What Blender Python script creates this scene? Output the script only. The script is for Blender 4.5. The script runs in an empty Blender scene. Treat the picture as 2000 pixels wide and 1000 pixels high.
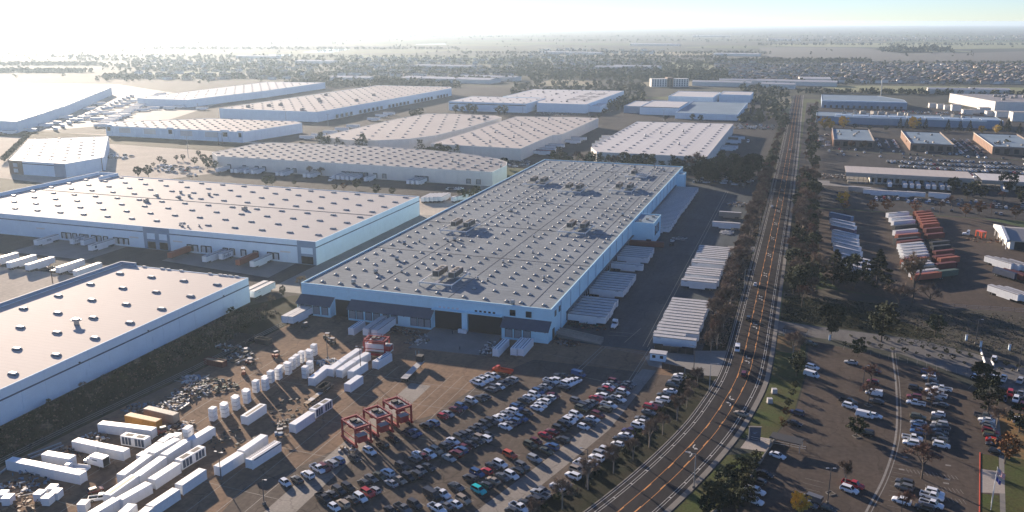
import bpy, bmesh, math, random
from mathutils import Vector, Matrix
R = math.radians
SC = bpy.context.scene
COL = SC.collection

# ------------------------------------------------------------------ camera
CAM_H = 120.0
FPX = 1690.0                      # focal length in pixels of the 2000 px wide photograph
PITCH = 15.1633
HEAD = 18.7685                    # the view looks this far left of the road direction (+Y)
cam = bpy.data.cameras.new('camera')
cam.sensor_width = 36.0
cam.lens = 36.0 * FPX / 2000.0
cam.clip_start = 1.0
cam.clip_end = 90000.0
cam_o = bpy.data.objects.new('camera', cam)
COL.objects.link(cam_o)
cam_o.location = (0, 0, CAM_H)
cam_o.rotation_euler = (R(90 - PITCH), 0, R(HEAD))
SC.camera = cam_o

# ------------------------------------------------------------------ sky, sun, exposure
SUN_EL = R(12.6)
SUN_AZ = R(51.0)                  # left of +Y
S_DIR = Vector((-math.sin(SUN_AZ) * math.cos(SUN_EL), math.cos(SUN_AZ) * math.cos(SUN_EL), math.sin(SUN_EL)))
world = bpy.data.worlds.new('World')
SC.world = world
world.use_nodes = True
wn = world.node_tree
sky = wn.nodes.new('ShaderNodeTexSky')
sky.sky_type = 'NISHITA'
sky.sun_disc = False
sky.sun_elevation = SUN_EL
sky.sun_rotation = -SUN_AZ
sky.altitude = 100
sky.air_density = 0.72
sky.dust_density = 0.0
sky.ozone_density = 1.2
cool = wn.nodes.new('ShaderNodeMix')          # camera white balance of the photograph: cool daylight
cool.data_type = 'RGBA'; cool.blend_type = 'MULTIPLY'
cool.inputs[0].default_value = 1.0
cool.inputs[7].default_value = (0.84, 0.95, 1.30, 1)
wn.links.new(sky.outputs[0], cool.inputs[6])
wn.links.new(cool.outputs[2], wn.nodes['Background'].inputs[0])
wn.nodes['Background'].inputs[1].default_value = 0.056
sl = bpy.data.lights.new('sun', 'SUN')
sl.energy = 5.0
sl.angle = R(0.55)
sl.color = (1.0, 0.82, 0.64)
so = bpy.data.objects.new('sun', sl)
COL.objects.link(so)
so.location = S_DIR * 500
so.rotation_euler = (-S_DIR).to_track_quat('-Z', 'Y').to_euler()
SC.view_settings.view_transform = 'Standard'
SC.view_settings.look = 'None'
SC.view_settings.gamma = 1.0
SC.view_settings.use_curve_mapping = False
SC.view_settings.exposure = 1.25
SC.render.engine = 'CYCLES'
cy = SC.cycles
cy.use_denoising = True
cy.max_bounces = 5
cy.diffuse_bounces = 2
cy.glossy_bounces = 2
cy.transmission_bounces = 3
cy.volume_bounces = 1
cy.transparent_max_bounces = 6
cy.sample_clamp_indirect = 6.0
cy.caustics_reflective = False
cy.caustics_refractive = False

# ------------------------------------------------------------------ helpers
_a, _p = R(HEAD), R(PITCH)
def G(px, py, z=0.0):
    """A pixel of the 2000x1000 photograph -> the point where its ray meets height z."""
    dr, df, du = px - 1000.0, FPX, 500.0 - py
    F = df * math.cos(_p) + du * math.sin(_p)
    U = -df * math.sin(_p) + du * math.cos(_p)
    Y = F * math.cos(_a) + dr * math.sin(_a)
    X = -F * math.sin(_a) + dr * math.cos(_a)
    t = (z - CAM_H) / U
    return (X * t, Y * t)

def tag(o, label=None, cat=None, group=None, kind=None):
    if label: o['label'] = label
    if cat: o['category'] = cat
    if group: o['group'] = group
    if kind: o['kind'] = kind
    return o

def empty(name, loc=(0, 0, 0), rz=0.0, parent=None):
    o = bpy.data.objects.new(name, None)
    o.empty_display_size = 0.5
    COL.objects.link(o)
    o.location = loc
    o.rotation_euler = (0, 0, rz)
    if parent: o.parent = parent
    return o

def thing(name, label, cat, loc=(0, 0, 0), rz=0.0, group=None):
    return tag(empty(name, loc, rz), label, cat, group)

def put(mesh, name, parent=None, loc=(0, 0, 0), rz=0.0, s=None):
    o = bpy.data.objects.new(name, mesh)
    COL.objects.link(o)
    o.location = loc
    o.rotation_euler = (0, 0, rz)
    if s: o.scale = s if isinstance(s, (tuple, list)) else (s, s, s)
    if parent: o.parent = parent
    return o

class MB:
    """collects faces; every face carries a material slot"""
    def __init__(self):
        self.v, self.f, self.m, self.sm = [], [], [], []
    def face(self, pts, m=0, smooth=False):
        n = len(self.v)
        self.v += [tuple(p) for p in pts]
        self.f.append(tuple(range(n, n + len(pts))))
        self.m.append(m); self.sm.append(smooth)
    def add(self, vs, fs, m=0, smooth=False):
        n = len(self.v)
        self.v += [tuple(p) for p in vs]
        for f in fs:
            self.f.append(tuple(i + n for i in f)); self.m.append(m); self.sm.append(smooth)
    def box(self, x, y, z, sx, sy, sz, rz=0.0, m=0, top=None, bottom=True):
        """centre x, y; base z; top = (fx, fy) shrinks the upper face"""
        c, s = math.cos(rz), math.sin(rz)
        tx, ty = top or (1, 1)
        vs = []
        for zz, fx, fy in ((z, 1, 1), (z + sz, tx, ty)):
            for dx, dy in ((-1, -1), (1, -1), (1, 1), (-1, 1)):
                a, b = dx * sx / 2 * fx, dy * sy / 2 * fy
                vs.append((x + a * c - b * s, y + a * s + b * c, zz))
        fs = [(4, 5, 6, 7), (0, 1, 5, 4), (1, 2, 6, 5), (2, 3, 7, 6), (3, 0, 4, 7)]
        if bottom: fs.append((3, 2, 1, 0))
        self.add(vs, fs, m)
        return self
    def bb(self, x0, x1, y0, y1, z0, z1, m=0, bottom=True):
        return self.box((x0 + x1) / 2, (y0 + y1) / 2, z0, abs(x1 - x0), abs(y1 - y0), z1 - z0, 0, m, None, bottom)
    def prism(self, pts, z0, z1, m=0, mside=None, bottom=False):
        n = len(pts)
        area = sum(pts[i][0] * pts[(i + 1) % n][1] - pts[(i + 1) % n][0] * pts[i][1] for i in range(n))
        if area < 0: pts = pts[::-1]
        vs = [(p[0], p[1], z0) for p in pts] + [(p[0], p[1], z1) for p in pts]
        self.add(vs, [tuple(range(n, 2 * n))], m)
        self.add(vs, [(i, (i + 1) % n, n + (i + 1) % n, n + i) for i in range(n)], m if mside is None else mside)
        if bottom: self.add(vs, [tuple(range(n - 1, -1, -1))], m)
        return self
    def tube(self, p0, p1, r0, r1=None, n=6, m=0, cap=True, smooth=True):
        r1 = r0 if r1 is None else r1
        p0, p1 = Vector(p0), Vector(p1)
        d = (p1 - p0)
        if d.length < 1e-6: return self
        d.normalize()
        u = d.orthogonal().normalized(); w = d.cross(u)
        vs = []
        for p, r in ((p0, r0), (p1, r1)):
            for i in range(n):
                t = 2 * math.pi * i / n
                vs.append(tuple(p + u * (math.cos(t) * r) + w * (math.sin(t) * r)))
        fs = [(i, (i + 1) % n, n + (i + 1) % n, n + i) for i in range(n)]
        self.add(vs, fs, m, smooth)
        if cap:
            self.add(vs, [tuple(range(n - 1, -1, -1)), tuple(range(n, 2 * n))], m)
        return self
    def bar(self, p0, p1, w, h=None, m=0):
        """square bar from p0 to p1"""
        h = w if h is None else h
        p0, p1 = Vector(p0), Vector(p1)
        d = (p1 - p0).normalized()
        up = Vector((0, 0, 1)) if abs(d.z) < 0.95 else Vector((1, 0, 0))
        u = d.cross(up).normalized() * (w / 2); v = u.cross(d).normalized() * (h / 2)
        vs = [tuple(p + a * u + b * v) for p in (p0, p1) for a, b in ((-1, -1), (1, -1), (1, 1), (-1, 1))]
        self.add(vs, [(0, 1, 5, 4), (1, 2, 6, 5), (2, 3, 7, 6), (3, 0, 4, 7), (3, 2, 1, 0), (4, 5, 6, 7)], m)
        return self
    def dome(self, x, y, z, rx, ry, h, n=8, k=3, m=0):
        vs, fs = [], []
        for j in range(k):
            t = j / k * math.pi / 2
            for i in range(n):
                a = 2 * math.pi * (i + 0.5) / n
                vs.append((x + rx * math.cos(t) * math.cos(a), y + ry * math.cos(t) * math.sin(a), z + h * math.sin(t)))
        vs.append((x, y, z + h))
        for j in range(k - 1):
            for i in range(n):
                fs.append((j * n + i, j * n + (i + 1) % n, (j + 1) * n + (i + 1) % n, (j + 1) * n + i))
        for i in range(n):
            fs.append(((k - 1) * n + i, (k - 1) * n + (i + 1) % n, k * n))
        self.add(vs, fs, m, True)
        return self
    def mesh(self, name, mats):
        me = bpy.data.meshes.new(name)
        me.from_pydata(self.v, [], self.f)
        for mt in (mats if isinstance(mats, (list, tuple)) else [mats]):
            me.materials.append(mt)
        me.polygons.foreach_set('material_index', self.m)
        me.polygons.foreach_set('use_smooth', self.sm)
        me.update()
        return me
    def build(self, name, mats, parent=None, loc=(0, 0, 0), rz=0.0):
        return put(self.mesh(name, mats), name, parent, loc, rz)

# ------------------------------------------------------------------ materials
MATS = {}
def mat(name, col, rough=0.7, metal=0.0, var=0.0, scale=0.3, fine=0.0, spec=0.5, bump=0.0, stretch=None, crack=0.0, tint=None):
    """principled surface; var = large blotches, fine = grain; world-space noise. tint = second colour of the blotches"""
    if name in MATS: return MATS[name]
    m = bpy.data.materials.new(name); MATS[name] = m
    m.use_nodes = True
    nt = m.node_tree; N = nt.nodes; L = nt.links
    b = N['Principled BSDF']
    b.inputs['Roughness'].default_value = rough
    b.inputs['Metallic'].default_value = metal
    b.inputs['Specular IOR Level'].default_value = spec
    b.inputs['Base Color'].default_value = (*col, 1)
    m.diffuse_color = (*col, 1)
    if var or fine or bump or tint:
        geo = N.new('ShaderNodeNewGeometry')
        vec = geo.outputs['Position']
        if stretch:
            mp = N.new('ShaderNodeMapping'); mp.inputs['Scale'].default_value = stretch
            L.new(vec, mp.inputs[0]); vec = mp.outputs[0]
        n1 = N.new('ShaderNodeTexNoise'); n1.inputs['Scale'].default_value = scale; n1.inputs['Detail'].default_value = 5; n1.inputs['Roughness'].default_value = 0.62
        L.new(vec, n1.inputs['Vector'])
        mx = N.new('ShaderNodeMix'); mx.data_type = 'RGBA'
        mr = N.new('ShaderNodeMapRange'); mr.inputs[1].default_value = 0.32; mr.inputs[2].default_value = 0.68
        L.new(n1.outputs['Fac'], mr.inputs[0]); L.new(mr.outputs[0], mx.inputs[0])
        lo = tint if tint else tuple(c * (1 - var) for c in col)
        hi = col if tint else tuple(min(1, c * (1 + var)) for c in col)
        mx.inputs[6].default_value = (*lo, 1); mx.inputs[7].default_value = (*hi, 1)
        out = mx.outputs[2]
        if fine:
            n2 = N.new('ShaderNodeTexNoise'); n2.inputs['Scale'].default_value = scale * 14; n2.inputs['Detail'].default_value = 3
            L.new(vec, n2.inputs['Vector'])
            m2 = N.new('ShaderNodeMapRange'); m2.inputs[1].default_value = 0.3; m2.inputs[2].default_value = 0.7; m2.inputs[3].default_value = 1 - fine; m2.inputs[4].default_value = 1 + fine
            L.new(n2.outputs['Fac'], m2.inputs[0])
            hs = N.new('ShaderNodeVectorMath'); hs.operation = 'SCALE'
            L.new(out, hs.inputs[0]); L.new(m2.outputs[0], hs.inputs['Scale'])
            out = hs.outputs[0]
        if crack:                                   # sealed cracks and slab joints, plus drips along the driving lanes
            vo = N.new('ShaderNodeTexVoronoi'); vo.feature = 'DISTANCE_TO_EDGE'; vo.inputs['Scale'].default_value = 0.075
            wp = N.new('ShaderNodeVectorMath'); wp.operation = 'ADD'
            n3 = N.new('ShaderNodeTexNoise'); n3.inputs['Scale'].default_value = 0.12; n3.inputs['Detail'].default_value = 3
            L.new(geo.outputs['Position'], n3.inputs['Vector'])
            sc = N.new('ShaderNodeVectorMath'); sc.operation = 'SCALE'; sc.inputs['Scale'].default_value = 9.0
            L.new(n3.outputs['Color'], sc.inputs[0]); L.new(geo.outputs['Position'], wp.inputs[0]); L.new(sc.outputs[0], wp.inputs[1]); L.new(wp.outputs[0], vo.inputs['Vector'])
            m3 = N.new('ShaderNodeMapRange'); m3.inputs[1].default_value = 0.004; m3.inputs[2].default_value = 0.016; m3.inputs[3].default_value = 1 - crack; m3.inputs[4].default_value = 1
            L.new(vo.outputs['Distance'], m3.inputs[0])
            n4 = N.new('ShaderNodeTexNoise'); n4.inputs['Scale'].default_value = 0.35; n4.inputs['Detail'].default_value = 6; n4.inputs['Roughness'].default_value = 0.75
            mp4 = N.new('ShaderNodeMapping'); mp4.inputs['Scale'].default_value = (1.0, 0.12, 1); mp4.inputs['Rotation'].default_value = (0, 0, 0.35)
            L.new(geo.outputs['Position'], mp4.inputs[0]); L.new(mp4.outputs[0], n4.inputs['Vector'])
            m4 = N.new('ShaderNodeMapRange'); m4.inputs[1].default_value = 0.35; m4.inputs[2].default_value = 0.65; m4.inputs[3].default_value = 1 - crack * .55; m4.inputs[4].default_value = 1 + crack * .25
            L.new(n4.outputs['Fac'], m4.inputs[0])
            mm = N.new('ShaderNodeMath'); mm.operation = 'MULTIPLY'; L.new(m3.outputs[0], mm.inputs[0]); L.new(m4.outputs[0], mm.inputs[1])
            h2 = N.new('ShaderNodeVectorMath'); h2.operation = 'SCALE'; L.new(out, h2.inputs[0]); L.new(mm.outputs[0], h2.inputs['Scale']); out = h2.outputs[0]
        L.new(out, b.inputs['Base Color'])
        if bump:
            bp = N.new('ShaderNodeBump'); bp.inputs['Strength'].default_value = bump; bp.inputs['Distance'].default_value = 0.1
            L.new(n1.outputs['Fac'], bp.inputs['Height']); L.new(bp.outputs[0], b.inputs['Normal'])
    return m

def surf(name, pts, m, z, kind='structure', closed=True):
    """flat ground sheet from a polygon"""
    mb = MB()
    n = len(pts)
    area = sum(pts[i][0] * pts[(i + 1) % n][1] - pts[(i + 1) % n][0] * pts[i][1] for i in range(n))
    if area < 0: pts = pts[::-1]
    mb.face([(p[0], p[1], z) for p in pts])
    o = mb.build(name, m)
    o['kind'] = kind
    return o

def rect(x0, x1, y0, y1): return [(x0, y0), (x1, y0), (x1, y1), (x0, y1)]
_o = 'first second third fourth fifth sixth seventh eighth ninth tenth eleventh twelfth thirteenth fourteenth fifteenth sixteenth seventeenth eighteenth nineteenth'.split()
ORD = list(_o)
for _t, _to in (('twenty', 'twentieth'), ('thirty', 'thirtieth'), ('forty', 'fortieth'), ('fifty', 'fiftieth'), ('sixty', 'sixtieth'), ('seventy', 'seventieth')):
    ORD.append(_to); ORD += [_t + '-' + q for q in _o[:9]]

# ------------------------------------------------------------------ ground
def ground_mat():
    m = bpy.data.materials.new('plain_ground'); m.use_nodes = True
    nt = m.node_tree; N = nt.nodes; L = nt.links
    b = N['Principled BSDF']; b.inputs['Roughness'].default_value = 0.95; b.inputs['Specular IOR Level'].default_value = 0.15
    g = N.new('ShaderNodeNewGeometry')
    mp = N.new('ShaderNodeMapping'); mp.inputs['Scale'].default_value = (1 / 900, 1 / 520, 1); mp.inputs['Rotation'].default_value = (0, 0, 0.03)
    L.new(g.outputs['Position'], mp.inputs[0])
    vo = N.new('ShaderNodeTexVoronoi'); vo.distance = 'CHEBYCHEV'; vo.inputs['Scale'].default_value = 1.0; vo.inputs['Randomness'].default_value = 0.75
    L.new(mp.outputs[0], vo.inputs['Vector'])
    sp = N.new('ShaderNodeSeparateColor'); L.new(vo.outputs['Color'], sp.inputs[0])
    cr = N.new('ShaderNodeValToRGB'); e = cr.color_ramp; e.interpolation = 'CONSTANT'
    cols = [(0.0, (0.050, 0.056, 0.044)), (0.2, (0.062, 0.066, 0.046)), (0.38, (0.060, 0.085, 0.035)), (0.55, (0.075, 0.07, 0.055)), (0.7, (0.05, 0.055, 0.045)), (0.85, (0.085, 0.10, 0.045))]
    e.elements[0].position = 0; e.elements[0].color = (*cols[0][1], 1)
    e.elements[1].position = cols[1][0]; e.elements[1].color = (*cols[1][1], 1)
    for p, c in cols[2:]:
        x = e.elements.new(p); x.color = (*c, 1)
    L.new(sp.outputs[0], cr.inputs[0])
    n = N.new('ShaderNodeTexNoise'); n.inputs['Scale'].default_value = 0.02; n.inputs['Detail'].default_value = 8; n.inputs['Roughness'].default_value = 0.7
    L.new(g.outputs['Position'], n.inputs['Vector'])
    mr = N.new('ShaderNodeMapRange'); mr.inputs[1].default_value = 0.3; mr.inputs[2].default_value = 0.7; mr.inputs[3].default_value = 0.6; mr.inputs[4].default_value = 1.35
    L.new(n.outputs['Fac'], mr.inputs[0])
    vm = N.new('ShaderNodeVectorMath'); vm.operation = 'SCALE'
    L.new(cr.outputs[0], vm.inputs[0]); L.new(mr.outputs[0], vm.inputs['Scale'])
    L.new(vm.outputs[0], b.inputs['Base Color'])
    return m

surf('ground', rect(-29000, 29000, -9000, 29000), ground_mat(), 0.0)

M_ASPH = mat('worn_asphalt', (0.265, 0.176, 0.113), 0.9, var=0.16, scale=0.045, fine=0.16, spec=0.06, tint=(0.185, 0.126, 0.086), crack=0.3)
M_CARLOT = mat('car_lot_asphalt', (0.140, 0.112, 0.090), 0.9, scale=0.05, fine=0.15, spec=0.06, tint=(0.102, 0.084, 0.070), crack=0.4)
M_COURT = mat('truck_court_asphalt', (0.080, 0.096, 0.106), 0.85, scale=0.05, fine=0.12, spec=0.1, tint=(0.060, 0.070, 0.076), crack=0.35)  # shaded copy of grey asphalt, with blue skylight put into the colour
M_CONCA = mat('aisle_concrete', (0.22, 0.195, 0.17), 0.85, var=0.14, scale=0.12, fine=0.12, crack=0.3)
M_LOT = mat('lot_asphalt', (0.108, 0.086, 0.070), 0.9, var=0.16, scale=0.05, fine=0.14, spec=0.06, tint=(0.078, 0.065, 0.056), crack=0.22)
M_ASPH2 = mat('grey_asphalt', (0.085, 0.080, 0.075), 0.9, var=0.16, scale=0.05, fine=0.12, spec=0.06, tint=(0.064, 0.061, 0.059), crack=0.3)
M_ROAD = mat('road_asphalt', (0.046, 0.043, 0.043), 0.9, var=0.1, scale=0.06, fine=0.1, spec=0.03, stretch=(1, 0.15, 1))
M_CONC = mat('pale_concrete', (0.34, 0.30, 0.26), 0.85, var=0.12, scale=0.12, fine=0.1)
M_ENT = mat('entrance_road_asphalt', (0.125, 0.12, 0.115), 0.85, scale=0.1, fine=0.12, tint=(0.095, 0.092, 0.09), crack=0.35)
M_CONC2 = mat('grey_concrete', (0.20, 0.19, 0.175), 0.85, var=0.14, scale=0.1, fine=0.1)
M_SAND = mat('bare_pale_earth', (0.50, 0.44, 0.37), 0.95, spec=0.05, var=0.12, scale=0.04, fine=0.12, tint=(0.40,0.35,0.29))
M_DIRT = mat('brown_earth', (0.062, 0.048, 0.034), 0.95, scale=0.07, fine=0.25, tint=(0.032, 0.032, 0.022))
M_GRASS = mat('mown_grass', (0.060, 0.085, 0.022), 0.95, scale=0.12, fine=0.3, tint=(0.075, 0.065, 0.028), spec=0.15)
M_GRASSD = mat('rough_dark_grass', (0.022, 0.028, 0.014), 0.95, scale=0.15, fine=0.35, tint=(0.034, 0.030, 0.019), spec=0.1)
M_ORANGE_G = mat('ochre_leaf_litter', (0.22, 0.105, 0.025), 0.95, scale=0.25, fine=0.3, tint=(0.11, 0.085, 0.03))
M_FIELD = mat('winter_wheat_field', (0.13, 0.165, 0.055), 0.95, scale=0.006, fine=0.1, tint=(0.17, 0.165, 0.07))
M_FIELDB = mat('ploughed_field', (0.075, 0.068, 0.058), 0.95, scale=0.004, fine=0.1, tint=(0.055, 0.055, 0.05))
M_FIELDT = mat('tan_stubble_field', (0.22, 0.175, 0.10), 0.95, scale=0.01, fine=0.15, tint=(0.14, 0.14, 0.07))
M_LINE = mat('white_road_paint', (0.50, 0.49, 0.46), 0.7, var=0.15, scale=1.2, fine=0.15)
M_LINE_D = mat('faded_white_paint', (0.33, 0.30, 0.26), 0.8, var=0.2, scale=0.8, fine=0.25)
M_YEL = mat('orange_yellow_paint', (0.62, 0.27, 0.07), 0.7, var=0.1, scale=1.0)
M_KERB = mat('kerb_concrete', (0.18, 0.165, 0.145), 0.85, var=0.1, scale=0.5)
M_RED_KERB = mat('red_kerb_paint', (0.55, 0.08, 0.04), 0.7)
M_WATER = mat('pond_water', (0.02, 0.025, 0.03), 0.05, spec=0.6)

# road centre line: straight, then a left-hand bend towards the camera
RC = [(-148, -20), (-122, 20), (-98, 60), (-76, 100), (-58, 138), (-46.0, 166), (-35.3, 193.5), (-27.1, 219), (-20.2, 246.5), (-16.4, 270), (-14.2, 290), (-13.5, 312), (-13.35, 335), (-13.4, 400), (-13.4, 620), (-14.5, 900), (-17, 1240), (-19, 1560)]
def smooth(pts, step=4.0):
    out = []
    P = [Vector(p) for p in pts]
    for i in range(len(P) - 1):
        p0 = P[max(i - 1, 0)]; p1 = P[i]; p2 = P[i + 1]; p3 = P[min(i + 2, len(P) - 1)]
        l = (p2 - p1).length
        # tangents scaled for uneven spacing
        t1 = (p2 - p0) / max(1e-6, (p2 - p1).length + (p1 - p0).length) * l
        t2 = (p3 - p1) / max(1e-6, (p3 - p2).length + (p2 - p1).length) * l
        k = max(1, int(l / step))
        for j in range(k):
            t = j / k
            out.append(p1 * (2 * t**3 - 3 * t**2 + 1) + t1 * (t**3 - 2 * t**2 + t) + p2 * (-2 * t**3 + 3 * t**2) + t2 * (t**3 - t**2))
    out.append(P[-1])
    return out
RCS = smooth(RC)
def offs(line, d):
    """parallel line d metres to the right of travel (away from the camera)"""
    out = []
    for i, p in enumerate(line):
        t = (line[min(i + 1, len(line) - 1)] - line[max(i - 1, 0)]).normalized()
        out.append((p.x + t.y * d, p.y - t.x * d))
    return out
def ribbon(mb, line, d0, d1, z, m=0, z1=None):
    a, b = offs(line, d0), offs(line, d1)
    for i in range(len(line) - 1):
        mb.face([(*a[i], z), (*b[i], z), (*b[i + 1], z), (*a[i + 1], z)], m)
def ribbon_box(mb, line, d0, d1, z0, z1, m=0):
    a, b = offs(line, d0), offs(line, d1)
    for i in range(len(line) - 1):
        for q in (((a[i], z1), (b[i], z1), (b[i + 1], z1), (a[i + 1], z1)), ((a[i], z0), (a[i], z1), (a[i + 1], z1), (a[i + 1], z0)), ((b[i], z1), (b[i], z0), (b[i + 1], z0), (b[i + 1], z1))):
            mb.face([(*p, z) for p, z in q], m)
def lenline(line):
    s = [0.0]
    for i in range(1, len(line)): s.append(s[-1] + (line[i] - line[i - 1]).length)
    return s
mb = MB(); ribbon(mb, RCS, -8.1, 7.3, 0.03); mb.build('road', M_ROAD)['kind'] = 'structure'
mb = MB(); ribbon_box(mb, [p for p in RCS if not (296 < p.y < 318)], 7.35, 8.9, 0.0, 0.14)
mb.build('pavement', M_KERB)['kind'] = 'structure'
mb = MB()
ribbon_box(mb, [p for p in RCS if p.y < 288], -8.5, -8.15, 0.0, 0.14)
ribbon_box(mb, [p for p in RCS if 316 < p.y < 468], -8.5, -8.15, 0.0, 0.14)
ribbon_box(mb, [p for p in RCS if 480 < p.y < 1200], -8.5, -8.15, 0.0, 0.14)
mb.build('kerb', M_KERB)['kind'] = 'structure'
# markings: two yellow turn-lane lines with thick dashes, double white bike-lane lines with ladder rungs
ms = lenline(RCS)
def at_s(line, s, S):
    for i in range(1, len(line)):
        if S[i] >= s:
            t = (s - S[i - 1]) / max(1e-6, S[i] - S[i - 1])
            return i - 1, line[i - 1].lerp(line[i], t)
    return len(line) - 2, line[-1]
def seg(s0, s1):
    pts = []
    k = max(1, int((s1 - s0) / 3.0))
    for j in range(k + 1): pts.append(at_s(RCS, s0 + (s1 - s0) * j / k, ms)[1])
    return pts
mb = MB()
for d in (-1.82, 1.82):
    sg = -1 if d < 0 else 1
    ribbon(mb, RCS, d - 0.07, d + 0.07, 0.036)
    s = 6.0 if sg < 0 else 9.0
    while s < ms[-1] - 5:
        ribbon(mb, seg(s, s + 4.2), d - sg * 0.16 - 0.14, d - sg * 0.16 + 0.14, 0.041)
        s += 14.6
mb.build('road_centre_lines', M_YEL)['kind'] = 'structure'
mb = MB()
for d in (-6.3, -5.55, 5.2, 5.95):
    ribbon(mb, RCS, d - 0.065, d + 0.065, 0.036)
s = 3.0
while s < 700:
    i, p = at_s(RCS, s, ms)
    q = seg(s, s + 0.35)
    ribbon(mb, q, -6.22, -5.63, 0.036); ribbon(mb, q, 5.28, 5.87, 0.036)
    s += 9.0
ribbon(mb, RCS, -7.75, -7.6, 0.036)
mb.build('road_edge_lines', M_LINE)['kind'] = 'structure'
# turn arrows in the middle lane
def arrow(mb, x, y, rz, k):
    """hooked left-turn arrow, k mirrors it"""
    c, s = math.cos(rz), math.sin(rz)
    def T(p): return (x + p[0] * c - p[1] * s, y + p[0] * s + p[1] * c, 0.037)
    pts = [(0.75, -1.6), (0.75 + 0.0, -0.2), (0.45, 0.55), (-0.1, 0.75)]
    w = 0.17
    for a, b in zip(pts, pts[1:]):
        a, b = Vector(a), Vector(b); d = (b - a).normalized(); nn = Vector((-d.y, d.x)) * w
        q = [a + nn, a - nn, b - nn + d * .1, b + nn + d * .1]
        mb.face([T((p[0] * k, p[1] * k)) for p in q])
    mb.face([T((p[0] * k, p[1] * k)) for p in ((-0.1, 0.1), (-0.1, 1.4), (-1.1, 0.75))])
mb = MB()
s = 176.0
while s < 780:
    for k, ds in ((1, 0), (-1, 4.6)):
        i, p = at_s(RCS, s + ds, ms)
        t = RCS[min(i + 1, len(RCS) - 1)] - RCS[i]
        arrow(mb, p.x, p.y, math.atan2(t.y, t.x) - math.pi / 2, k)
    s += 39.0 if s > 240 else 52
mb.build('turn_arrow_markings', M_LINE)['kind'] = 'structure'

# paved and planted areas ------------------------------------------------
HEDGE = [(-33.5, 300), (-33.6, 285.7), (-38.5, 262), (-44, 236), (-51, 208), (-58, 186), (-70, 160), (-86, 130), (-108, 92), (-132, 50)]
surf('yard_pavement', [(-205, 40), (-205, 160), (-203, 186), (-198, 234), (-194, 300), (-198.5, 302), (-198.5, 330), (-87, 330), (-87, 306), (-33.5, 306)] + HEDGE[1:], M_ASPH, 0.010)
surf('truck_court', rect(-87.2, -29.5, 306, 690), M_COURT, 0.008)
surf('driveway', [(-50, 300), (-44, 309), (-36, 311), (-21.2, 316), (-21.2, 290), (-30, 288.6), (-38.7, 290.0), (-47, 292)], M_CONC2, 0.018)
surf('car_lot_pavement', [(-122, 96), (-134, 172), (-126, 188), (-118, 210), (-104, 230), (-98, 262), (-88, 284), (-33.8, 285)] + HEDGE[2:9], M_CARLOT, 0.013)
surf('dock_apron', [(-136.5, 304), (-137, 280.5), (-119.9, 280.8), (-106.2, 281.6), (-107.3, 304)], M_CONC2, 0.016)
surf('concrete_lane', [(-122.4, 140), (-114.6, 140), (-114.2, 250), (-121.6, 250)], M_CONCA, 0.016)
surf('concrete_aisle', [(-84, 140), (-78.5, 140), (-62.4, 188.3), (-56.2, 211), (-49.4, 237), (-43.6, 288), (-48.6, 288), (-55.2, 242), (-61.8, 215), (-69, 190)], M_CONCA, 0.016)
mb = MB()
_h = smooth([Vector(p) for p in HEDGE[::-1]], 4.0); _r = [Vector(p) for p in offs([q for q in RCS if 36 < q.y < 300], -8.45)]
for k in range(60):
    def samp(L, t):
        f = t * (len(L) - 1); i = min(int(f), len(L) - 2); return L[i].lerp(L[i + 1], f - i)
    a, b, c, d = samp(_h, k / 60), samp(_r, k / 60), samp(_r, (k + 1) / 60), samp(_h, (k + 1) / 60)
    mb.face([(*a, .012), (*b, .012), (*c, .012), (*d, .012)])
mb.build('roadside_verge', M_GRASSD)['kind'] = 'structure'
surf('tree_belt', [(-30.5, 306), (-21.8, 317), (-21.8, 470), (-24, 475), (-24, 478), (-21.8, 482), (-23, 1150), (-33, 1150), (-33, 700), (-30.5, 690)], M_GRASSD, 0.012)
surf('side_driveway', [(-36, 470), (-21.6, 470), (-21.6, 481), (-36, 478)], M_CONC2, 0.018)
surf('building_verge', [(-227, 60), (-205, 60), (-205, 160), (-203, 186), (-198, 234), (-194, 300), (-199, 330), (-215, 322), (-227, 300)], M_GRASSD, 0.012)
surf('lower_court', rect(-560, -199.5, 309, 371), M_ASPH2, 0.006)
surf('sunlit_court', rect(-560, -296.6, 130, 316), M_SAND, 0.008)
surf('court_dock_slab', [(-312, 352), (-241.5, 343), (-243, 371), (-312, 371)], M_CONC2, 0.014)
surf('court_dock_slab', [(-402, 340), (-350, 340), (-350, 371), (-402, 371)], M_CONC2, 0.014)
surf('side_drive', rect(-231, -198, 326, 640), M_CONC2, 0.007)
surf('shrub_bed', [(-217, 345), (-198.8, 345), (-198.8, 600), (-209, 600)], M_GRASSD, 0.013)
surf('middle_court', rect(-520, -199, 495, 607), M_ASPH2, 0.005)
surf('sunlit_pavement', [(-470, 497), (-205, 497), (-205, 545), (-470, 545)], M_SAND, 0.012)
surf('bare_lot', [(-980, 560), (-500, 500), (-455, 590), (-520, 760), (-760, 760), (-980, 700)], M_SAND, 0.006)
surf('rail_yard', [(-1900, 640), (-860, 700), (-760, 890), (-860, 1150), (-1300, 1400), (-1900, 1300)], M_CONC2, 0.005)
surf('works_ground', rect(-2000, -480, 520, 1560), M_ASPH2, 0.002)
surf('drainage_channel', [(-900, 716), (-520, 690), (-505, 748), (-900, 758)], M_GRASSD, 0.010)
surf('north_court', rect(-480, -33, 690, 1010), M_ASPH2, 0.004)
surf('far_paving', [(-780, 1010), (-33, 1010), (-33, 1400), (-780, 1400)], M_ASPH2, 0.003)
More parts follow.
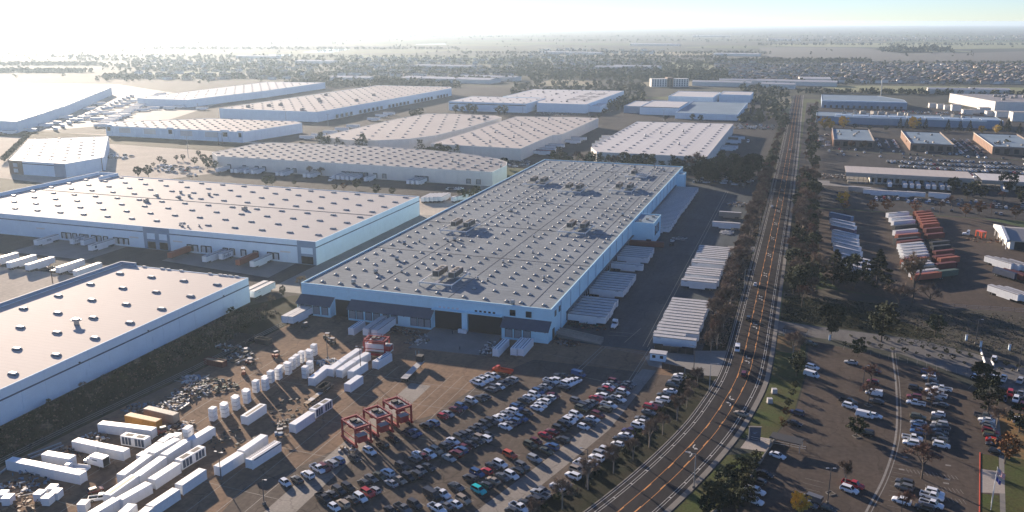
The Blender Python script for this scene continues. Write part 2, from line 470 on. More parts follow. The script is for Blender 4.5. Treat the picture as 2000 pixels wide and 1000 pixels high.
# east of the road
surf('entrance_road', [(-6.0, 342), (-6.0, 358), (11.4, 355), (30, 353.5), (49, 351.4), (66, 343), (81, 332.5), (120, 300), (120, 270), (92, 298), (65, 314.5), (54, 322), (40, 333.5), (19, 341)], M_ENT, 0.014)
surf('car_park', [(-2, 246), (4.3, 270.4), (7.0, 300), (7.6, 338), (30, 330), (52, 318), (58, 310), (140, 262), (140, 120), (-40, 120), (-24, 175), (-7.1, 217.8)], M_LOT, 0.009)
surf('lawn', [tuple(p) for p in offs([q for q in RCS if 246 < q.y < 340], 9.3)] + [(6.6, 340), (6.4, 300), (3.8, 270.4), (-2.4, 246)], M_GRASS, 0.012)
surf('leaf_strewn_grass', [(-4, 322), (4.6, 320), (4.8, 339), (-4.2, 339)], M_ORANGE_G, 0.016)
surf('lower_lawn', [tuple(p) for p in offs([q for q in RCS if 60 < q.y < 238], 9.3)] + [(-3.4, 238), (-8, 217), (-24, 176), (-42, 120), (-60, 80)], M_GRASS, 0.012)
surf('lot_exit', [(-10.6, 238), (-8.6, 247), (-2.3, 247), (-3.2, 238)], M_CONC, 0.018)
surf('meadow', [(-4, 358.5), (-4, 398), (15, 412), (60, 400), (130, 405), (130, 300), (122, 302), (82, 334), (66, 344.5), (49, 353), (11.4, 356.5)], M_DIRT, 0.006)
surf('mown_strip', [(-4, 358.2), (-4, 392), (4, 394), (30, 384), (60, 360), (49, 353), (11, 356.6)], M_GRASSD, 0.010)
surf('trailer_lot', [(11, 600), (12, 440), (20, 412), (60, 399), (150, 405), (150, 560), (110, 600)], M_LOT, 0.009)
surf('verge_trees', [(-4, 398), (10, 402), (10, 700), (-5, 700)], M_GRASSD, 0.010)
surf('terminal_paving', [(-4, 604), (160, 600), (400, 580), (400, 860), (-4, 890)], M_ASPH2, 0.007)
surf('business_park_paving', [(-4, 892), (420, 862), (420, 1340), (-4, 1420)], M_ASPH2, 0.006)
surf('cross_street', [(-4, 694), (-4, 712), (20, 712), (20, 700), (60, 690), (60, 682), (20, 690)], M_CONC2, 0.02)
PX = lambda *q: [G(*p) for p in q]
surf('building_lawn', PX((1952, 966), (1966, 890), (2030, 905), (2060, 1010), (1960, 1020)), M_GRASS, 0.014)
surf('brown_lawn', PX((1948, 800), (1962, 895), (2030, 905), (2030, 815)), M_ORANGE_G, 0.013)
surf('kerbside_lawn', PX((1916, 886), (1950, 892), (1951, 922), (1917, 915)), M_GRASS, 0.016)
surf('kerbside_lawn', PX((1916, 964), (1952, 968), (1956, 1030), (1914, 1030)), M_GRASS, 0.016)
surf('crosswalk_plaza', PX((1917, 916), (1961, 922), (1963, 964), (1916, 962)), M_CONC, 0.020)
surf('footpath', PX((1938, 800), (1950, 810), (1961, 893), (1965, 1030), (1954, 1030), (1951, 893)), M_CONC2, 0.017)
# fields far away
def field(name, m, pts, z=0.02):
    surf(name, [G(*p) for p in pts], m, z)
field('wheat_field', M_FIELD, [(1592, 168), (1700, 167), (1990, 171), (2300, 176), (2300, 196), (1990, 183), (1770, 182), (1668, 179)], 0.03)
field('wheat_field', M_FIELD, [(1480, 87), (1700, 84), (2100, 83), (2100, 93), (1850, 96), (1700, 92), (1550, 91)])
field('wheat_field', M_FIELD, [(1700, 96), (1830, 95), (1900, 101), (1760, 104)])
field('ploughed_field', M_FIELDB, [(1480, 92), (1660, 93), (1880, 104), (2150, 95), (2150, 118), (1840, 120), (1620, 118), (1500, 110)])
field('stubble_field', M_FIELDT, [(1040, 168), (1075, 155), (1170, 158), (1165, 167), (1100, 168)], 0.03)
field('stubble_field', M_FIELD, [(1280, 136), (1310, 122), (1390, 124), (1400, 138), (1340, 139)], 0.03)
field('stubble_field', M_FIELDT, [(1230, 168), (1262, 160), (1390, 158), (1400, 167)], 0.03)
field('tan_field', M_FIELDT, [(1080, 108), (1180, 100), (1420, 103), (1400, 109), (1200, 111)])
field('bare_plot', M_FIELDT, [(1490, 195), (1545, 188), (1546, 203), (1500, 214)], 0.03)
field('pond', M_WATER, [(40, 95), (160, 92), (168, 93), (50, 97)], 0.05)
field('pond', M_WATER, [(590, 102), (640, 96), (684, 96), (650, 102)], 0.05)
field('pond', M_WATER, [(812, 86.5), (870, 85.5), (872, 87), (815, 87.3)], 0.05)
field('pond', M_WATER, [(524, 107), (568, 106.5), (566, 109), (528, 109)], 0.05)
field('pond', M_WATER, [(272, 109.5), (312, 108), (312, 109.5), (275, 111)], 0.05)

# ------------------------------------------------------------------ haze
hz = bpy.data.materials.new('haze_air'); hz.use_nodes = True
hn = hz.node_tree
for n in list(hn.nodes):
    if n.type == 'BSDF_PRINCIPLED': hn.nodes.remove(n)
pv = hn.nodes.new('ShaderNodeVolumePrincipled')
pv.inputs['Color'].default_value = (0.67, 0.84, 0.99, 1)
pv.inputs['Density'].default_value = 0.000068
pv.inputs['Anisotropy'].default_value = 0.5
hn.links.new(pv.outputs[0], hn.nodes['Material Output'].inputs['Volume'])
mb = MB(); mb.bb(-30000, 30000, -9500, 30000, -1.0, 123.0)
hb = mb.build('haze', hz); hb['kind'] = 'stuff'

# ------------------------------------------------------------------ building materials
M_BLUEWALL = mat('pale_blue_painted_concrete', (0.52, 0.77, 0.86), 0.8, var=0.05, scale=0.2, fine=0.04, spec=0.2)
M_WHITEWALL = mat('white_painted_concrete', (0.69, 0.80, 0.87), 0.8, var=0.04, scale=0.2, fine=0.04, spec=0.2)
M_TANWALL = mat('cream_painted_concrete', (0.68, 0.66, 0.61), 0.8, var=0.05, scale=0.2, fine=0.04, spec=0.2)
M_SLATE = mat('slate_blue_paint', (0.22, 0.30, 0.40), 0.75, var=0.06, scale=0.3)
M_NAVY = mat('dark_blue_paint', (0.05, 0.075, 0.12), 0.7)
M_JOINT = mat('dark_joint', (0.10, 0.11, 0.12), 0.9)  # dark grey of the panel gaps and roof joints
M_DARK = mat('dark_opening', (0.012, 0.014, 0.017), 0.6)
M_DOCKSEAL = mat('black_dock_seal', (0.03, 0.033, 0.037), 0.85)
M_DOORW = mat('white_door', (0.52, 0.55, 0.57), 0.7)
M_DOORG = mat('grey_roller_door', (0.24, 0.27, 0.29), 0.7, var=0.1, scale=2)
M_GLASS = mat('dark_window_glass', (0.015, 0.02, 0.025), 0.12, spec=0.6)
M_BROWN = mat('brown_brick', (0.20, 0.145, 0.11), 0.85, var=0.12, scale=0.6, fine=0.15)
M_BRICKR = mat('tan_red_brick', (0.36, 0.20, 0.13), 0.85, var=0.15, scale=0.5, fine=0.15)
M_STEELW = mat('white_steel', (0.62, 0.63, 0.63), 0.55)
M_STEELG = mat('galvanised_steel', (0.34, 0.35, 0.36), 0.45, metal=0.5)
M_HVAC = mat('beige_hvac_casing', (0.36, 0.33, 0.29), 0.65, var=0.08, scale=0.8)
M_HVACD = mat('dark_hvac_coil', (0.09, 0.085, 0.08), 0.8)
M_SKYL = mat('milky_skylight_plastic', (0.36, 0.37, 0.37), 0.45, spec=0.25)
M_CURB = mat('dark_skylight_curb', (0.12, 0.12, 0.125), 0.8)
M_ROOFBLUE = mat('dark_blue_grey_roofing', (0.075, 0.095, 0.125), 0.85, var=0.08, scale=0.6)

def roof_mat(name, col, rough, spec, stripe=0.0, period=1.0, along='x', dirt=0.08, patch=0.02):
    """membrane roof: sheets with seams, mottled by dirt and ponding stains"""
    m = bpy.data.materials.new(name); m.use_nodes = True
    nt = m.node_tree; N = nt.nodes; L = nt.links
    b = N['Principled BSDF']; b.inputs['Roughness'].default_value = rough; b.inputs['Specular IOR Level'].default_value = spec
    g = N.new('ShaderNodeNewGeometry')
    n = N.new('ShaderNodeTexNoise'); n.inputs['Scale'].default_value = patch; n.inputs['Detail'].default_value = 7; n.inputs['Roughness'].default_value = 0.65
    L.new(g.outputs['Position'], n.inputs['Vector'])
    mr = N.new('ShaderNodeMapRange'); mr.inputs[1].default_value = 0.3; mr.inputs[2].default_value = 0.7; mr.inputs[3].default_value = 1 - dirt; mr.inputs[4].default_value = 1 + dirt
    L.new(n.outputs['Fac'], mr.inputs[0])
    n2 = N.new('ShaderNodeTexNoise'); n2.inputs['Scale'].default_value = 0.9; n2.inputs['Detail'].default_value = 4
    mp2 = N.new('ShaderNodeMapping'); mp2.inputs['Scale'].default_value = (0.25, 1, 1) if along == 'x' else (1, 0.25, 1)
    L.new(g.outputs['Position'], mp2.inputs[0]); L.new(mp2.outputs[0], n2.inputs['Vector'])
    mr2 = N.new('ShaderNodeMapRange'); mr2.inputs[1].default_value = 0.3; mr2.inputs[2].default_value = 0.7; mr2.inputs[3].default_value = 1 - dirt * .6; mr2.inputs[4].default_value = 1 + dirt * .6
    L.new(n2.outputs['Fac'], mr2.inputs[0])
    mu = N.new('ShaderNodeMath'); mu.operation = 'MULTIPLY'; L.new(mr.outputs[0], mu.inputs[0]); L.new(mr2.outputs[0], mu.inputs[1])
    val = mu.outputs[0]
    if stripe:
        sx = N.new('ShaderNodeSeparateXYZ'); L.new(g.outputs['Position'], sx.inputs[0])
        dv = N.new('ShaderNodeMath'); dv.operation = 'DIVIDE'; dv.inputs[1].default_value = period
        L.new(sx.outputs['Y' if along == 'x' else 'X'], dv.inputs[0])
        fr = N.new('ShaderNodeMath'); fr.operation = 'PINGPONG'; fr.inputs[1].default_value = 0.5; L.new(dv.outputs[0], fr.inputs[0])
        sr = N.new('ShaderNodeMapRange'); sr.inputs[1].default_value = 0.0; sr.inputs[2].default_value = 0.14; sr.inputs[3].default_value = 1 - stripe; sr.inputs[4].default_value = 1.0
        L.new(fr.outputs[0], sr.inputs[0])
        m3 = N.new('ShaderNodeMath'); m3.operation = 'MULTIPLY'; L.new(val, m3.inputs[0]); L.new(sr.outputs[0], m3.inputs[1]); val = m3.outputs[0]
    vm = N.new('ShaderNodeVectorMath'); vm.operation = 'SCALE'; vm.inputs[0].default_value = col
    L.new(val, vm.inputs['Scale']); L.new(vm.outputs[0], b.inputs['Base Color'])
    return m
RM_GREY = roof_mat('grey_roof_membrane', (0.235, 0.262, 0.280), 0.85, 0.05, 0.13, 3.05, 'x', 0.17, 0.05)
RM_CREAM = roof_mat('cream_roof_membrane', (0.55, 0.49, 0.445), 0.75, 0.06, 0.07, 2.2, 'x', 0.04, 0.015)
RM_PINK = roof_mat('off_white_roof_membrane', (0.45, 0.425, 0.405), 0.75, 0.07, 0.05, 3.0, 'x', 0.06, 0.012)
RM_WHITE = roof_mat('white_roof_membrane', (0.58, 0.56, 0.54), 0.7, 0.10, 0.06, 6.0, 'y', 0.05, 0.01)
RM_TAN = roof_mat('tan_roof_membrane', (0.50, 0.455, 0.415), 0.75, 0.07, 0.05, 6.0, 'y', 0.06, 0.01)
RM_MID = roof_mat('weathered_roof_membrane', (0.32, 0.31, 0.308), 0.8, 0.06, 0.06, 5.8, 'y', 0.07, 0.015)
RM_BLUE = roof_mat('blue_grey_flat_roof', (0.22, 0.29, 0.35), 0.8, 0.06, 0.04, 4, 'x', 0.1, 0.05)

def skylight_mesh(lx, ly, h, curb=0.25, dome=True):
    mb = MB(); mb.box(0, 0, 0, lx + 0.16, ly + 0.16, curb, 0, 1, bottom=False)
    if dome: mb.dome(0, 0, curb, lx / 2 * 1.05, ly / 2 * 1.05, h, 8, 3, 0)
    else: mb.box(0, 0, curb, lx, ly, h, 0, 0, (0.75, 0.75), bottom=False)
    return mb.mesh('skylight', [M_SKYL, M_CURB])
SK_DOME = skylight_mesh(1.4, 1.7, 0.6, 0.25)
SK_RECT = skylight_mesh(3.1, 1.5, 0.45, 0.3, False)
SK_FAR = skylight_mesh(2.5, 1.5, 0.4, 0.3, False)
def vent_mesh():
    mb = MB(); mb.box(0, 0, 0, 0.9, 0.9, 0.4, m=1); mb.tube((0, 0, 0.4), (0, 0, 1.1), 0.34, n=8); mb.tube((0, 0, 1.1), (0, 0, 1.45), 0.62, 0.5, n=8)
    return mb.mesh('roof_vent', [M_STEELG, M_CURB])
VENT = vent_mesh()
def fan_mesh():
    mb = MB(); mb.box(0, 0, 0, 1.3, 1.3, 0.6, m=1); mb.tube((0, 0, .6), (0, 0, 1.0), 0.62, 0.75, 8); mb.box(0, 0, 1.0, 1.9, 1.9, 0.12); mb.box(0.0, 0.0, 1.12, 1.5, 1.5, 0.9, top=(.8, .8))
    return mb.mesh('roof_fan', [M_STEELG, M_CURB])
FAN = fan_mesh()
def unit_mesh():
    mb = MB(); mb.box(0, 0, 0, 3.2, 2.0, 0.3, m=1); mb.box(0, 0, .3, 3.0, 1.8, 1.5); mb.box(.6, 0, 1.8, 1.2, 1.2, .35, m=1)
    return mb.mesh('rooftop_unit', [M_HVAC, M_HVACD])
UNIT = unit_mesh()

_panel_cache = {}
def panel_mesh(w, h, m, t=0.18):
    k = (round(w, 2), round(h, 2), m.name)
    if k not in _panel_cache:
        mb = MB(); mb.box(0, -t / 2 + 0.0, 0, w - 0.07, t, h)
        _panel_cache[k] = mb.mesh('wall_panel', [m])
    return _panel_cache[k]

class Bld:
    def __init__(self, name, label, cat, poly, h, wall, roof, pw=7.6, parapet=0.7, group=None, panels=True):
        self.poly = poly; self.h = h; self.wall = wall
        cx = sum(p[0] for p in poly) / len(poly); cyy = sum(p[1] for p in poly) / len(poly)
        self.o = (cx, cyy)
        self.root = thing(name, label, cat, (cx, cyy, 0), 0, group)
        n = len(poly)
        area = sum(poly[i][0] * poly[(i + 1) % n][1] - poly[(i + 1) % n][0] * poly[i][1] for i in range(n))
        if area < 0: poly = poly[::-1]
        P = [Vector(p) for p in poly]
        # core: walls set back behind the panels, open on top under the roof
        def inset(d):
            out = []
            for i in range(n):
                a, b, c = P[i - 1], P[i], P[(i + 1) % n]
                e1 = (b - a).normalized(); e2 = (c - b).normalized()
                n1 = Vector((-e1.y, e1.x)); n2 = Vector((-e2.y, e2.x))
                k = (n1 + n2); k = k / max(0.3, k.dot(n1)) if k.length > 1e-6 else n1
                out.append(tuple(b + k * d))
            return out
        core = inset(0.14)
        mb = MB(); mb.prism(core, 0, h - parapet - 0.02, 0); self.build(mb, 'wall', M_JOINT)
        mb = MB()
        rp = inset(0.30)
        mb.face([(*p, h - parapet) for p in rp])
        self.roof = self.build(mb, 'roof', roof)
        # coping ring
        mb = MB(); o1, o2 = inset(-0.06), inset(0.42)
        for i in range(n):
            j = (i + 1) % n
            mb.face([(*o1[i], h + .08), (*o1[j], h + .08), (*o2[j], h + .08), (*o2[i], h + .08)])
            mb.face([(*o1[i], h - .12), (*o1[j], h - .12), (*o1[j], h + .08), (*o1[i], h + .08)])
            mb.face([(*o2[j], h - parapet), (*o2[i], h - parapet), (*o2[i], h + .08), (*o2[j], h + .08)])
        self.build(mb, 'parapet', wall)
        # panels
        back = MB()
        for i in range(n):
            a, b = P[i], P[(i + 1) % n]
            e = b - a; L = e.length; e.normalize(); nr = Vector((e.y, -e.x)); mid = (a + b) / 2
            vis = nr.dot(-mid) > 0 and panels
            if vis:
                k = max(1, round(L / pw)); w = L / k
                me = panel_mesh(w, h, wall)
                for q in range(k):
                    p = a + e * (w * (q + 0.5)) - nr * 0.09
                    put(me, 'wall_panel', self.root, (p.x - cx, p.y - cyy, 0), math.atan2(e.y, e.x))
            else:
                q = [tuple(a), tuple(b), tuple(b - nr * 0.12), tuple(a - nr * 0.12)]
                back.prism(q, 0, h - 0.03)
        if back.f: self.build(back, 'back_wall', wall)
    def build(self, mb, name, mats, parent=None):
        return mb.build(name, mats, parent or self.root, (-self.o[0], -self.o[1], 0))
    def at(self, mesh, name, x, y, z, rz=0.0, s=None):
        return put(mesh, name, self.root, (x - self.o[0], y - self.o[1], z), rz, s)
    def sky(self, mesh, pts, z, limit=300, jit=0.0):
        rnd = random.Random(5)
        pts = sorted(pts, key=lambda p: p[0] ** 2 + p[1] ** 2)
        for x, y in pts[:limit]:
            self.at(mesh, 'skylight', x + rnd.uniform(-jit, jit), y + rnd.uniform(-jit, jit), z)
        if len(pts) > limit:
            mb = MB()
            V = [v.co.copy() for v in mesh.vertices]
            for x, y in pts[limit:]:
                n0 = len(mb.v)
                mb.v += [(v.x + x, v.y + y, v.z + z) for v in V]
                for p in mesh.polygons:
                    mb.f.append(tuple(i + n0 for i in p.vertices)); mb.m.append(p.material_index); mb.sm.append(p.use_smooth)
            self.build(mb, 'skylights', [M_SKYL, M_CURB])['kind'] = 'stuff'

def inside(poly, x, y, d=2.0):
    """point at least d inside a convex-ish polygon (tests four offsets)"""
    def pin(x, y):
        c = False; n = len(poly)
        for i in range(n):
            x1, y1 = poly[i]; x2, y2 = poly[(i + 1) % n]
            if (y1 > y) != (y2 > y) and x < (x2 - x1) * (y - y1) / (y2 - y1) + x1: c = not c
        return c
    return all(pin(x + a, y + b) for a, b in ((d, 0), (-d, 0), (0, d), (0, -d)))
def grid(poly, x0, dx, y0, dy, d=2.5, stag=0.0):
    xs = [p[0] for p in poly]; ys = [p[1] for p in poly]; out = []
    i0 = int((min(xs) - x0) / dx) - 1; i1 = int((max(xs) - x0) / dx) + 1
    j0 = int((min(ys) - y0) / dy) - 1; j1 = int((max(ys) - y0) / dy) + 1
    for j in range(j0, j1 + 1):
        for i in range(i0, i1 + 1):
            x = x0 + i * dx + (stag * dx if j % 2 else 0); y = y0 + j * dy
            if inside(poly, x, y, d): out.append((x, y))
    return out

def dock_door(b, x, y, nx, ny, w=2.9, h=3.4, z=1.15, door=None, seal=True):
    """a dock door in a wall: black seal pads round a recessed-looking door; (nx, ny) is the outward normal"""
    rz = math.atan2(ny, nx) + math.pi / 2
    mb = MB()
    if seal:
        mb.box(-w / 2 - .18, -.22, z, .36, .44, h + .36); mb.box(w / 2 + .18, -.22, z, .36, .44, h + .36); mb.box(0, -.22, z + h, w, .44, .42)
    else:
        mb.box(-w / 2 - .1, -.06, z, .2, .12, h + .2); mb.box(w / 2 + .1, -.06, z, .2, .12, h + .2); mb.box(0, -.06, z + h, w, .12, .2)
    f = mb.build('dock_door', M_DOCKSEAL, b.root, (x - b.o[0], y - b.o[1], 0), rz)
    mb = MB(); mb.box(0, -.04, z, w - .01, .08, h - .01)
    mb.build('door_leaf', door or M_DOORW, f)
    return f

# ------------------------------------------------------------------ main grey-roofed warehouse
MAINP = [(-198.3, 304.6), (-87.5, 304.6), (-87.5, 665), (-198.3, 665)]
main = Bld('warehouse', 'huge grey-roofed pale blue warehouse dotted with domed skylights beside the car lot', 'warehouse', MAINP, 12.8, M_BLUEWALL, RM_GREY, 7.4, 0.5)
ZR = 12.3
plats = [(-142.2, 328.6), (-111.8, 435.8), (-171.4, 418.8), (-171.8, 560.5), (-142.3, 544), (-111.3, 556.5), (-112, 612)]
xs = [-191.0, -182.3, -171.0, -162.3, -156.6, -147.2, -137.9, -125.8, -116.6, -107.7, -101.5, -92.1]
ys = []; y = 309.8; pat = [11.4, 10.2, 10.0, 7.2, 9.9, 7.6, 10.4, 7.2]
i = 0
while y < 660: ys.append(y); y += pat[i % 8]; i += 1
pts = []
for yy in ys:
    for x in xs:
        if any(abs(x - a) < 9.6 and abs(yy - b) < 12.2 for a, b in plats): continue
        pts.append((x, yy + (1.4 if x in (-171.0, -162.3, -156.6, -147.2, -137.9) else 0)))
main.sky(SK_DOME, pts, ZR, 300, 0.12)
mb = MB()
for yy, x0, x1 in ((370.5, -198, -87.9), (431.3, -198, -87.9), (497, -198, -87.9), (563, -198, -87.9), (626, -198, -87.9)):
    mb.bb(x0, x1, yy - 0.16, yy + 0.16, ZR, ZR + 0.14)
for x in (-97.0, -131.5, -166.5):
    mb.bb(x - .09, x + .09, 305.4, 664, ZR, ZR + 0.10)
main.build(mb, 'expansion_joint', M_CURB)
rnd = random.Random(3)
for k in range(34):
    x, yy = rnd.uniform(-195, -90), rnd.uniform(312, 655)
    if any(abs(x - a) < 10.5 and abs(yy - b) < 13 for a, b in plats): continue
    if min((x - a) ** 2 + (yy - b) ** 2 for a, b in pts) < 6: continue
    main.at(VENT, 'roof_vent', x, yy, ZR)
for x, yy in ((-177, 311.5), (-175.5, 329), (-176.5, 352), (-104, 306.8), (-186, 380), (-165, 395), (-160, 470), (-150, 505), (-96, 480), (-128, 585), (-175, 610), (-140, 655), (-122, 650), (-108, 656), (-98, 640)):
    main.at(FAN, 'roof_fan', x, yy, ZR)
# pipe runs near the platforms
mb = MB()
for a, b in plats:
    for k in range(4):
        mb.bar((a + 8.2, b - 8 + k * 2.4, ZR + .15), (a + 8.2 + rnd.uniform(2, 7), b - 8 + k * 2.4 + rnd.uniform(-1, 1), ZR + .15), .12)
    mb.bar((a - 8.5, b + 4, ZR + .2), (a - 8.5, b + 15, ZR + .2), .14); mb.bar((a + 3, b + 9, ZR + .2), (a + 3, b + 22, ZR + .2), .14)
main.build(mb, 'roof_pipe', M_STEELG)
# front lean-to docks with dark sloping roofs
def leanto(x0, x1, doors, nm='dock_lean_to'):
    y0, y1 = 300.9, 304.5
    mb = MB()
    mb.add([(x0, y0, 0), (x1, y0, 0), (x1, y0, 5.3), (x0, y0, 5.3), (x0, y1, 0), (x1, y1, 0), (x1, y1, 7.7), (x0, y1, 7.7)],
           [(0, 1, 2, 3), (1, 5, 6, 2), (4, 0, 3, 7)])
    w = main.build(mb, nm, M_BLUEWALL)
    mb = MB(); e = 0.35
    a = [(x0 - e, y0 - .9, 4.95), (x1 + e, y0 - .9, 4.95), (x1 + e, y1, 7.95), (x0 - e, y1, 7.95)]
    mb.add(a + [(x, y, z - .18) for x, y, z in a], [(0, 1, 2, 3), (4, 5, 1, 0), (5, 6, 2, 1), (7, 4, 0, 3), (7, 6, 5, 4)])
    mb.build('lean_to_roof', M_ROOFBLUE, w)
    for d in doors: dock_door(main, d, y0, 0, -1, 2.7, 3.3, 0.9, M_DOORG, False)
    mb = MB(); x = x0 + 2.2
    while x < x1 - 1: mb.box(x, y0 - .12, 4.35, .35, .24, .3); x += 3.9
    mb.build('wall_lamp', M_DARK, w)
leanto(-198.4, -182.6, [-196.4, -192.9, -189.2, -185.2])
leanto(-174.2, -136.8, [-172.2, -168.7, -164.6, -161.0, -156.6, -153.0, -144.2, -140.9, -138.3][:9])
leanto(-106.6, -87.6, [-103.6, -99.9, -96.1])
# dark recess between lean-tos, two big bay openings with header and pier
for q in ((-182.0, -174.9, 304.36, 304.5, 0, 7.2), (-136.4, -124.4, 304.36, 304.5, 0, 8.0), (-121.9, -107.4, 304.36, 304.5, 0, 8.0)):
    mb = MB(); mb.bb(*q); main.build(mb, 'bay_opening', M_DARK)
mb = MB(); mb.bb(-124.3, -122.0, 303.2, 304.58, 0, 8.3); mb.bb(-137.2, -107.2, 302.6, 304.58, 8.0, 8.35)
mb.bb(-137.2, -107.2, 304.3, 304.58, 8.36, 11.4)
main.build(mb, 'bay_header', M_BLUEWALL)
mb = MB()
for k in range(5):
    mb.bb(-134.6 + k * 1.9, -133.6 + k * 1.9, 304.2, 304.29, 8.6, 9.3)
main.build(mb, 'vent_hole', M_STEELW)
mb = MB()
for k in range(5): mb.bb(-119.0 + k * 1.9, -118.0 + k * 1.9, 304.2, 304.29, 8.6, 9.3)
main.build(mb, 'vent_hole', M_DARK)
for x in (-103.2, -96.6):
    mb = MB(); mb.bb(x - 1.15, x + 1.15, 304.3, 304.56, 8.6, 11.0); main.build(mb, 'window', M_GLASS)
for yy in (310.2, 316.0):
    mb = MB(); mb.bb(-87.46, -87.28, yy - 1.1, yy + 1.1, 8.4, 10.8); main.build(mb, 'window', M_GLASS)
# canopy strip and dock doors along the east wall
mb = MB(); mb.bb(-87.44, -86.3, 326, 628, 4.7, 4.9); main.build(mb, 'dock_canopy', M_CURB)
yy = 328.6
east_docks = []
while yy < 628:
    if not 462 < yy < 494:
        east_docks.append(yy)
        dock_door(main, -87.44, yy, 1, 0, 2.6, 3.2, 1.1, M_DOORG)
    yy += 3.72
for yy in range(318, 650, 15):
    mb = MB(); mb.tube((-87.3, yy, .5), (-87.3, yy, 12.4), .11, n=5); main.build(mb, 'downpipe', M_SLATE)
mb = MB(); mb.bb(-87.44, -87.2, 305, 460, 12.0, 12.15); main.build(mb, 'gutter', M_WHITEWALL)
mb = MB(); mb.bb(-198.2, -107, 304.3, 304.56, 12.05, 12.2); main.build(mb, 'gutter', M_WHITEWALL)
# arched side gate
mb = MB(); mb.bb(-87.46, -87.2, 306.2, 308.6, 0, 4.2); main.build(mb, 'gate_opening', M_DARK)
# protruding office block on the east side and the rear block
def block(b, x0, x1, y0, y1, h, wall, roof, name='annex'):
    mb = MB(); mb.bb(x0, x1, y0, y1, 0, h - .6, 0, False); w = b.build(mb, name, wall)
    mb = MB()
    for q in ((x0, x1, y0, y0 + .3), (x0, x1, y1 - .3, y1), (x0, x0 + .3, y0 + .3, y1 - .3), (x1 - .3, x1, y0 + .3, y1 - .3)):
        mb.bb(*q, h - .6, h + .05)
    mb.build('parapet', wall, w)
    mb = MB(); mb.bb(x0 + .3, x1 - .3, y0 + .3, y1 - .3, h - .59, h - .5); mb.build('roof', roof, w)
    return w
an = block(main, -87.4, -75.6, 466.0, 490, 12.4, M_BLUEWALL, RM_BLUE)
for yy in (472, 477, 482): 
    mb = MB(); mb.bb(-75.62, -75.45, yy - 1.5, yy + 1.5, 4.6, 9.8); mb.build('window', M_GLASS, an)
mb = MB(); mb.bb(-79.5, -76.8, 465.85, 466.05, 2.2, 3.2); mb.build('window', M_GLASS, an)
for q in ((-84, 470), (-81, 476), (-79, 484)):
    mb = MB(); mb.box(q[0], q[1], 11.9, 1.6, 1.2, 1.1); mb.build('rooftop_unit', M_HVAC, an)
block(main, -87.4, -82.0, 631, 643, 12.4, M_BLUEWALL, RM_BLUE)

# rooftop platforms with two cooling units each
def platform():
    t = thing('rooftop_platform', 'x', 'rooftop platform')
    W, D, H = 14.6, 20.0, 1.5
    mb = MB()
    for x in (-W / 2, 0, W / 2): mb.bar((x, -D / 2, H), (x, D / 2, H), .36, .5)
    for y in (-D / 2, D / 2): mb.bar((-W / 2 - .2, y, H), (W / 2 + .2, y, H), .36, .55)
    mb.bar((-W / 2, 1.5, H), (W / 2, 1.5, H), .3, .4)
    mb.build('frame', M_STEELW, t)
    for x in (-W / 2, 0, W / 2):
        for y in (-D / 2, 1.5, D / 2):
            mb = MB(); mb.tube((x, y, 0), (x, y, H - .3), .16, n=6); mb.build('leg', M_STEELW, t)
    for x in (-W / 4, W / 4):
        mb = MB(); mb.bb(x - 1.5, x + 1.5, -1.5, 8.2, 1.78, 4.5); u = mb.build('cooling_unit', M_HVAC, t)
        mb = MB()
        for k in range(4): mb.bb(x + 1.51, x + 1.6, -1.1 + k * 2.3, .9 + k * 2.3, 2.1, 4.1)
        mb.bb(x - 1.2, x + 1.2, -1.6, -1.51, 2.1, 4.1)
        mb.build('coil_grille', M_HVACD, u)
        mb = MB(); mb.bb(x - .9, x + .9, 8.21, 10.2, 1.78, 3.4); mb.build('duct', M_HVACD, u)
        mb = MB()
        for k in range(3): mb.tube((x, .6 + 2.6 * k, 4.5), (x, .6 + 2.6 * k, 4.72), .85, n=10)
        mb.build('fan_ring', M_HVACD, u)
    mb = MB()
    for s in (-.3, .3): mb.bar((-W / 2 - .5 + s, -D / 2 - .1, 0), (-W / 2 - .5 + s, -D / 2 - .1, H + 1.1), .08)
    for k in range(6): mb.bar((-W / 2 - .8, -D / 2 - .1, .3 + .35 * k), (-W / 2 - .2, -D / 2 - .1, .3 + .35 * k), .06)
    mb.build('ladder', M_STEELW, t)
    mb = MB(); mb.bb(-.9, .9, -D / 2 + .3, 1.3, H + .24, H + .3); mb.build('walkway', M_STEELG, t)
    return t
def dup(root, loc, rz=0.0, label=None, group=None, name=None):
    r = root.copy(); COL.objects.link(r); r.location = loc; r.rotation_euler = (0, 0, rz)
    if label: r['label'] = label
    if group: r['group'] = group
    for ch in list(root.children):
        c = ch.copy(); COL.objects.link(c); c.parent = r
        for g in ch.children:
            d = g.copy(); COL.objects.link(d); d.parent = c
    return r
P0 = platform()
pl_lab = ['white steel platform with two cooling units nearest the front edge of the grey roof', 'white steel cooling-unit platform on the right side of the grey roof, halfway back', 'white steel cooling-unit platform near the left edge of the grey roof, halfway back',
          'white steel cooling-unit platform at the far left of the grey roof', 'white steel cooling-unit platform, middle of the far row on the grey roof', 'white steel cooling-unit platform, right end of the far row on the grey roof', 'white steel platform with one unit and bare beams at the back of the grey roof']
for k, (x, y) in enumerate(plats):
    if k == 0:
        P0.location = (x, y, ZR); P0['label'] = pl_lab[0]; P0['group'] = 'cooling platforms on the grey roof'
    else:
        d = dup(P0, (x, y, ZR), 0, pl_lab[k], 'cooling platforms on the grey roof')
        if k == 6:
            us = [c for c in d.children if c.name.startswith('cooling_unit')]
            for u in (us[1],):
                for g in list(u.children): bpy.data.objects.remove(g)
                bpy.data.objects.remove(u)
            mb = MB()
            for q in range(7): mb.bar((-1 + q * 1.1, -9.6, 1.75), (-1 + q * 1.1, 9.6, 1.75), .22, .2)
            mb.build('beam', M_STEELW, d)
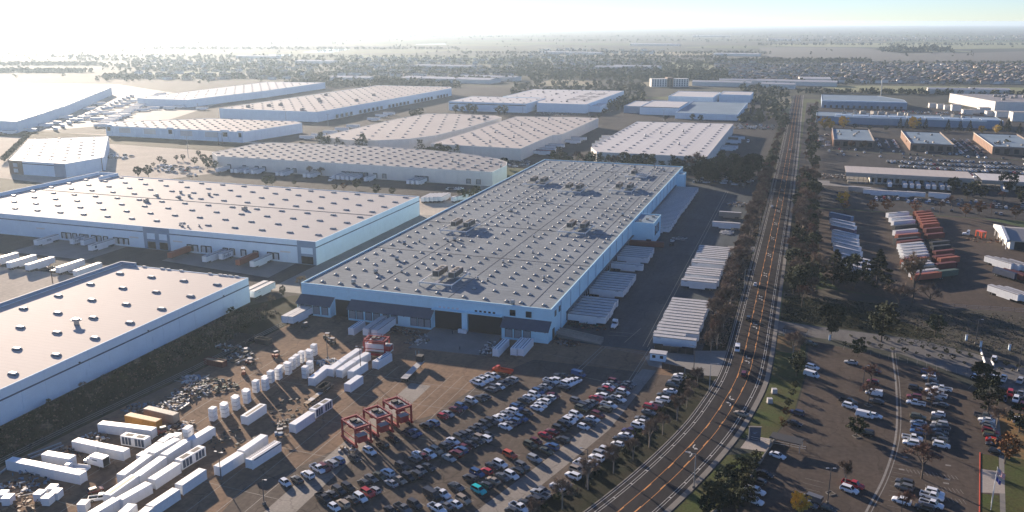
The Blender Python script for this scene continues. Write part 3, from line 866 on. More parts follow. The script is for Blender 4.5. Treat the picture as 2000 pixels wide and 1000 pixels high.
P0['group'] = 'cooling platforms on the grey roof'

# ------------------------------------------------------------------ big cream-roofed warehouse with docks on its front
BIGP = [(-486, 370.2), (-230.8, 370.2), (-230.8, 495), (-486, 495)]
big = Bld('warehouse', 'wide white warehouse with dark blue stripe and off-white roof left of the grey-roofed one', 'warehouse', BIGP, 12.3, M_WHITEWALL, RM_PINK, 8.5, 0.25)
ZB = 12.05
big.sky(SK_RECT, grid(BIGP, -478.2, 17.2, 383.8, 15.0, 2.5), ZB)
mb = MB(); mb.bb(-486.05, -230.77, 370.05, 370.23, 9.0, 9.55); mb.bb(-230.83, -230.65, 370.25, 495.0, 9.0, 9.55); big.build(mb, 'stripe', M_NAVY)
mb = MB(); mb.bb(-485, -233, 435.4, 435.8, ZB, ZB + .22); big.build(mb, 'expansion_joint', M_JOINT)
mb = MB(); mb.bb(-486.3, -485.7, 371, 494.8, 12.2, 14.2); mb.bb(-485.6, -469, 494.4, 495.0, 12.2, 14.2); mb.bb(-470, -469.4, 477, 494.3, 12.2, 14.2); big.build(mb, 'tall_parapet', M_WHITEWALL)
for x, y in ((-389, 441), (-382, 455), (-372, 441), (-369, 447), (-360, 455)): big.at(FAN, 'roof_fan', x, y, ZB)
for x, y in ((-384, 425.5),): big.at(UNIT, 'rooftop_unit', x, y, ZB)
big.at(UNIT, 'rooftop_unit', -312, 425, ZB)
for x, y in ((-314, 377), (-309, 380), (-321, 379), (-318, 377.5)): big.at(VENT, 'roof_vent', x, y, ZB)
# slate entrance panels
def slate_bay(x0, x1, glass):
    mb = MB(); mb.bb(x0, x1, 369.8, 370.0, 0.0, 12.38); s_ = big.build(mb, 'entrance_panel', M_SLATE)
    n = len(glass)
    for (a, b) in glass:
        mb = MB(); mb.bb(a, b, 369.66, 369.79, 5.6, 8.9); mb.build('window_frame', M_WHITEWALL, s_)
        mb = MB(); mb.bb(a, b, 369.66, 369.79, 0.3, 4.2); mb.build('window', M_GLASS, s_)
slate_bay(-338.2, -321.0, [(-335.8, -330.6), (-327.8, -322.6)])
slate_bay(-241.6, -230.9, [(-239.4, -232.6)])
for x in (-394.2, -390.6, -386.3, -381.5, -378.2, -372.8, -369.2, -364.6, -357.6, -353.9, -350.4, -308.3, -304.6, -299.4, -296.0, -285.5, -281.4, -274.4, -266.9, -258.2, -254.5):
    dock_door(big, x, 370.02, 0, -1, 2.6, 3.2, 1.1)
mb = MB()
for x in (-411, -345, -316, -249): mb.bb(x - 3, x + 3, 369.9, 370.04, 5.2, 6.0)
big.build(mb, 'louvre', M_TANWALL)

# ------------------------------------------------------------------ cream-roofed building at the lower left
LLP = [(-296, 60), (-227.2, 60), (-227.2, 308), (-296, 308)]
ll = Bld('warehouse', 'long blue-white warehouse with cream ribbed roof and dark stripe at the lower left', 'warehouse', LLP, 11.2, M_WHITEWALL, RM_CREAM, 9.2, 0.12)
ZL = 11.1
ll.sky(SK_RECT, grid(LLP, -233.7, 17.2, 295.0, 17.15, 2.5), ZL)
mb = MB(); mb.bb(-227.23, -227.05, 60, 308.03, 7.6, 8.1); ll.build(mb, 'stripe', M_NAVY)
mb = MB(); mb.bb(-296.2, -295.6, 60, 308.1, 11.0, 12.7); mb.bb(-295.5, -287.6, 307.4, 308.1, 11.0, 12.7); ll.build(mb, 'tall_parapet', M_SLATE)
for k, x in enumerate((-283, -273, -269.5, -262.5, -247, -241.5, -239, -236.2, -233)):
    mb = MB(); mb.box(x, 307.7, 11.2, 1.7, .8, .5); ll.build(mb, 'parapet_block', M_TANWALL)

mb = MB()
for y in (297.6, 248.5, 216, 190): mb.bb(-227.16, -227.0, y - 1.6, y + 1.6, 0.1, 5.2)
ll.build(mb, 'side_door', M_WHITEWALL)
for y in (245, 290, 212): ll_l = MB().box(-226.9, y, 8.3, .4, .5, .3).build('wall_lamp', M_DARK, ll.root, (-ll.o[0], -ll.o[1], 0))
mb = MB(); mb.box(0, 0, 0, 1.3, 1.3, 1.5); mb.box(0, 0, 1.5, 3.3, 2.3, .5); mb.box(0, 0, 2.0, 2.6, 1.7, .4)
ll.at(mb.mesh('exhaust_hood', [M_STEELG]), 'exhaust_hood', -251.4, 236.0, ZL)

# ------------------------------------------------------------------ curved-end warehouse in the middle
MIDP = [(-466.4, 604.2), (-221.0, 604.2), (-221.0, 637), (-226.1, 652.7), (-240.3, 667.8), (-258.5, 677.4), (-279.0, 685.9), (-320.4, 696.8), (-359.9, 700.4), (-423.4, 698.6), (-474.1, 692.4), (-482, 678), (-484.7, 621.3)]
mid = Bld('warehouse', 'long pale warehouse with rounded right end and weathered roof behind the off-white roof', 'warehouse', MIDP, 11.0, M_TANWALL, RM_MID, 9.5, 0.15)
mid.sky(SK_FAR, grid(MIDP, -347.4, 11.65, 607.5, 10.8, 2.2, 0.0), 10.85, 300, 0.5)
for x, y in ((-258, 628), (-240, 618), (-236, 642), (-268, 640), (-222.5, 628)): mid.at(VENT, 'roof_vent', x, y, 10.85, 0, 1.6)
for x in (-455, -440, -428, -421, -398, -392, -373, -369, -347, -343, -339, -335, -331, -327, -319, -311, -283, -279, -275, -240, -232):
    dock_door(mid, x, 604.02, 0, -1, 2.8, 3.4, 1.0, M_DOORG)
# ------------------------------------------------------------------ further warehouses
A1P = [(-453, 742), (-436.9, 738.2), (-411.5, 730), (-385, 738), (-362.2, 757), (-349.1, 789), (-343.4, 844), (-342.2, 969), (-356.6, 984), (-415.2, 988), (-442.0, 979), (-452, 920)]
a1 = Bld('warehouse', 'cream-roofed warehouse with curved sides behind the rounded-end one', 'warehouse', A1P, 11.0, M_TANWALL, RM_TAN, 9.5, 0.15)
a1.sky(SK_FAR, grid(A1P, -430, 16.5, 742, 23.0, 3.0, 0.5), 10.85)
for x, y in ((-368, 930), (-362, 945), (-352, 938), (-372, 955), (-356, 958), (-364, 968)): a1.at(UNIT, 'rooftop_unit', x, y, 10.85)
A2P = [(-329.5, 735), (-294.5, 731.5), (-240, 730), (-240, 830), (-232.5, 840), (-232.5, 999), (-260, 1001), (-329.5, 985)]
a2 = Bld('warehouse', 'tan-roofed warehouse with trailers docked along its right wall, left of the white roof', 'warehouse', A2P, 10.8, M_TANWALL, RM_TAN, 9.5, 0.15)
a2.sky(SK_FAR, grid(A2P, -321, 16.5, 736.5, 27.6, 3.0) + grid(A2P, -313, 16.5, 750, 27.6, 3.0), 10.65)
for x, y in ((-295, 900), (-300, 880), (-282, 960), (-262, 940), (-300, 830), (-270, 800), (-268, 860), (-312, 800), (-280, 760)): a2.at(VENT, 'roof_vent', x, y, 10.65, 0, 1.7)
mb = MB(); mb.bb(-329, -294, 731.2, 732, 0, 8.0) if False else None
WHP = [(-171.0, 732), (-77.5, 732), (-77.5, 990), (-183, 978), (-183, 760)]
wh = Bld('warehouse', 'white-roofed warehouse directly behind the grey-roofed one, trees in front', 'warehouse', WHP, 10.8, M_TANWALL, RM_WHITE, 9.5, 0.15)
wh.sky(SK_FAR, [p for p in grid(WHP, -86, 15.6, 748, 17.5, 3.0) if (round((p[0] + 86) / 15.6)) % 1 == 0], 10.65)
for x, y in ((-140, 880), (-120, 900), (-100, 960), (-150, 850), (-110, 800)): wh.at(VENT, 'roof_vent', x, y, 10.65, 0, 1.7)
CFP = [(-354.7, 1150), (-285, 1150), (-285, 1400), (-433, 1388), (-434, 1234), (-374, 1230)]
cf = Bld('warehouse', 'broad white-roofed building with grey roof patches beyond the tan-roofed warehouse', 'warehouse', CFP, 12.0, M_WHITEWALL, RM_WHITE, 12, 0.2)
cf.sky(SK_FAR, grid(CFP, -350, 22, 1180, 34, 4), 11.8)
for x in (-330, -312):
    for y in (1210, 1260, 1310):
        mb = MB(); mb.bb(x, x + 14, y, y + 32, 11.8, 11.9); cf.build(mb, 'roof_patch', RM_MID)
block(cf, -292, -270, 1170, 1222, 8, M_WHITEWALL, RM_WHITE)
for x, y in ((-345, 1190), (-320, 1180), (-370, 1300), (-400, 1330), (-300, 1200), (-350, 1330)): cf.at(UNIT, 'rooftop_unit', x, y, 11.8)
CFLP = [(-477, 1129), (-363, 1129), (-363, 1219), (-477, 1219)]
cfl = Bld('warehouse', 'lower blue-white building with a row of trees along its front, beyond the curved roof', 'warehouse', CFLP, 12.5, M_WHITEWALL, RM_WHITE, 12, 0.2)
cfl.sky(SK_FAR, grid(CFLP, -460, 15, 1140, 30, 4), 12.3)
mb = MB(); mb.bb(-476, -364, 1128.8, 1128.95, 9.2, 10.2); cfl.build(mb, 'window_band', M_GLASS)
# L-shaped blue-white complex
cx_ = Bld('factory', 'boxy blue-white building with dark trim and two-level roof beside the far road', 'factory', [(-214, 1160.5), (-162, 1160.5), (-162, 1257), (-214, 1257)], 10.5, M_WHITEWALL, RM_WHITE, 12, 0.5)
mb = MB(); mb.bb(-214.1, -161.9, 1160.2, 1160.45, 9.8, 10.6); mb.bb(-162.0, -161.8, 1160.5, 1257, 9.8, 10.6); cx_.build(mb, 'trim', M_NAVY)
Bld('factory', 'low blue-white building with open undercroft left of the boxy factory', 'factory', [(-238, 1172), (-214.4, 1172), (-214.4, 1255), (-238, 1255)], 9.5, M_SLATE, RM_WHITE, 12, 0.4)
Bld('factory', 'low white-roofed factory wing right of the boxy factory', 'factory', [(-161.5, 1124), (-84, 1124), (-84, 1300), (-161.5, 1300)], 7.5, M_WHITEWALL, RM_BLUE, 12, 0.5)
Bld('factory', 'tall white-roofed hall behind the boxy factory', 'factory', [(-202, 1327), (-136, 1327), (-136, 1432), (-202, 1432)], 11.5, M_WHITEWALL, RM_WHITE, 12, 0.4)
Bld('factory', 'far white block at the end of the factory row beside the road', 'factory', [(-133, 1385), (-86, 1385), (-86, 1452), (-133, 1452)], 11.5, M_WHITEWALL, RM_WHITE, 12, 0.4)
# hazy warehouses on the far left
F1P = [(-1290, 740), (-834, 740), (-930, 905), (-1120, 1190), (-1150, 1205), (-1290, 1150)]
f1 = Bld('warehouse', 'vast hazy white-roofed warehouse at the far left edge', 'warehouse', F1P, 12.5, M_WHITEWALL, RM_WHITE, 14, 0.2)
f1.sky(SK_FAR, [(-860 - k * 16, 790 + k * 25) for k in range(16)], 12.3)
F2P = [(-964, 1410), (-941, 1048), (-918, 1042), (-850, 1045), (-842, 1230), (-853, 1434)]
f2 = Bld('warehouse', 'hazy cream-roofed warehouse, the farthest of the left row', 'warehouse', F2P, 11.0, M_WHITEWALL, RM_WHITE, 14, 0.2)
f2.sky(SK_FAR, grid(F2P, -935, 17, 1060, 24, 4), 10.8)
F3P = [(-716, 940), (-573, 940), (-569, 1200), (-569, 1360), (-582, 1386), (-716, 1380)]
f3 = Bld('warehouse', 'large hazy cream-roofed warehouse with docks along its right side', 'warehouse', F3P, 12.5, M_WHITEWALL, RM_TAN, 14, 0.2)
f3.sky(SK_FAR, grid(F3P, -705, 15.5, 952, 22, 4), 12.3)
for x, y in ((-690, 965), (-672, 985), (-664, 1000), (-640, 1060), (-600, 950), (-660, 1090), (-620, 1180), (-600, 1090), (-690, 1160)): f3.at(UNIT, 'rooftop_unit', x, y, 12.3, 0, 1.6)
for k in range(30):
    y = 985 + k * 12
    if k % 7 != 4: dock_door(f3, -571.0 + (0.015 * (y - 985)), y, 1, 0, 5.5, 4.2, 0.8, M_DARK, False)
F4P = [(-722, 752), (-547.5, 752), (-533, 842), (-553, 858), (-661, 850), (-744, 783)]
f4 = Bld('warehouse', 'blue-white warehouse with white square portals along its front behind the bare lot', 'warehouse', F4P, 10.8, M_WHITEWALL, RM_TAN, 9, 0.2)
f4.sky(SK_FAR, grid(F4P, -712, 13.5, 758, 13, 3), 10.6)
for x0, w in ((-721, 8), (-640, 8), (-572, 9), (-553, 7)):
    mb = MB(); mb.bb(x0, x0 + w, 750.9, 751.9, 0, 12.2); p_ = f4.build(mb, 'portal', M_WHITEWALL)
    mb = MB(); mb.bb(x0 + 1.8, x0 + w - 1.8, 750.7, 750.88, 5.5, 9.8); mb.build('window', M_GLASS, p_)
for x0, w in ((-704, 15), (-671, 15), (-624, 15), (-593, 15)):
    mb = MB(); mb.bb(x0, x0 + w, 751.65, 751.9, 4.0, 9.6); f4.build(mb, 'bay_panel', M_TANWALL)
    for q in (x0 - 6, x0 + w + 1):
        mb = MB(); mb.bb(q, q + 5, 751.65, 751.9, 0, 9.2); f4.build(mb, 'bay_panel', M_WHITEWALL)
F5P = [(-613, 531), (-555, 531), (-552, 569), (-651, 680), (-706, 637)]
f5 = Bld('warehouse', 'white-roofed building with brown brick corner, closest of the hazy left group', 'warehouse', F5P, 11.0, M_WHITEWALL, RM_WHITE, 9, 0.2)
f5.sky(SK_FAR, grid(F5P, -640, 14, 560, 15, 5), 10.8)
mb = MB(); mb.bb(-613.2, -599, 530.6, 530.95, 0, 11.2); c_ = f5.build(mb, 'brick_bay', M_BROWN)
for z in (1.5, 6):
    mb = MB(); mb.bb(-608.5, -604, 530.4, 530.58, z, z + 3); mb.build('window', M_DOORW, c_)
mb = MB(); mb.bb(-566, -555, 530.6, 530.95, 0, 11.2); f5.build(mb, 'slate_bay', M_SLATE)
mb = MB(); mb.bb(-599, -566, 530.75, 530.95, 8.8, 9.4); f5.build(mb, 'stripe', M_NAVY)

# ------------------------------------------------------------------ east of the road
def brick(label, x0, x1, y0, y1, lit):
    b = Bld('office_building', label, 'building', rect(x0, x1, y0, y1), 7.6, M_BROWN, RM_BLUE, 7, 0.9, 'brick offices beyond the parking rows')
    mb = MB(); mb.bb(x0 - .15, x1 + .15, y0 - .2, y0 - .02, 7.3, 7.72); mb.bb(x1 + .02, x1 + .2, y0, y1, 7.3, 7.72); mb.bb(x0 - .2, x0 - .02, y0, y1, 7.3, 7.72); b.build(mb, 'cornice', M_TANWALL)
    for k in range(int((y1 - y0) / 8)):
        yy = y0 + 4 + k * 8
        mb = MB(); mb.bb(x0 - .3, x0 - .02, yy - 1.6, yy + 1.6, 0.2, 6.6); b.build(mb, 'window_bay', M_BRICKR)
    for k in range(8):
        b.at(UNIT, 'rooftop_unit', random.Random(int(x0) + k).uniform(x0 + 4, x1 - 4), random.Random(k * 7 + int(x0)).uniform(y0 + 6, y1 - 6), 6.75, 0.3 * k, 0.75)
    for k in range(5):
        xx = x0 + (x1 - x0) * (k + .5) / 5
        mb = MB(); mb.bb(xx - 2, xx + 2, y0 - .12, y0 - .01, 1.0, 5.4); b.build(mb, 'window', M_GLASS)
    return b
brick('brown brick office with blue-grey roof, nearest the road', 26, 63.2, 914, 1014, 0)
brick('brown brick office with blue-grey roof, middle of the three', 95.5, 133, 909, 1012, 1)
brick('brown brick office with blue-grey roof, at the right edge', 166, 206, 909, 1018, 1)
BLP = [(9.6, 1128), (214, 1133), (214, 1180), (9.6, 1180)]
bl = Bld('factory', 'very long blue-walled factory with pipework on its roof behind yellow and dark trees', 'factory', BLP, 9.0, M_SLATE, RM_BLUE, 10, 0.3)
for m_, z0, z1 in ((M_WHITEWALL, 8.3, 9.2),):
    mb = MB(); mb.bb(30, 118, 1127.4, 1128.2, z0, z1); mb.bb(119, 196, 1129.5, 1130.3, z0, z1); bl.build(mb, 'awning', m_)
for k in range(9):
    mb = MB(); mb.bb(32 + k * 20, 50 + k * 20, 1140, 1143, 8.8, 9.6); mb.bb(32 + k * 20, 50 + k * 20, 1150, 1153, 8.8, 9.6); bl.build(mb, 'roof_monitor', M_WHITEWALL)
for k in range(16):
    r_ = random.Random(k + 70)
    bl.at(UNIT, 'rooftop_unit', r_.uniform(30, 200), r_.uniform(1157, 1176), 8.7, r_.uniform(0, 3), r_.uniform(1, 2.4))
b2 = Bld('factory', 'blue-grey sawtooth-roofed hall behind the long blue factory', 'factory', [(17, 1338), (131, 1348), (131, 1400), (99, 1468), (17, 1468)], 9.0, M_SLATE, RM_BLUE, 10, 0.3)
mb = MB(); mb.bb(17, 130, 1352, 1355, 8.8, 9.8); b2.build(mb, 'roof_monitor', M_WHITEWALL)
for k in range(14):
    mb = MB(); x = 22 + k * 7.8; mb.bb(x - 1.4, x + 1.4, 1338.2 + x * .05 - 1.3, 1338.2 + x * .05 + .2, .4, 4); b2.build(mb, 'dock_opening', M_DARK)
cb = Bld('warehouse', 'tall cream warehouse standing at the right edge below the green field', 'warehouse', [(203, 1492), (243, 1357), (300, 1357), (360, 1500)], 13.5, M_TANWALL, RM_MID, 12, 0.4)
for k in range(18):
    r_ = random.Random(k + 11); cb.at(UNIT, 'rooftop_unit', r_.uniform(250, 320), r_.uniform(1375, 1480), 13.1, 0, 1.5)
for k, (px, py, w, h) in enumerate(((1888, 223, 12, 6), (1904, 221, 10, 5), (1921, 219, 14, 6), (1935, 226, 13, 6), (1955, 228, 16, 7), (1968, 228, 12, 6), (1988, 236, 18, 11), (1820, 210, 9, 6), (1836, 212, 9, 6), (1850, 214, 9, 6), (1866, 216, 12, 8))):
    x, y = G(px, py)
    t = thing('storage_block', 'cream storage block in the works yard below the cream warehouse, %s from the left' % ORD[(3, 4, 5, 7, 8, 9, 10, 0, 1, 2, 6)[k]], 'storage block', (x, y, 0), 0.1, 'cream blocks in the works yard')
    mb = MB(); mb.box(0, 0, 0, w, w * .9, h); mb.build('body', M_TANWALL, t); mb = MB(); mb.box(0, 0, h + .01, w + .5, w * .9 + .5, .4); mb.build('roof', M_HVAC, t)
# truck terminal: long canopy roof over a row of docks
def terminal(label, x0, x1, y0, y1, h, roofm):
    t = thing('truck_terminal', label, 'truck terminal', ((x0 + x1) / 2, (y0 + y1) / 2, 0))
    hx, hy = (x1 - x0) / 2, (y1 - y0) / 2
    mb = MB(); mb.bb(-hx, hx, -hy, hy, h, h + .35); mb.build('roof', roofm, t)
    mb = MB(); mb.bb(-hx, hx, -hy - .02, -hy + .25, h - 2.6, h - .01); mb.bb(hx - .25, hx, -hy + .3, hy, h - 2.6, h - .01); mb.build('fascia', M_HVAC, t)
    mb = MB(); mb.bb(-hx + 18, hx - 1, -hy + 4, hy - 3, 0, h - .01); mb.build('wall', M_TANWALL, t)
    for k in range(int(2 * hx / 6)):
        x = -hx + 3 + 6 * k
        mb = MB(); mb.tube((x, -hy + .6, 0), (x, -hy + .6, h - 2.6), .2, n=6); mb.build('post', M_STEELG, t)
    for k in range(int((2 * hx - 20) / 4.2)):
        x = -hx + 20.5 + 4.2 * k
        mb = MB(); mb.bb(x - 1.3, x + 1.3, -hy + 3.85, -hy + 3.98, 1.2, 4.4); mb.build('dock_door', M_DARK, t)
    mb = MB(); mb.bb(-hx + 2, -hx + 17, -hy + 1, hy - 2, .0, 1.1)
    mb.build('platform', M_CONC2, t)
    for z in (2.4, 4.8):
        mb = MB()
        for k in range(5): mb.bar((-hx + 3 + k * 3.4, -hy + 3, 0), (-hx + 3 + k * 3.4, -hy + 3, h), .2)
        mb.bar((-hx + 2, -hy + 3, z), (-hx + 17.5, -hy + 3, z), .2); mb.build('frame', M_STEELG, t)
    return t
terminal('long tan-roofed open-sided truck terminal with trailers backed into its docks', 31, 120, 706, 738, 8, RM_TAN)
terminal('white-roofed terminal wing at the right edge, beyond the tan roof', 126, 240, 712, 744, 6.4, RM_WHITE)
# workshop with white gable front at the right edge
ws = thing('workshop', 'white-fronted workshop with grey pitched roof and open bays at the right edge', 'workshop', (124, 536, 0))
mb = MB(); mb.bb(-14, 60, -16, 17, 0, 5.2); mb.build('wall', M_TANWALL, ws)
mb = MB(); mb.add([(-15, -18, 5.3), (60, -18, 5.3), (60, 0, 8.6), (-15, 0, 8.6), (-15, 19, 5.3), (60, 19, 5.3)], [(0, 1, 2, 3), (3, 2, 5, 4)]); mb.build('roof', RM_MID, ws)
mb = MB(); mb.prism([(-16.4, -19), (-15.05, -19), (-15.05, 20), (-16.4, 20)], 4.4, 6.0); mb.add([(-16.5, -19, 6), (-16.5, 20, 6), (-16.5, 0, 9.4), (-15.02, -19, 6), (-15.02, 20, 6), (-15.02, 0, 9.4)], [(0, 2, 1), (3, 4, 5), (0, 3, 5, 2), (2, 5, 4, 1)]); mb.build('gable', M_STEELW, ws)
for k in range(6):
    mb = MB(); x = -9 + k * 8; mb.bb(x - 2.8, x + 2.8, -16.2, -16.02, 0.1, 4.4); mb.build('bay_door', M_DARK, ws)
for k in range(5):
    mb = MB(); y = -16 + k * 8; mb.tube((-15.7, y, 0), (-15.7, y, 4.4), .25, n=6); mb.build('post', M_STEELW, ws)
# hotel far away
ht = thing('hotel', 'pale four-storey hotel block with brown tower beyond the factories', 'hotel', (-254, 1682, 0), math.atan2(28.6, 63))
for x0, x1, y0, h, m_ in ((-36, -6, 0, 15, M_TANWALL), (-5.9, 5.9, -2, 17.5, M_BROWN), (6, 36, 0, 15, M_TANWALL)):
    mb = MB(); mb.bb(x0, x1, y0, 16, 0, h); mb.build('wing', m_, ht)
    for z in range(4):
        for k in range(int((x1 - x0) / 5)):
            mb = MB(); x = x0 + 2.5 + k * 5; mb.bb(x - 1, x + 1, y0 - .15, y0 - .02, 1.4 + 3.4 * z, 3.5 + 3.4 * z); mb.build('window', M_GLASS, ht)
# flagpole building corner at the lower right
ob = thing('office_building', 'white flat-roofed office corner beside the flagpole plaza', 'building', (67, 221, 0))
mb = MB(); mb.bb(-5, 14, -13, 8, 0, 4.2); mb.build('wall', M_HVAC, ob)
mb = MB(); mb.bb(-6, 15, -14, 9, 4.21, 4.7); mb.build('roof', RM_WHITE, ob)
for k in range(4):
    mb = MB(); mb.bb(-5.15, -5.02, -11 + k * 4.6, -8 + k * 4.6, .6, 3.6); mb.build('window', M_GLASS, ob)

# ------------------------------------------------------------------ road vehicles
PAINT = {k: mat('car_paint_' + n, c, 0.28, spec=0.5) for k, n, c in (
    ('w', 'white', (0.74, 0.76, 0.78)), ('s', 'silver', (0.34, 0.35, 0.36)), ('g', 'grey', (0.13, 0.135, 0.14)), ('c', 'charcoal', (0.045, 0.047, 0.05)),
    ('k', 'black', (0.014, 0.014, 0.016)), ('r', 'red', (0.42, 0.022, 0.025)), ('d', 'dark_red', (0.13, 0.016, 0.018)), ('b', 'blue', (0.035, 0.09, 0.22)),
    ('n', 'navy', (0.018, 0.026, 0.07)), ('t', 'turquoise', (0.01, 0.50, 0.50)), ('o', 'orange', (0.55, 0.085, 0.03)), ('e', 'beige', (0.33, 0.27, 0.20)),
    ('y', 'olive', (0.09, 0.09, 0.05)), ('p', 'purple', (0.04, 0.025, 0.09)))}
PNAME = dict(w='white', s='silver', g='grey', c='charcoal', k='black', r='red', d='dark red', b='blue', n='navy blue', t='turquoise', o='orange', e='beige', y='olive', p='purple')
M_TYRE = mat('tyre_rubber', (0.015, 0.015, 0.016), 0.8)
M_RIM = mat('wheel_rim', (0.25, 0.25, 0.26), 0.4, metal=0.6)
M_TRIM = mat('black_plastic_trim', (0.02, 0.02, 0.022), 0.6)
M_LAMP = mat('tail_lamp_red', (0.35, 0.01, 0.01), 0.3)
M_HEAD = mat('head_lamp_glass', (0.6, 0.6, 0.58), 0.15)
M_AUTOGLASS = mat('tinted_car_glass', (0.012, 0.016, 0.02), 0.08, spec=0.6)

def wheel_mesh(r=0.34, w=0.24):
    mb = MB(); mb.tube((0, -w / 2, 0), (0, w / 2, 0), r, n=10, m=0); mb.tube((0, -w / 2 - .012, 0), (0, w / 2 + .012, 0), r * .58, n=8, m=1)
    return mb.mesh('wheel', [M_TYRE, M_RIM])
def loft(mb, st, m=0):
    """st: (x, zb, zt, half width)"""
    secs = []
    for x, zb, zt, w in st:
        zm = zb + (zt - zb) * .55
        secs.append([(x, -w * .94, zb), (x, -w, zm), (x, -w * .88, zt), (x, w * .88, zt), (x, w, zm), (x, w * .94, zb)])
    for a, b in zip(secs, secs[1:]):
        for i in range(6):
            j = (i + 1) % 6
            mb.face([a[i], b[i], b[j], a[j]], m)
    mb.face(secs[0][::-1], m) ; mb.face(secs[-1], m)
def pane(c4, k=0.86, off=0.015):
    c4 = [Vector(p) for p in c4]; ctr = sum(c4, Vector()) / 4
    n = (c4[1] - c4[0]).cross(c4[3] - c4[0]).normalized()
    return [tuple(ctr + (p - ctr) * k + n * off) for p in c4]
def greenhouse(mb, parts, xb0, xr0, xr1, xb1, zb, zr, wb, wr):
    """rear base, rear roof, front roof, front base"""
    B = {'rb': (xb0, zb, wb), 'rr': (xr0, zr, wr), 'fr': (xr1, zr, wr), 'fb': (xb1, zb, wb)}
    P = lambda k, s: (B[k][0], s * B[k][2], B[k][1])
    mb.face([P('rr', -1), P('fr', -1), P('fr', 1), P('rr', 1)])
    f = {'windshield': [P('fb', -1), P('fb', 1), P('fr', 1), P('fr', -1)], 'rear_window': [P('rb', 1), P('rb', -1), P('rr', -1), P('rr', 1)],
         'side_window': [P('rb', -1), P('fb', -1), P('fr', -1), P('rr', -1)], 'side_window.': [P('fb', 1), P('rb', 1), P('rr', 1), P('fr', 1)]}
    for k, q in f.items():
        mb.face(q)
        g = MB(); g.face(pane(q, .88)); parts.append((k.rstrip('.'), g.mesh(k.rstrip('.'), [M_AUTOGLASS]), (0, 0, 0)))
VEH = {}
def make_vehicle(kind):
    mb, parts = MB(), []
    if kind == 'sedan':
        L, W = 4.75, .91
        loft(mb, [(-2.37, .42, .86, .74), (-2.25, .26, 1.0, .85), (-1.6, .22, 1.02, .91), (-.2, .22, .98, .91), (1.0, .22, .96, .91), (1.8, .24, .84, .88), (2.25, .28, .68, .8), (2.37, .36, .58, .66)])
        greenhouse(mb, parts, -1.85, -1.0, .28, 1.12, .97, 1.44, .80, .60); ax, r = 1.42, .33
    elif kind == 'suv':
        loft(mb, [(-2.35, .45, 1.0, .80), (-2.28, .32, 1.12, .9), (-1.6, .28, 1.14, .95), (1.0, .28, 1.08, .95), (1.9, .3, 1.0, .92), (2.25, .34, .86, .86), (2.36, .42, .72, .74)])
        greenhouse(mb, parts, -2.24, -1.95, .42, 1.15, 1.09, 1.74, .86, .70); ax, r = 1.42, .38
    elif kind == 'hatchback':
        loft(mb, [(-1.98, .42, .92, .76), (-1.92, .28, 1.0, .84), (-1.2, .24, 1.02, .88), (.9, .24, .97, .88), (1.6, .26, .86, .85), (1.92, .3, .7, .78), (2.0, .38, .6, .66)])
        greenhouse(mb, parts, -1.86, -1.45, .3, 1.08, .98, 1.50, .79, .62); ax, r = 1.25, .32
    elif kind == 'pickup':
        loft(mb, [(-.55, .38, 1.14, .98), (1.3, .38, 1.12, .98), (2.4, .4, 1.06, .96), (2.8, .44, .92, .9), (2.9, .5, .8, .8)])
        mb.bb(-2.88, -.56, -.98, .98, .42, .78)
        for q in ((-2.88, -.56, -.98, -.88), (-2.88, -.56, .88, .98), (-2.88, -2.78, -.88, .88)): mb.bb(*q, .78, 1.16)
        mb.bb(-2.77, -.57, -.87, .87, .781, .80, m=1)
        greenhouse(mb, parts, -.5, -.32, .92, 1.55, 1.12, 1.82, .88, .72); ax, r = 1.8, .41
    elif kind == 'van':
        loft(mb, [(-2.7, .45, 1.2, .93), (-2.65, .35, 1.24, .98), (1.5, .35, 1.2, .98), (2.3, .38, 1.1, .94), (2.62, .42, .9, .86), (2.7, .5, .78, .74)])
        greenhouse(mb, parts, -2.66, -2.55, 1.3, 2.05, 1.2, 2.1, .94, .86); ax, r = 1.7, .38
        parts[:] = [p for p in parts if p[0] != 'side_window']
        for s in (-1, 1):
            q = [(.75, s * .93, 1.28), (1.85, s * .93, 1.28), (1.3, s * .885, 1.95), (.75, s * .885, 1.95)]
            g = MB(); g.face([(a, b + s * .02, c) for a, b, c in (q if s < 0 else q[::-1])]); parts.append(('side_window', g.mesh('side_window', [M_AUTOGLASS]), (0, 0, 0)))
    W = {'sedan': .91, 'suv': .95, 'hatchback': .88, 'pickup': .98, 'van': .98}[kind]
    # lamps and bumper strips share the body mesh
    xr = min(v[0] for v in mb.v); xf = max(v[0] for v in mb.v)
    for s in (-1, 1):
        mb.box(xr + .03, s * W * .72, .72, .08, .28, .16, m=2); mb.box(xf - .07, s * W * .66, .62, .1, .28, .13, m=3)
    mb.box(xr + .02, 0, .34, .1, W * 1.5, .14, m=1); mb.box(xf - .03, 0, .36, .1, W * 1.4, .14, m=1)
    body = mb.mesh(kind, [None, M_TRIM, M_LAMP, M_HEAD]) if False else None
    me = bpy.data.meshes.new(kind); me.from_pydata(mb.v, [], mb.f)
    for m_ in (PAINT['w'], M_TRIM, M_LAMP, M_HEAD): me.materials.append(m_)
    me.polygons.foreach_set('material_index', mb.m); me.update()
    wm = wheel_mesh(r)
    wheels = [('wheel', wm, (sx * ax, sy * (W - .1), r)) for sx in (-1, 1) for sy in (-1, 1)]
    # one-mesh version for the far lots
    VEH[kind] = dict(body=me, parts=parts + wheels)
for k in ('sedan', 'suv', 'hatchback', 'pickup', 'van'): make_vehicle(k)
VNAME = dict(sedan='parked_car', suv='parked_car', hatchback='parked_car', pickup='pickup_truck', van='van')
VCAT = dict(sedan='car', suv='car', hatchback='car', pickup='pickup truck', van='van')
VWORD = dict(sedan='sedan', suv='SUV', hatchback='hatchback', pickup='pickup truck', van='van')
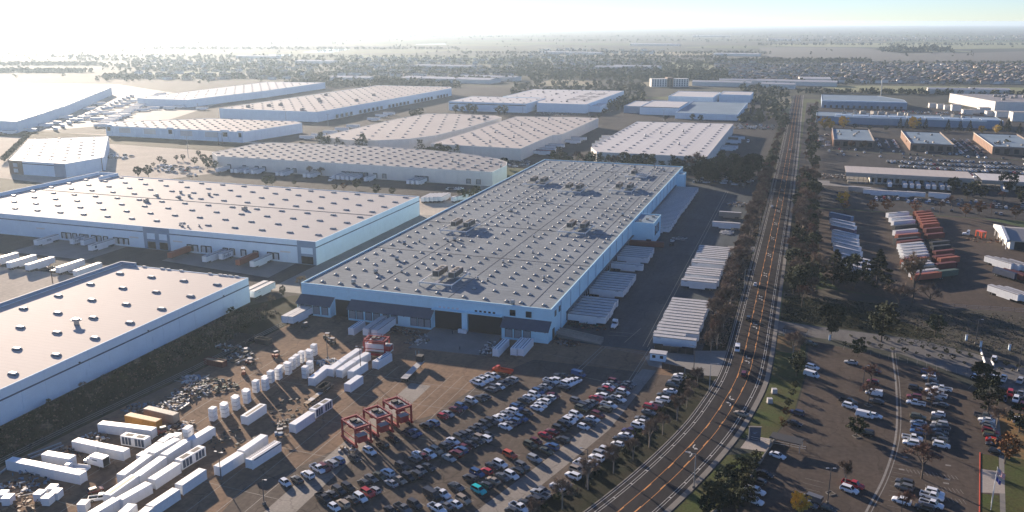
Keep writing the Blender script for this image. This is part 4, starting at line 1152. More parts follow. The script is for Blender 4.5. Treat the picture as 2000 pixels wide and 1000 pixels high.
_body_cache = {}
def vehicle(kind, col, x, y, rz, label, group, detail=True, name=None):
    k = (kind, col)
    if k not in _body_cache:
        me = VEH[kind]['body'].copy(); me.materials[0] = PAINT[col]; _body_cache[k] = me
    o = put(_body_cache[k], name or VNAME[kind], None, (x, y, 0.035), rz)
    tag(o, label, VCAT[kind], group)
    if detail:
        for n, m_, l in VEH[kind]['parts']: put(m_, n, o, l)
    else:
        for n, m_, l in VEH[kind]['parts'][:4]: put(m_, n, o, l)
    return o
TYPES = {'S': 'suv', 'P': 'pickup', 'V': 'van', 'H': 'hatchback'}
def parse(s):
    out = []
    for t in s.split():
        a, b, c = t.split(',')
        out.append((float(a), float(b), c[0], TYPES.get(c[1:2], 'sedan')))
    return out
def kind_mix(k, i):
    if k != 'sedan': return k
    return ('sedan', 'suv', 'sedan', 'hatchback', 'suv')[(i * 7 + 3) % 5]

LINES = {
 'first': ("557,942,w 580,936,c 601,927,wS 621,915,wP 633,914,dS 647,905,sS 661,899,bS 692,894,c 722,881,w 747,869,k 770,857,k 800,849,nP 812,844,b 832,832,k 846,826,b 865,813,r 875,808,s 890,800,d 901,794,b 915,788,c 921,782,wS 938,778,c 947,774,c 958,761,g 966,757,c 976,755,w 982,749,c 992,746,c 1000,741,s 933,748,wP 941,743,wP 950,739,wP 962,734,wP", 0),
 'second': ("632,973,kP 648,965,c 662,958,cS 680,952,kS 710,942,c 725,934,g 741,929,y 757,923,wS 785,911,cS 810,896,g 818,888,w 829,892,d 839,887,w 852,880,e 869,872,c 885,861,w 876,867,n 898,855,c 908,851,c 918,846,g 927,839,c 938,833,g 948,828,c 959,823,c 971,818,w 980,813,w 990,808,s 1000,802,w 1009,796,b 1015,791,c 1024,782,c 1034,776,w 1044,771,w 1051,765,b 1057,760,g 1066,755,s 1072,750,c 1076,744,wP 1083,742,w 1090,735,c 1098,733,k", 0),
 'third': ("653,990,w 670,984,eS 687,976,c 704,972,wS 718,963,r 732,957,s 764,943,s 781,937,e 797,932,k 812,926,c 822,918,g 837,912,c 877,894,s 891,886,d 900,879,b 908,874,d 920,867,c 932,861,c 938,856,e 947,856,w 954,850,c 987,833,w 996,828,g 1004,822,b 1018,817,b 1030,806,c 1049,797,w 1056,791,w 1062,784,w 1068,780,g 1075,776,w 1081,772,d 1101,756,c 1107,750,w 1113,747,w 1119,745,w 1124,741,w 1130,731,bV", 0),
 'fourth': ("764,997,k 787,993,gP 810,985,cS 843,966,cV 863,964,wP 889,951,c 893,950,g 918,934,c 932,924,b 950,920,r 962,910,c 977,906,wS 996,888,o 1036,869,y 1047,861,d 1065,850,r 1078,843,d 1092,837,c 1102,829,k 1111,822,wS 1116,816,w 1125,810,wS 1136,798,y 1143,794,c 1150,789,g 1156,785,g 1164,778,r 1175,773,w 1178,766,c 1186,760,r 1189,754,w 1196,749,g 1200,745,d 1126,783,gS", 0),
 'fifth': ("854,993,wP 870,987,g 888,983,w 905,976,e 935,957,t 949,947,c 963,938,e 982,931,g 999,928,w 1009,920,k 1020,910,gS 1044,896,sS 1067,880,y 1078,872,b 1099,859,c 1140,833,w 1150,825,k 1158,818,w 1168,810,d 1181,799,y 1189,791,wP 1198,782,k 1207,779,wP 1210,771,c 1217,766,w 1219,761,d 1224,754,c 1229,749,g", 0),
 'hedge': ("999,997,c 1014,991,wP 1028,983,c 1043,975,c 1055,964,sP 1061,958,g 1089,951,w 1101,944,e 1119,929,w 1127,918,e 1136,907,wV 1152,905,w 1165,894,wS 1173,887,s 1185,880,w 1206,867,w 1212,857,k 1222,850,w 1229,842,p 1247,832,wS 1251,824,w 1254,817,g 1267,805,g 1270,795,r 1282,789,s 1295,780,wS 1297,771,c 1309,763,w 1313,753,k 1317,746,g 1323,739,s 1328,733,w", 1)}
car_spots = []
for ln, (s, nose) in LINES.items():
    C = parse(s)
    P = [Vector(G(a, b, .7)) for a, b, _, _ in C]
    order = sorted(range(len(C)), key=lambda i: (P[i] - P[0]).length)
    wd = "front lot's %s line" % ln if not nose else 'line nosed to the roadside trees'
    for rank, i in enumerate(order):
        x, y = P[i]
        # the lines fan out with the bend of the road
        yy = min(max(y, 172), 292)
        ang = -26 + (yy - 172) / 120 * (10 if not nose else 22)
        col, kd = C[i][2], kind_mix(C[i][3], i + len(ln))
        r_ = random.Random(i * 31 + len(ln) * 7)
        flip = (180 if r_.random() < .3 else 0) + (180 if nose else 0)
        if kd in ('pickup', 'van') and not nose: flip = 0
        lab = '%s %s, %s from the near end of the %s' % (PNAME[col], VWORD[kd], ORD[rank], wd)
        vehicle(kd, col, x, y, R(ang + flip + r_.uniform(-1.5, 1.5)), lab, 'cars in the front lot')
RL = [
 ('green shaded sedan by the lot entrance fence', '1584,670,y', -25), ('white short SUV parked in the shade of the roadside lawn', '1587,717,wS', -25), ('white panelled van parked in the shade of the roadside lawn', '1585,732,wV', -25),
 ('silver sedan alone near the small round tree', '1662,707,s', 170), ('dark red pickup beside the reddish bare tree', '1704,724,dP', -15), ('red hatchback behind the reddish bare tree', '1705,745,dH', 165),
 ('white box-like van under the reddish bare tree', '1707,768,wV', 170), ('grey sedan in front of the white van', '1712,783,c', 165), ('black pickup next to the small white SUV', '1657,784,kP', -15), ('small white SUV beside the black pickup', '1660,793,wS', -20),
 ('white service van with roof rack near the lone tree', '1689,811,wV', -15), ('white sedan behind the service van', '1708,811,w', -15), ('black SUV in shade under the lone small tree', '1692,845,kS', 170)]
for lab, s, ang in RL:
    for a, b, c, k in parse(s):
        x, y = G(a, b, .7); vehicle(k, c, x, y, R(ang), lab, 'cars in the right lot')
RROWS = {
 'centre-right row of the right lot': ("1813,727,b 1815,737,w 1818,743,k 1822,752,g 1841,759,wP 1825,764,wP 1831,772,wP 1825,780,c 1838,790,c 1833,808,w 1833,820,c 1836,828,s 1836,835,gP 1836,843,c 1836,851,k 1837,860,c 1839,869,w", -8),
 'centre-left row of the right lot': ("1788,758,kS 1786,775,d 1789,787,wP 1793,814,yS 1794,825,s 1793,834,b 1794,843,b 1782,855,wP 1780,865,wS", -6),
 'row facing the brown lawn': ("1922,812,gP 1927,820,w 1930,828,g 1932,835,g 1935,843,r 1937,851,y 1943,860,r 1943,868,k 1945,881,k", -10),
 'row below the lot entrance drive': ("1904,735,w 1926,736,s 1943,738,wP 1960,739,wP 1992,744,sS", 70),
 'short row at the right edge': ("1950,767,yP 1973,768,r 1993,770,sP 1961,778,n 1984,780,wS 1997,793,r 1986,819,w 1996,826,g", 75),
 'nearest group by the white pickups': ("1767,942,cS 1766,951,g 1761,978,wS 1826,962,wS 1820,969,wP 1819,984,wP 1806,992,k", -15),
 'near middle of the right lot': ("1666,946,rP 1659,956,wS", -20),
 'near shaded corner of the right lot': ("1519,889,w 1494,925,k 1483,940,c 1474,958,wP 1470,977,wP 1586,975,gV 1580,984,g 1618,993,k", -22),
 'shaded lawn-side row of the right lot': ("1556,806,n 1552,826,k", -20)}
for rn, (s, ang) in RROWS.items():
    C = parse(s); C.sort(key=lambda c: -c[1])
    for i, (a, b, c, k) in enumerate(C):
        x, y = G(a, b, .7); kd = kind_mix(k, i + len(rn))
        r_ = random.Random(i + len(rn) * 13)
        fl = 180 if r_.random() < .55 else 0
        vehicle(kd, c, x, y, R(ang + fl + r_.uniform(-2, 2)), '%s %s, %s from the near end, %s' % (PNAME[c], VWORD[kd], ORD[i], rn), 'cars in the right lot')
for lab, s, ang in (('white car driving up the road, past the fence trailers', '1475,555,w', 92), ('black car driving towards us on the road', '1462,621,kS', 91), ('white van driving towards us by the gate driveway', '1440,681,wV', -88), ('dark red car driving towards us below the white turn arrow', '1453,730,dS', 88),
                    ('cream car turning out of the right lot onto the road', '1448,807,e', 155), ('white car far up the road by the tree belt', '1508,403,w', 90), ('white car farther up the road near the cross street', '1543,292,w', 90), ('white car parked at the lot entrance gate', '1942,700,wS', 75),
                    ('black sedan parked behind the guard booth fence', '1290,679,k', 160)):
    for a, b, c, k in parse(s):
        x, y = G(a, b, .7); vehicle(k, c, x, y, R(ang), lab, None)

# ------------------------------------------------------------------ trailers and containers
M_TRW = mat('white_trailer_side', (0.72, 0.75, 0.77), 0.5, var=0.05, scale=0.5, fine=0.05)
M_TRR = mat('trailer_roof_sheet', (0.46, 0.45, 0.44), 0.55, var=0.1, scale=0.6, fine=0.06)
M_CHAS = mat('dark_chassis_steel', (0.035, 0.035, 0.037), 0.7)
M_ALU = mat('bare_aluminium', (0.42, 0.42, 0.42), 0.4, metal=0.6)
BOXCOL = {k: mat('container_' + n, c, 0.6, var=0.1, scale=0.7, fine=0.06) for k, n, c in (('o', 'orange', (0.30, 0.085, 0.045)), ('m', 'maroon', (0.13, 0.028, 0.024)), ('n', 'navy', (0.03, 0.05, 0.10)), ('k', 'dark', (0.03, 0.036, 0.042)), ('g', 'green', (0.07, 0.11, 0.085)), ('b', 'blue', (0.10, 0.19, 0.32)), ('w', 'white', (0.60, 0.61, 0.61)), ('y', 'yellow', (0.55, 0.26, 0.05)), ('t', 'tan', (0.33, 0.29, 0.24)), ('p', 'purple', (0.12, 0.09, 0.16)))}
def text_mesh(s, size, m, depth=0.01):
    c = bpy.data.curves.new('lettering', 'FONT'); c.body = s; c.size = size; c.extrude = depth; c.align_x = 'CENTER'; c.align_y = 'CENTER'; c.resolution_u = 2
    o = bpy.data.objects.new('lettering', c); COL.objects.link(o)
    me = bpy.data.meshes.new_from_object(o.evaluated_get(bpy.context.evaluated_depsgraph_get()))
    bpy.data.objects.remove(o); me.materials.clear(); me.materials.append(m); me.name = 'lettering'
    return me
def ribs(mb, x0, x1, y, z0, z1, step, d, m=0):
    x = x0
    s = 1 if y > 0 else -1
    while x < x1:
        mb.bb(x, x + step * .45, min(y, y + s * d), max(y, y + s * d), z0, z1, m); x += step
TRM = {}
def trailer_meshes(L, side, kind):
    k = (L, side.name, kind)
    if k in TRM: return TRM[k]
    P = []
    h = L / 2
    mb = MB()
    if kind == 'van':
        mb.bb(-h, h, -1.27, 1.27, 1.15, 4.03)
        for s in (-1, 1):
            mb.bb(-h + .1, h - .1, min(s * 1.28, s * 1.305), max(s * 1.28, s * 1.305), 1.12, 1.3)
            mb.bb(-h + .1, h - .1, min(s * 1.28, s * 1.305), max(s * 1.28, s * 1.305), 3.86, 4.05, 1)  # upper rail coloured dark to stand for the shadow line below the roof
            x = -h + 1.2
            while x < h - .5: mb.bb(x, x + .07, min(s * 1.28, s * 1.298), max(s * 1.28, s * 1.298), 1.31, 3.91); x += 1.22
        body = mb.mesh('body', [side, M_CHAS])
        mb = MB(); mb.bb(-h, h, -1.27, 1.27, 4.031, 4.07)
        x = -h + 1.6
        while x < h: mb.bb(x - .05, x + .05, -1.25, 1.25, 4.071, 4.09); x += 2.4
        P.append(('roof', mb.mesh('roof', [M_TRR]), None))
        for s in (-1, 1):
            mb = MB(); mb.bb(-h - .05, -h - .005, min(s * .02, s * 1.2), max(s * .02, s * 1.2), 1.25, 3.95); P.append(('door', mb.mesh('door', [side]), None))
        if L > 12:
            for s in (-1, 1):
                mb = MB(); mb.bb(-3.0, 4.2, s * 1.2 - .02, s * 1.2 + .02, .35, 1.1); P.append(('side_skirt', mb.mesh('side_skirt', [side]), None))
    elif kind == 'box':
        mb.bb(-h, h, -1.2, 1.2, 1.25, 3.95)
        for s in (-1, 1): ribs(mb, -h + .2, h - .2, s * 1.2, 1.4, 3.8, .62, .04)
        for x in (-h, h):
            for s in (-1, 1): mb.box(x * .995, s * 1.19, 1.2, .18, .18, 2.85)
        body = mb.mesh('body', [side])
        mb = MB(); mb.bb(-h, h, -1.19, 1.19, 3.951, 4.0); ribs_x = -h + .4
        while ribs_x < h - .3: mb.bb(ribs_x, ribs_x + .3, -1.1, 1.1, 4.001, 4.03); ribs_x += .62
        P.append(('roof', mb.mesh('roof', [side]), None))
        for s in (-1, 1):
            mb = MB(); mb.bb(-h - .05, -h - .005, min(s * .02, s * 1.15), max(s * .02, s * 1.15), 1.35, 3.85); mb.tube((-h - .08, s * .4, 1.4), (-h - .08, s * .4, 3.8), .03, n=4); P.append(('door', mb.mesh('door', [side]), None))
    elif kind == 'flat':
        mb.bb(-h, h, -1.28, 1.28, 1.25, 1.4)
        for s in (-.5, .5): mb.bb(-h + .2, h - .2, s - .08, s + .08, .9, 1.24)
        body = mb.mesh('body', [side])
        for q in range(5):
            g = MB(); g.bb(-h + .05, h - .05, -1.2 + q * .5, -.78 + q * .5, 1.401, 1.44); P.append(('deck_plank', g.mesh('deck_plank', [M_TRR]), None))
    mb = MB()
    for s in (-.55, .55): mb.bb(-h + .1, h - .2, s - .08, s + .08, .85, 1.14)
    mb.bb(-h, -h + .12, -1.2, 1.2, .5, .65); mb.bb(-h + .02, -h + .1, -.7, -.6, .65, 1.14); mb.bb(-h + .02, -h + .1, .6, .7, .65, 1.14)
    mb.bb(-h + 1.0, -h + 3.6, -.9, .9, .55, .84)
    P.append(('chassis', mb.mesh('chassis', [M_CHAS]), None))
    for s in (-.75, .75):
        lg = MB(); lg.bb(h - 3.2, h - 3.05, s - .08, s + .08, .05, 1.14); lg.bb(h - 3.35, h - 2.9, s - .15, s + .15, 0, .05)
        P.append(('landing_leg', lg.mesh('landing_leg', [M_CHAS]), None))
    wm = wheel_mesh(.5, .56)
    for x in ((-h + 1.5, -h + 2.75) if L > 12 else (-h + 1.6,)):
        for s in (-1, 1): P.append(('wheel', wm, (x, s * .95, .5)))
    TRM[k] = (body, P)
    return TRM[k]
def trailer(x, y, rz, label, group, L=16.15, side=None, kind='van', name=None, mark=None):
    side = side or M_TRW
    t = thing(name or ('flatbed_trailer' if kind == 'flat' else 'container_trailer' if kind == 'box' else 'semi_trailer'), label, 'trailer', (x, y, 0.03), rz, group)
    body, P = trailer_meshes(L, side, kind)
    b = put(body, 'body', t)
    for n, m_, l in P: put(m_, n, t, l or (0, 0, 0))
    if mark:
        m_, lx, lz, sides = mark
        for s in sides:
            o = put(m_, 'marking', b, (lx, s * 1.315, lz)); o.rotation_euler = (R(90), 0, 0 if s < 0 else R(180))
    return t
def word_marks():
    """a small dark word-like row of strokes, too small in the photograph to read"""
    mb = MB(); r_ = random.Random(4); x = -.75
    while x < .75:
        w = r_.uniform(.1, .17); h = r_.choice((.2, .2, .28)); mb.box(x, 0, 0, w, h, .006); x += w + .05
    return mb.mesh('marking', [M_NAVY])
WM = word_marks()
def tractor(x, y, rz, label, col='w', group=None):
    t = thing('truck_tractor', label, 'truck', (x, y, 0.035), rz, group)
    p = PAINT[col]
    mb = MB(); mb.bb(-3.2, 3.0, -.45, .45, .6, .95); put(mb.mesh('chassis', [M_CHAS]), 'chassis', t)
    mb = MB(); loft(mb, [(-.9, 1.0, 2.9, 1.15), (.6, 1.0, 2.85, 1.15), (1.0, 1.0, 1.95, 1.12), (2.6, .8, 1.75, .95), (2.95, .7, 1.4, .85)]); mb.bb(-.9, .5, -1.0, 1.0, 2.9, 3.5); put(mb.mesh('cab', [p]), 'cab', t)
    mb = MB(); mb.face([(.64, -1.0, 2.78), (1.0, -1.0, 2.0), (1.0, 1.0, 2.0), (.64, 1.0, 2.78)]); put(mb.mesh('windshield', [M_AUTOGLASS]), 'windshield', t)
    for s in (-1, 1):
        mb = MB(); q = [(-.2, s * 1.165, 1.95), (.6, s * 1.165, 1.95), (.5, s * 1.12, 2.7), (-.2, s * 1.12, 2.7)]; mb.face(q if s < 0 else q[::-1]); put(mb.mesh('side_window', [M_AUTOGLASS]), 'side_window', t)
    wm = wheel_mesh(.5, .5)
    for wx in (-2.7, -1.5, 2.1):
        for s in (-1, 1): put(wm, 'wheel', t, (wx, s * .9, .5))
    return t

# along the docks of the grey-roofed warehouse
east = [d for d in east_docks if 327 < d < 353 or 363 < d < 393.5 or 409 < d < 412.5 or 424 < d < 447 or 494 < d < 628]
EG = ((327, 353, 'first'), (363, 394, 'second'), (409, 413, 'lone spot'), (424, 447, 'third'), (494, 628, 'long far'))
for lo, hi, nm in EG:
    ds = [d for d in east if lo < d < hi]
    for k, d in enumerate(ds):
        r_ = random.Random(int(d * 10))
        lab = 'white trailer, %s from the near end, %s group at the grey-roofed warehouse docks' % (ORD[k], nm) if len(ds) > 1 else 'white trailer docked alone between the second and third groups by the grey roof'
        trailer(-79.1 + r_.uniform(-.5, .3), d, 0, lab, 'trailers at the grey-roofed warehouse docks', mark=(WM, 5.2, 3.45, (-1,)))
trailer(-77.8, 458.5, R(4), 'rusty brown open-top trailer in front of the blue office block', None, 18.5, BOXCOL['m'], 'box')
fr = [313.2, 316.9, 320.6, 324.4, 328.1, 331.8, 335.5, 339.2, 342.9, 346.7, 350.4, 354.1, 357.8, 361.4, 391.6, 395.6, 403.0, 406.8, 410.4, 414.1, 424.6, 428.4, 435.1, 438.9, 442.7, 446.4, 450.2, 454.0, 457.6]
for k, y in enumerate(fr):
    near = y < 380
    kk = k if near else k - 14
    sh = k == 1
    lab = ('short pinkish trailer second in the near fence row' if sh else 'white trailer, %s from the front of the %s row by the roadside trees' % (ORD[kk], 'near' if near else 'farther'))
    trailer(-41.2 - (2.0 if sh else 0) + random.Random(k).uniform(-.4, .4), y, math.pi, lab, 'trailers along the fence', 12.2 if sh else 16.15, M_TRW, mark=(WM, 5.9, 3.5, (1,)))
trailer(-41, 519.5, math.pi, 'white trailer alone beyond the heap of white bins by the fence', 'trailers along the fence')
trailer(-41.5, 550, math.pi, 'beige trailer standing alone at the far end of the fence yard', 'trailers along the fence', 13.5, BOXCOL['t'])
# docks of the off-white-roofed warehouse
FX, SA, LO = text_mesh('FedEx', 2.3, M_NAVY), text_mesh('saia', 2.2, M_NAVY), None
mb = MB(); mb.box(0, 0, 0, 1.3, 1.3, .01); SQ = mb.mesh('emblem', [M_NAVY])
for lab, x, y, L, m_, mk in (
    ('white trailer lettered in dark script, leftmost at the striped warehouse docks', -396.4, 359.7, 15, M_TRW, (SA, -.5, 2.6, (1,))),
    ('short white trailer with large dark lettering, left dock group', -379.6, 364.8, 8.6, M_TRW, (FX, .3, 2.6, (1,))),
    ('short grey trailer docked right of the lettered left one', -371.9, 364.6, 8.6, M_TRW, None),
    ('white trailer with dark square emblem, left dock group', -359.2, 361.2, 17, M_TRW, (SQ, 5.6, 2.6, (1,))),
    ('orange container trailer nearest the slate entrance of the striped warehouse', -308.2, 361.4, 15.6, BOXCOL['o'], None),
    ('white trailer docked between the orange one and the lettered short one', -286.4, 361.4, 16.15, M_TRW, None),
    ('short white trailer with large dark lettering, right dock group', -281.4, 364.4, 8.6, M_TRW, (FX, .3, 2.6, (1,))),
    ('orange container trailer farther right at the striped warehouse docks', -266.2, 361.4, 16.15, BOXCOL['o'], None),
    ('white trailer, rightmost at the striped warehouse docks', -257.8, 361.4, 16.15, M_TRW, None)):
    trailer(x, y, R(-90), lab, 'trailers at the striped warehouse docks', L, m_, 'box' if 'container' in lab else 'van', mark=mk)
for k, (x, y) in enumerate(((-384, 321), (-371.5, 320.5), (-359.5, 320.5), (-341.3, 321.5), (-328.4, 319.5))):
    trailer(x, y, R(90), 'white trailer in the sunlit court behind the cream roof, %s from the left' % ORD[k], 'trailers in the sunlit court')
trailer(-334.5, 322, R(88), 'empty pale flatbed between the two rightmost sunlit court trailers', None, 14, M_ALU, 'flat')
trailer(-347.0, 322, R(91), 'empty pale flatbed left of the fourth sunlit court trailer', None, 14, M_ALU, 'flat')
for k, x in enumerate((-231.6, -227.9)):
    trailer(x, 319, R(90), 'white trailer at the corner of the striped lower building, %s one' % ('left' if k == 0 else 'right'), 'trailers by the lower building corner', mark=(WM, -4.5, 2.8, (-1,)))
# middle warehouse docks
for k, x in enumerate((-455, -440.5, -436.8, -428, -421, -398, -394, -373, -369, -347, -343, -339, -335, -331, -319, -283, -279.2, -275.4)):
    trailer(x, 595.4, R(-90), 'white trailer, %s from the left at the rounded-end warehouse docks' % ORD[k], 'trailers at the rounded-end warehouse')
tractor(-346.8, 583.5, R(-90), 'white truck tractor on the dock side of the rounded-end warehouse')
for k in range(5):
    x, y = G(823.5 + 8.6 * k, 397 - .3 * k)
    trailer(x + .6, y + 8.1, R(90), 'white sunlit trailer, %s from the left in the block of five behind the striped warehouse' % ORD[k], 'trailers behind the striped warehouse')
for k, (px, py) in enumerate(((886, 396), (894, 394))):
    x, y = G(px, py); trailer(x + 1, y + 7, R(80), 'white sunlit trailer by the grey-roofed warehouse wall, %s of two' % ORD[k], 'trailers behind the striped warehouse')
for k, x in enumerate((-338, -332, -326, -322, -318, -314, -306, -421, -411, -400, -397)):
    trailer(x, 513, R(90), 'white trailer half hidden behind the off-white roof edge, %s in the lit strip' % ORD[k], 'trailers in the lit strip')
trailer(-344, 533, R(-2), 'long white trailer standing sideways on the lit strip', None)
trailer(-277, 528, R(4), 'white trailer standing sideways behind a small tree on the lit strip', None)
# further docks
for k, (y, L, c) in enumerate(((936, 16, 'w'), (926, 10, 'k'), (904, 14.5, 'w'), (862, 15, 'w'), (852, 14, 'w'))):
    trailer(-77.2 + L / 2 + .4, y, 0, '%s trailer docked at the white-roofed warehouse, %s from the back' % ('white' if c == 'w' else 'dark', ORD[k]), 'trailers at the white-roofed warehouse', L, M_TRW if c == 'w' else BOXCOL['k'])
tractor(-56, 916, R(-100), 'white truck beside the white-roofed warehouse docks')
for k, (y, c) in enumerate(((768, 'w'), (776, 'o'), (787, 'w'), (806, 'w'), (818, 'w'), (852, 'w'), (876, 'w'))):
    trailer(-240 + 8.4 + (7.5 if y > 835 else 0), y, 0, '%s trailer docked at the tan-roofed warehouse, %s from the near end' % ('orange' if c == 'o' else 'white', ORD[k]), 'trailers at the tan-roofed warehouse', 16.15, M_TRW if c == 'w' else BOXCOL['o'])
for k, (px, py) in enumerate(((1172, 288), (1178, 283), (1186, 277), (1190, 272))):
    x, y = G(px, py); trailer(x, y, R(15), 'white sunlit trailer beside the white-roofed warehouse left wall, %s from the near end' % ORD[k], 'trailers left of the white roof')
# terminal lot east of the road, three angled columns
def column(pts, ang, cols, word, group, L=16.15):
    for k, (px, py) in enumerate(pts):
        x, y = G(px, py); c = cols[k % len(cols)]
        nm = dict(w='white', o='orange', m='maroon', k='dark', b='blue', g='green', p='purple', t='tan')[c]
        trailer(x, y, R(ang), '%s trailer, %s from the back of the %s' % (nm, ORD[k], word), group, L, M_TRW if c == 'w' else BOXCOL[c], 'van' if c in 'wbp' else 'box')
column([(1642, 431), (1644, 443.5), (1647, 450), (1646, 457), (1650, 467), (1650, 476), (1650, 483), (1653, 491), (1655, 500), (1668, 516), (1669, 525), (1668, 534)], -38, 'bwwpwwwwwwww', 'left angled column of the trailer lot', 'trailers in the angled lot')
column([(1752, 427), (1758, 436), (1763, 443), (1765, 452), (1767, 462), (1772, 470), (1769, 478), (1776, 483), (1777, 489), (1780, 495), (1782, 500), (1784, 506), (1786, 512), (1785, 519), (1788, 526), (1794, 531), (1799, 537), (1803, 543), (1808, 549)], 38, 'wwwkwokmwwwwwowwkwo', 'middle angled column of the trailer lot', 'trailers in the angled lot')
column([(1800, 424), (1804, 429), (1807, 434), (1810, 439), (1812, 444), (1815, 449), (1821, 458), (1824, 469), (1834, 485), (1836, 493), (1841, 503), (1841, 513), (1851, 517), (1845, 528), (1847, 543)], 38, 'oooooommkkmmomg', 'right angled column of the trailer lot', 'containers in the angled lot', 12.4)
for k in range(4):
    x, y = G(1951 + 13 * k, 523 + 2.2 * k); trailer(x + k * .4, y + 1, R(-52), 'white trailer near the workshop, %s of a slanted group of four' % ORD[k], 'trailers by the workshop')
for k, c in enumerate('nmm'):
    x, y = G(1962 + 16 * k, 543 + 3 * k); trailer(x, y, R(-52), '%s container trailer in the slanted pair group below the workshop, %s' % ('navy' if c == 'n' else 'maroon', ORD[k]), 'trailers by the workshop', 12.4, BOXCOL[c], 'box')
for k in range(3):
    x, y = G(1960 + 15 * k, 582 + 2 * k); trailer(x, y, R(-52), 'white trailer nearest the brown field corner, %s of three' % ORD[k], 'trailers by the workshop')
tractor(*G(1890, 461), R(170), 'white truck tractor by the orange frame near the workshop')
# terminal docks
for k, x in enumerate((62, 72.5, 77, 81.5, 88, 92, 97.5, 102, 116, 140, 158)):
    trailer(x, 699.5 if x < 120 else 705.5, R(-90), 'white trailer, %s from the left at the terminal docks' % ORD[k], 'trailers at the truck terminal')
for k, (px, py, L) in enumerate(((1709, 382, 16), (1741, 384, 6), (1764, 385, 14), (1788, 386, 12), (1834, 388, 14))):
    x, y = G(px, py); trailer(x, y, R(-8), 'white trailer parked lengthwise before the terminal, %s from the left' % ORD[k], 'trailers before the terminal', L)
trailer(*G(1678, 376), R(-5), 'silver tank-like trailer at the left end of the terminal', None, 15, M_ALU)
# hazy left yard rows
for k in range(24):
    x = -786 - k * 11.0; y = 812 + k * 17.5
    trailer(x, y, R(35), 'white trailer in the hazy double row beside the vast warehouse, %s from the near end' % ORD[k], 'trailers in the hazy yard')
for k in range(16):
    x = -812 - k * 16; y = 770 + k * 26
    trailer(x, y, R(148), 'white trailer along the hazy vast warehouse wall, %s from the near end' % ORD[k], 'trailers at the vast warehouse wall')
LP = [(265, 212), (280, 217), (300, 214), (225, 232), (245, 228), (180, 226), (200, 222), (40, 253), (60, 258), (130, 232), (150, 238), (165, 233), (110, 243), (90, 248), (210, 214), (232, 210), (246, 205), (258, 200), (215, 225), (190, 236), (330, 214), (350, 211), (376, 208), (395, 215), (20, 262), (75, 240), (175, 215), (195, 205)]
for k, (px, py) in enumerate(LP):
    x, y = G(px, py); trailer(x, y, R((k * 53) % 70), 'white trailer standing loose in the hazy left yard, %s' % ORD[k], 'loose trailers in the hazy yard')
for k, (px, py) in enumerate(((645, 262), (668, 256), (690, 250), (730, 236), (745, 229), (760, 225), (600, 272), (622, 268))):
    x, y = G(px, py); trailer(x, y, R(10), 'white trailer on the pale strip left of the curved roof, %s from the near end' % ORD[k], 'trailers left of the curved roof')

# ------------------------------------------------------------------ white units in the yard
M_WHITE = mat('white_unit_casing', (0.77, 0.785, 0.79), 0.5, var=0.04, scale=0.8, fine=0.04)
def unit_box(L, style):
    k = ('U', L, style)
    if k in TRM: return TRM[k]
    P = []; h = L / 2; mb = MB()
    mb.bb(-h, h, -1.2, 1.2, .15, 2.88)
    for x in (-h, h):
        for s in (-1, 1): mb.box(x * .996, s * 1.19, 0, .16, .16, 2.9)
    for s in (-1, 1): mb.bb(-h, h, s * 1.205 - .03, s * 1.205 + .03, .02, .2)
    mesh = mb.mesh('casing', [M_WHITE])
    g = MB(); g.bb(-h + .02, h - .02, -1.18, 1.18, 2.881, 2.93); P.append(('roof', g.mesh('roof', [M_WHITE]), None))
    for s in (-1, 1):
        g = MB(); g.bb(-h - .05, -h - .005, min(s * .03, s * 1.08), max(s * .03, s * 1.08), .25, 2.75); P.append(('door', g.mesh('door', [M_WHITE]), None))
    if style == 'plain':
        n = int(L / 2.0)
        for q in range(n):
            g = MB(); w = (L - .4) / n; g.bb(-h + .2 + w * q + .03, -h + .2 + w * (q + 1) - .03, -1.245, -1.205, .35, 2.7); P.append(('side_panel', g.mesh('side_panel', [M_WHITE]), None))
            g = MB(); g.bb(-h + .2 + w * q + .03, -h + .2 + w * (q + 1) - .03, 1.205, 1.245, .35, 2.7); P.append(('side_panel', g.mesh('side_panel', [M_WHITE]), None))
    if style in ('slot', 'open'):
        for s in (-.55, .55) if style == 'slot' else (-.2,):
            g = MB(); g.bb(-h + .6, h - .6, s - (.12 if style == 'slot' else .5), s + (.12 if style == 'slot' else .5), 2.931, 2.95); P.append(('roof_opening', g.mesh('roof_opening', [M_DARK]), None))
    if style == 'stripe':
        for s in (-.75, .35, .95):
            g = MB(); g.bb(-h + .5, h - .3, s - .08, s + .08, 2.931, 2.96); P.append(('roof_rail', g.mesh('roof_rail', [M_BROWN]), None))
        g = MB(); g.bb(-h + .9, h, -1.26, -1.206, 2.4, 2.7); P.append(('side_band', g.mesh('side_band', [M_NAVY]), None))
    if style == 'bays':
        n = int(L / 1.15)
        for q in range(n):
            w = (L - .6) / n
            for s in (-1, 1):
                g = MB(); g.bb(-h + .3 + w * q + .12, -h + .3 + w * (q + 1) - .12, s * 1.22 - .02, s * 1.22 + .02, .35, 2.6); P.append(('bay_door', g.mesh('bay_door', [M_NAVY if q != n // 2 else M_WHITE]), None))
        g = MB(); g.bb(-h + 1, -.6, -.8, .8, 2.931, 2.95); P.append(('roof_opening', g.mesh('roof_opening', [M_HVACD]), None))
        g = MB(); g.bb(.6, h - 1, -.8, .8, 2.931, 2.95); P.append(('roof_opening', g.mesh('roof_opening', [M_HVACD]), None))
    TRM[k] = (mesh, P); return TRM[k]
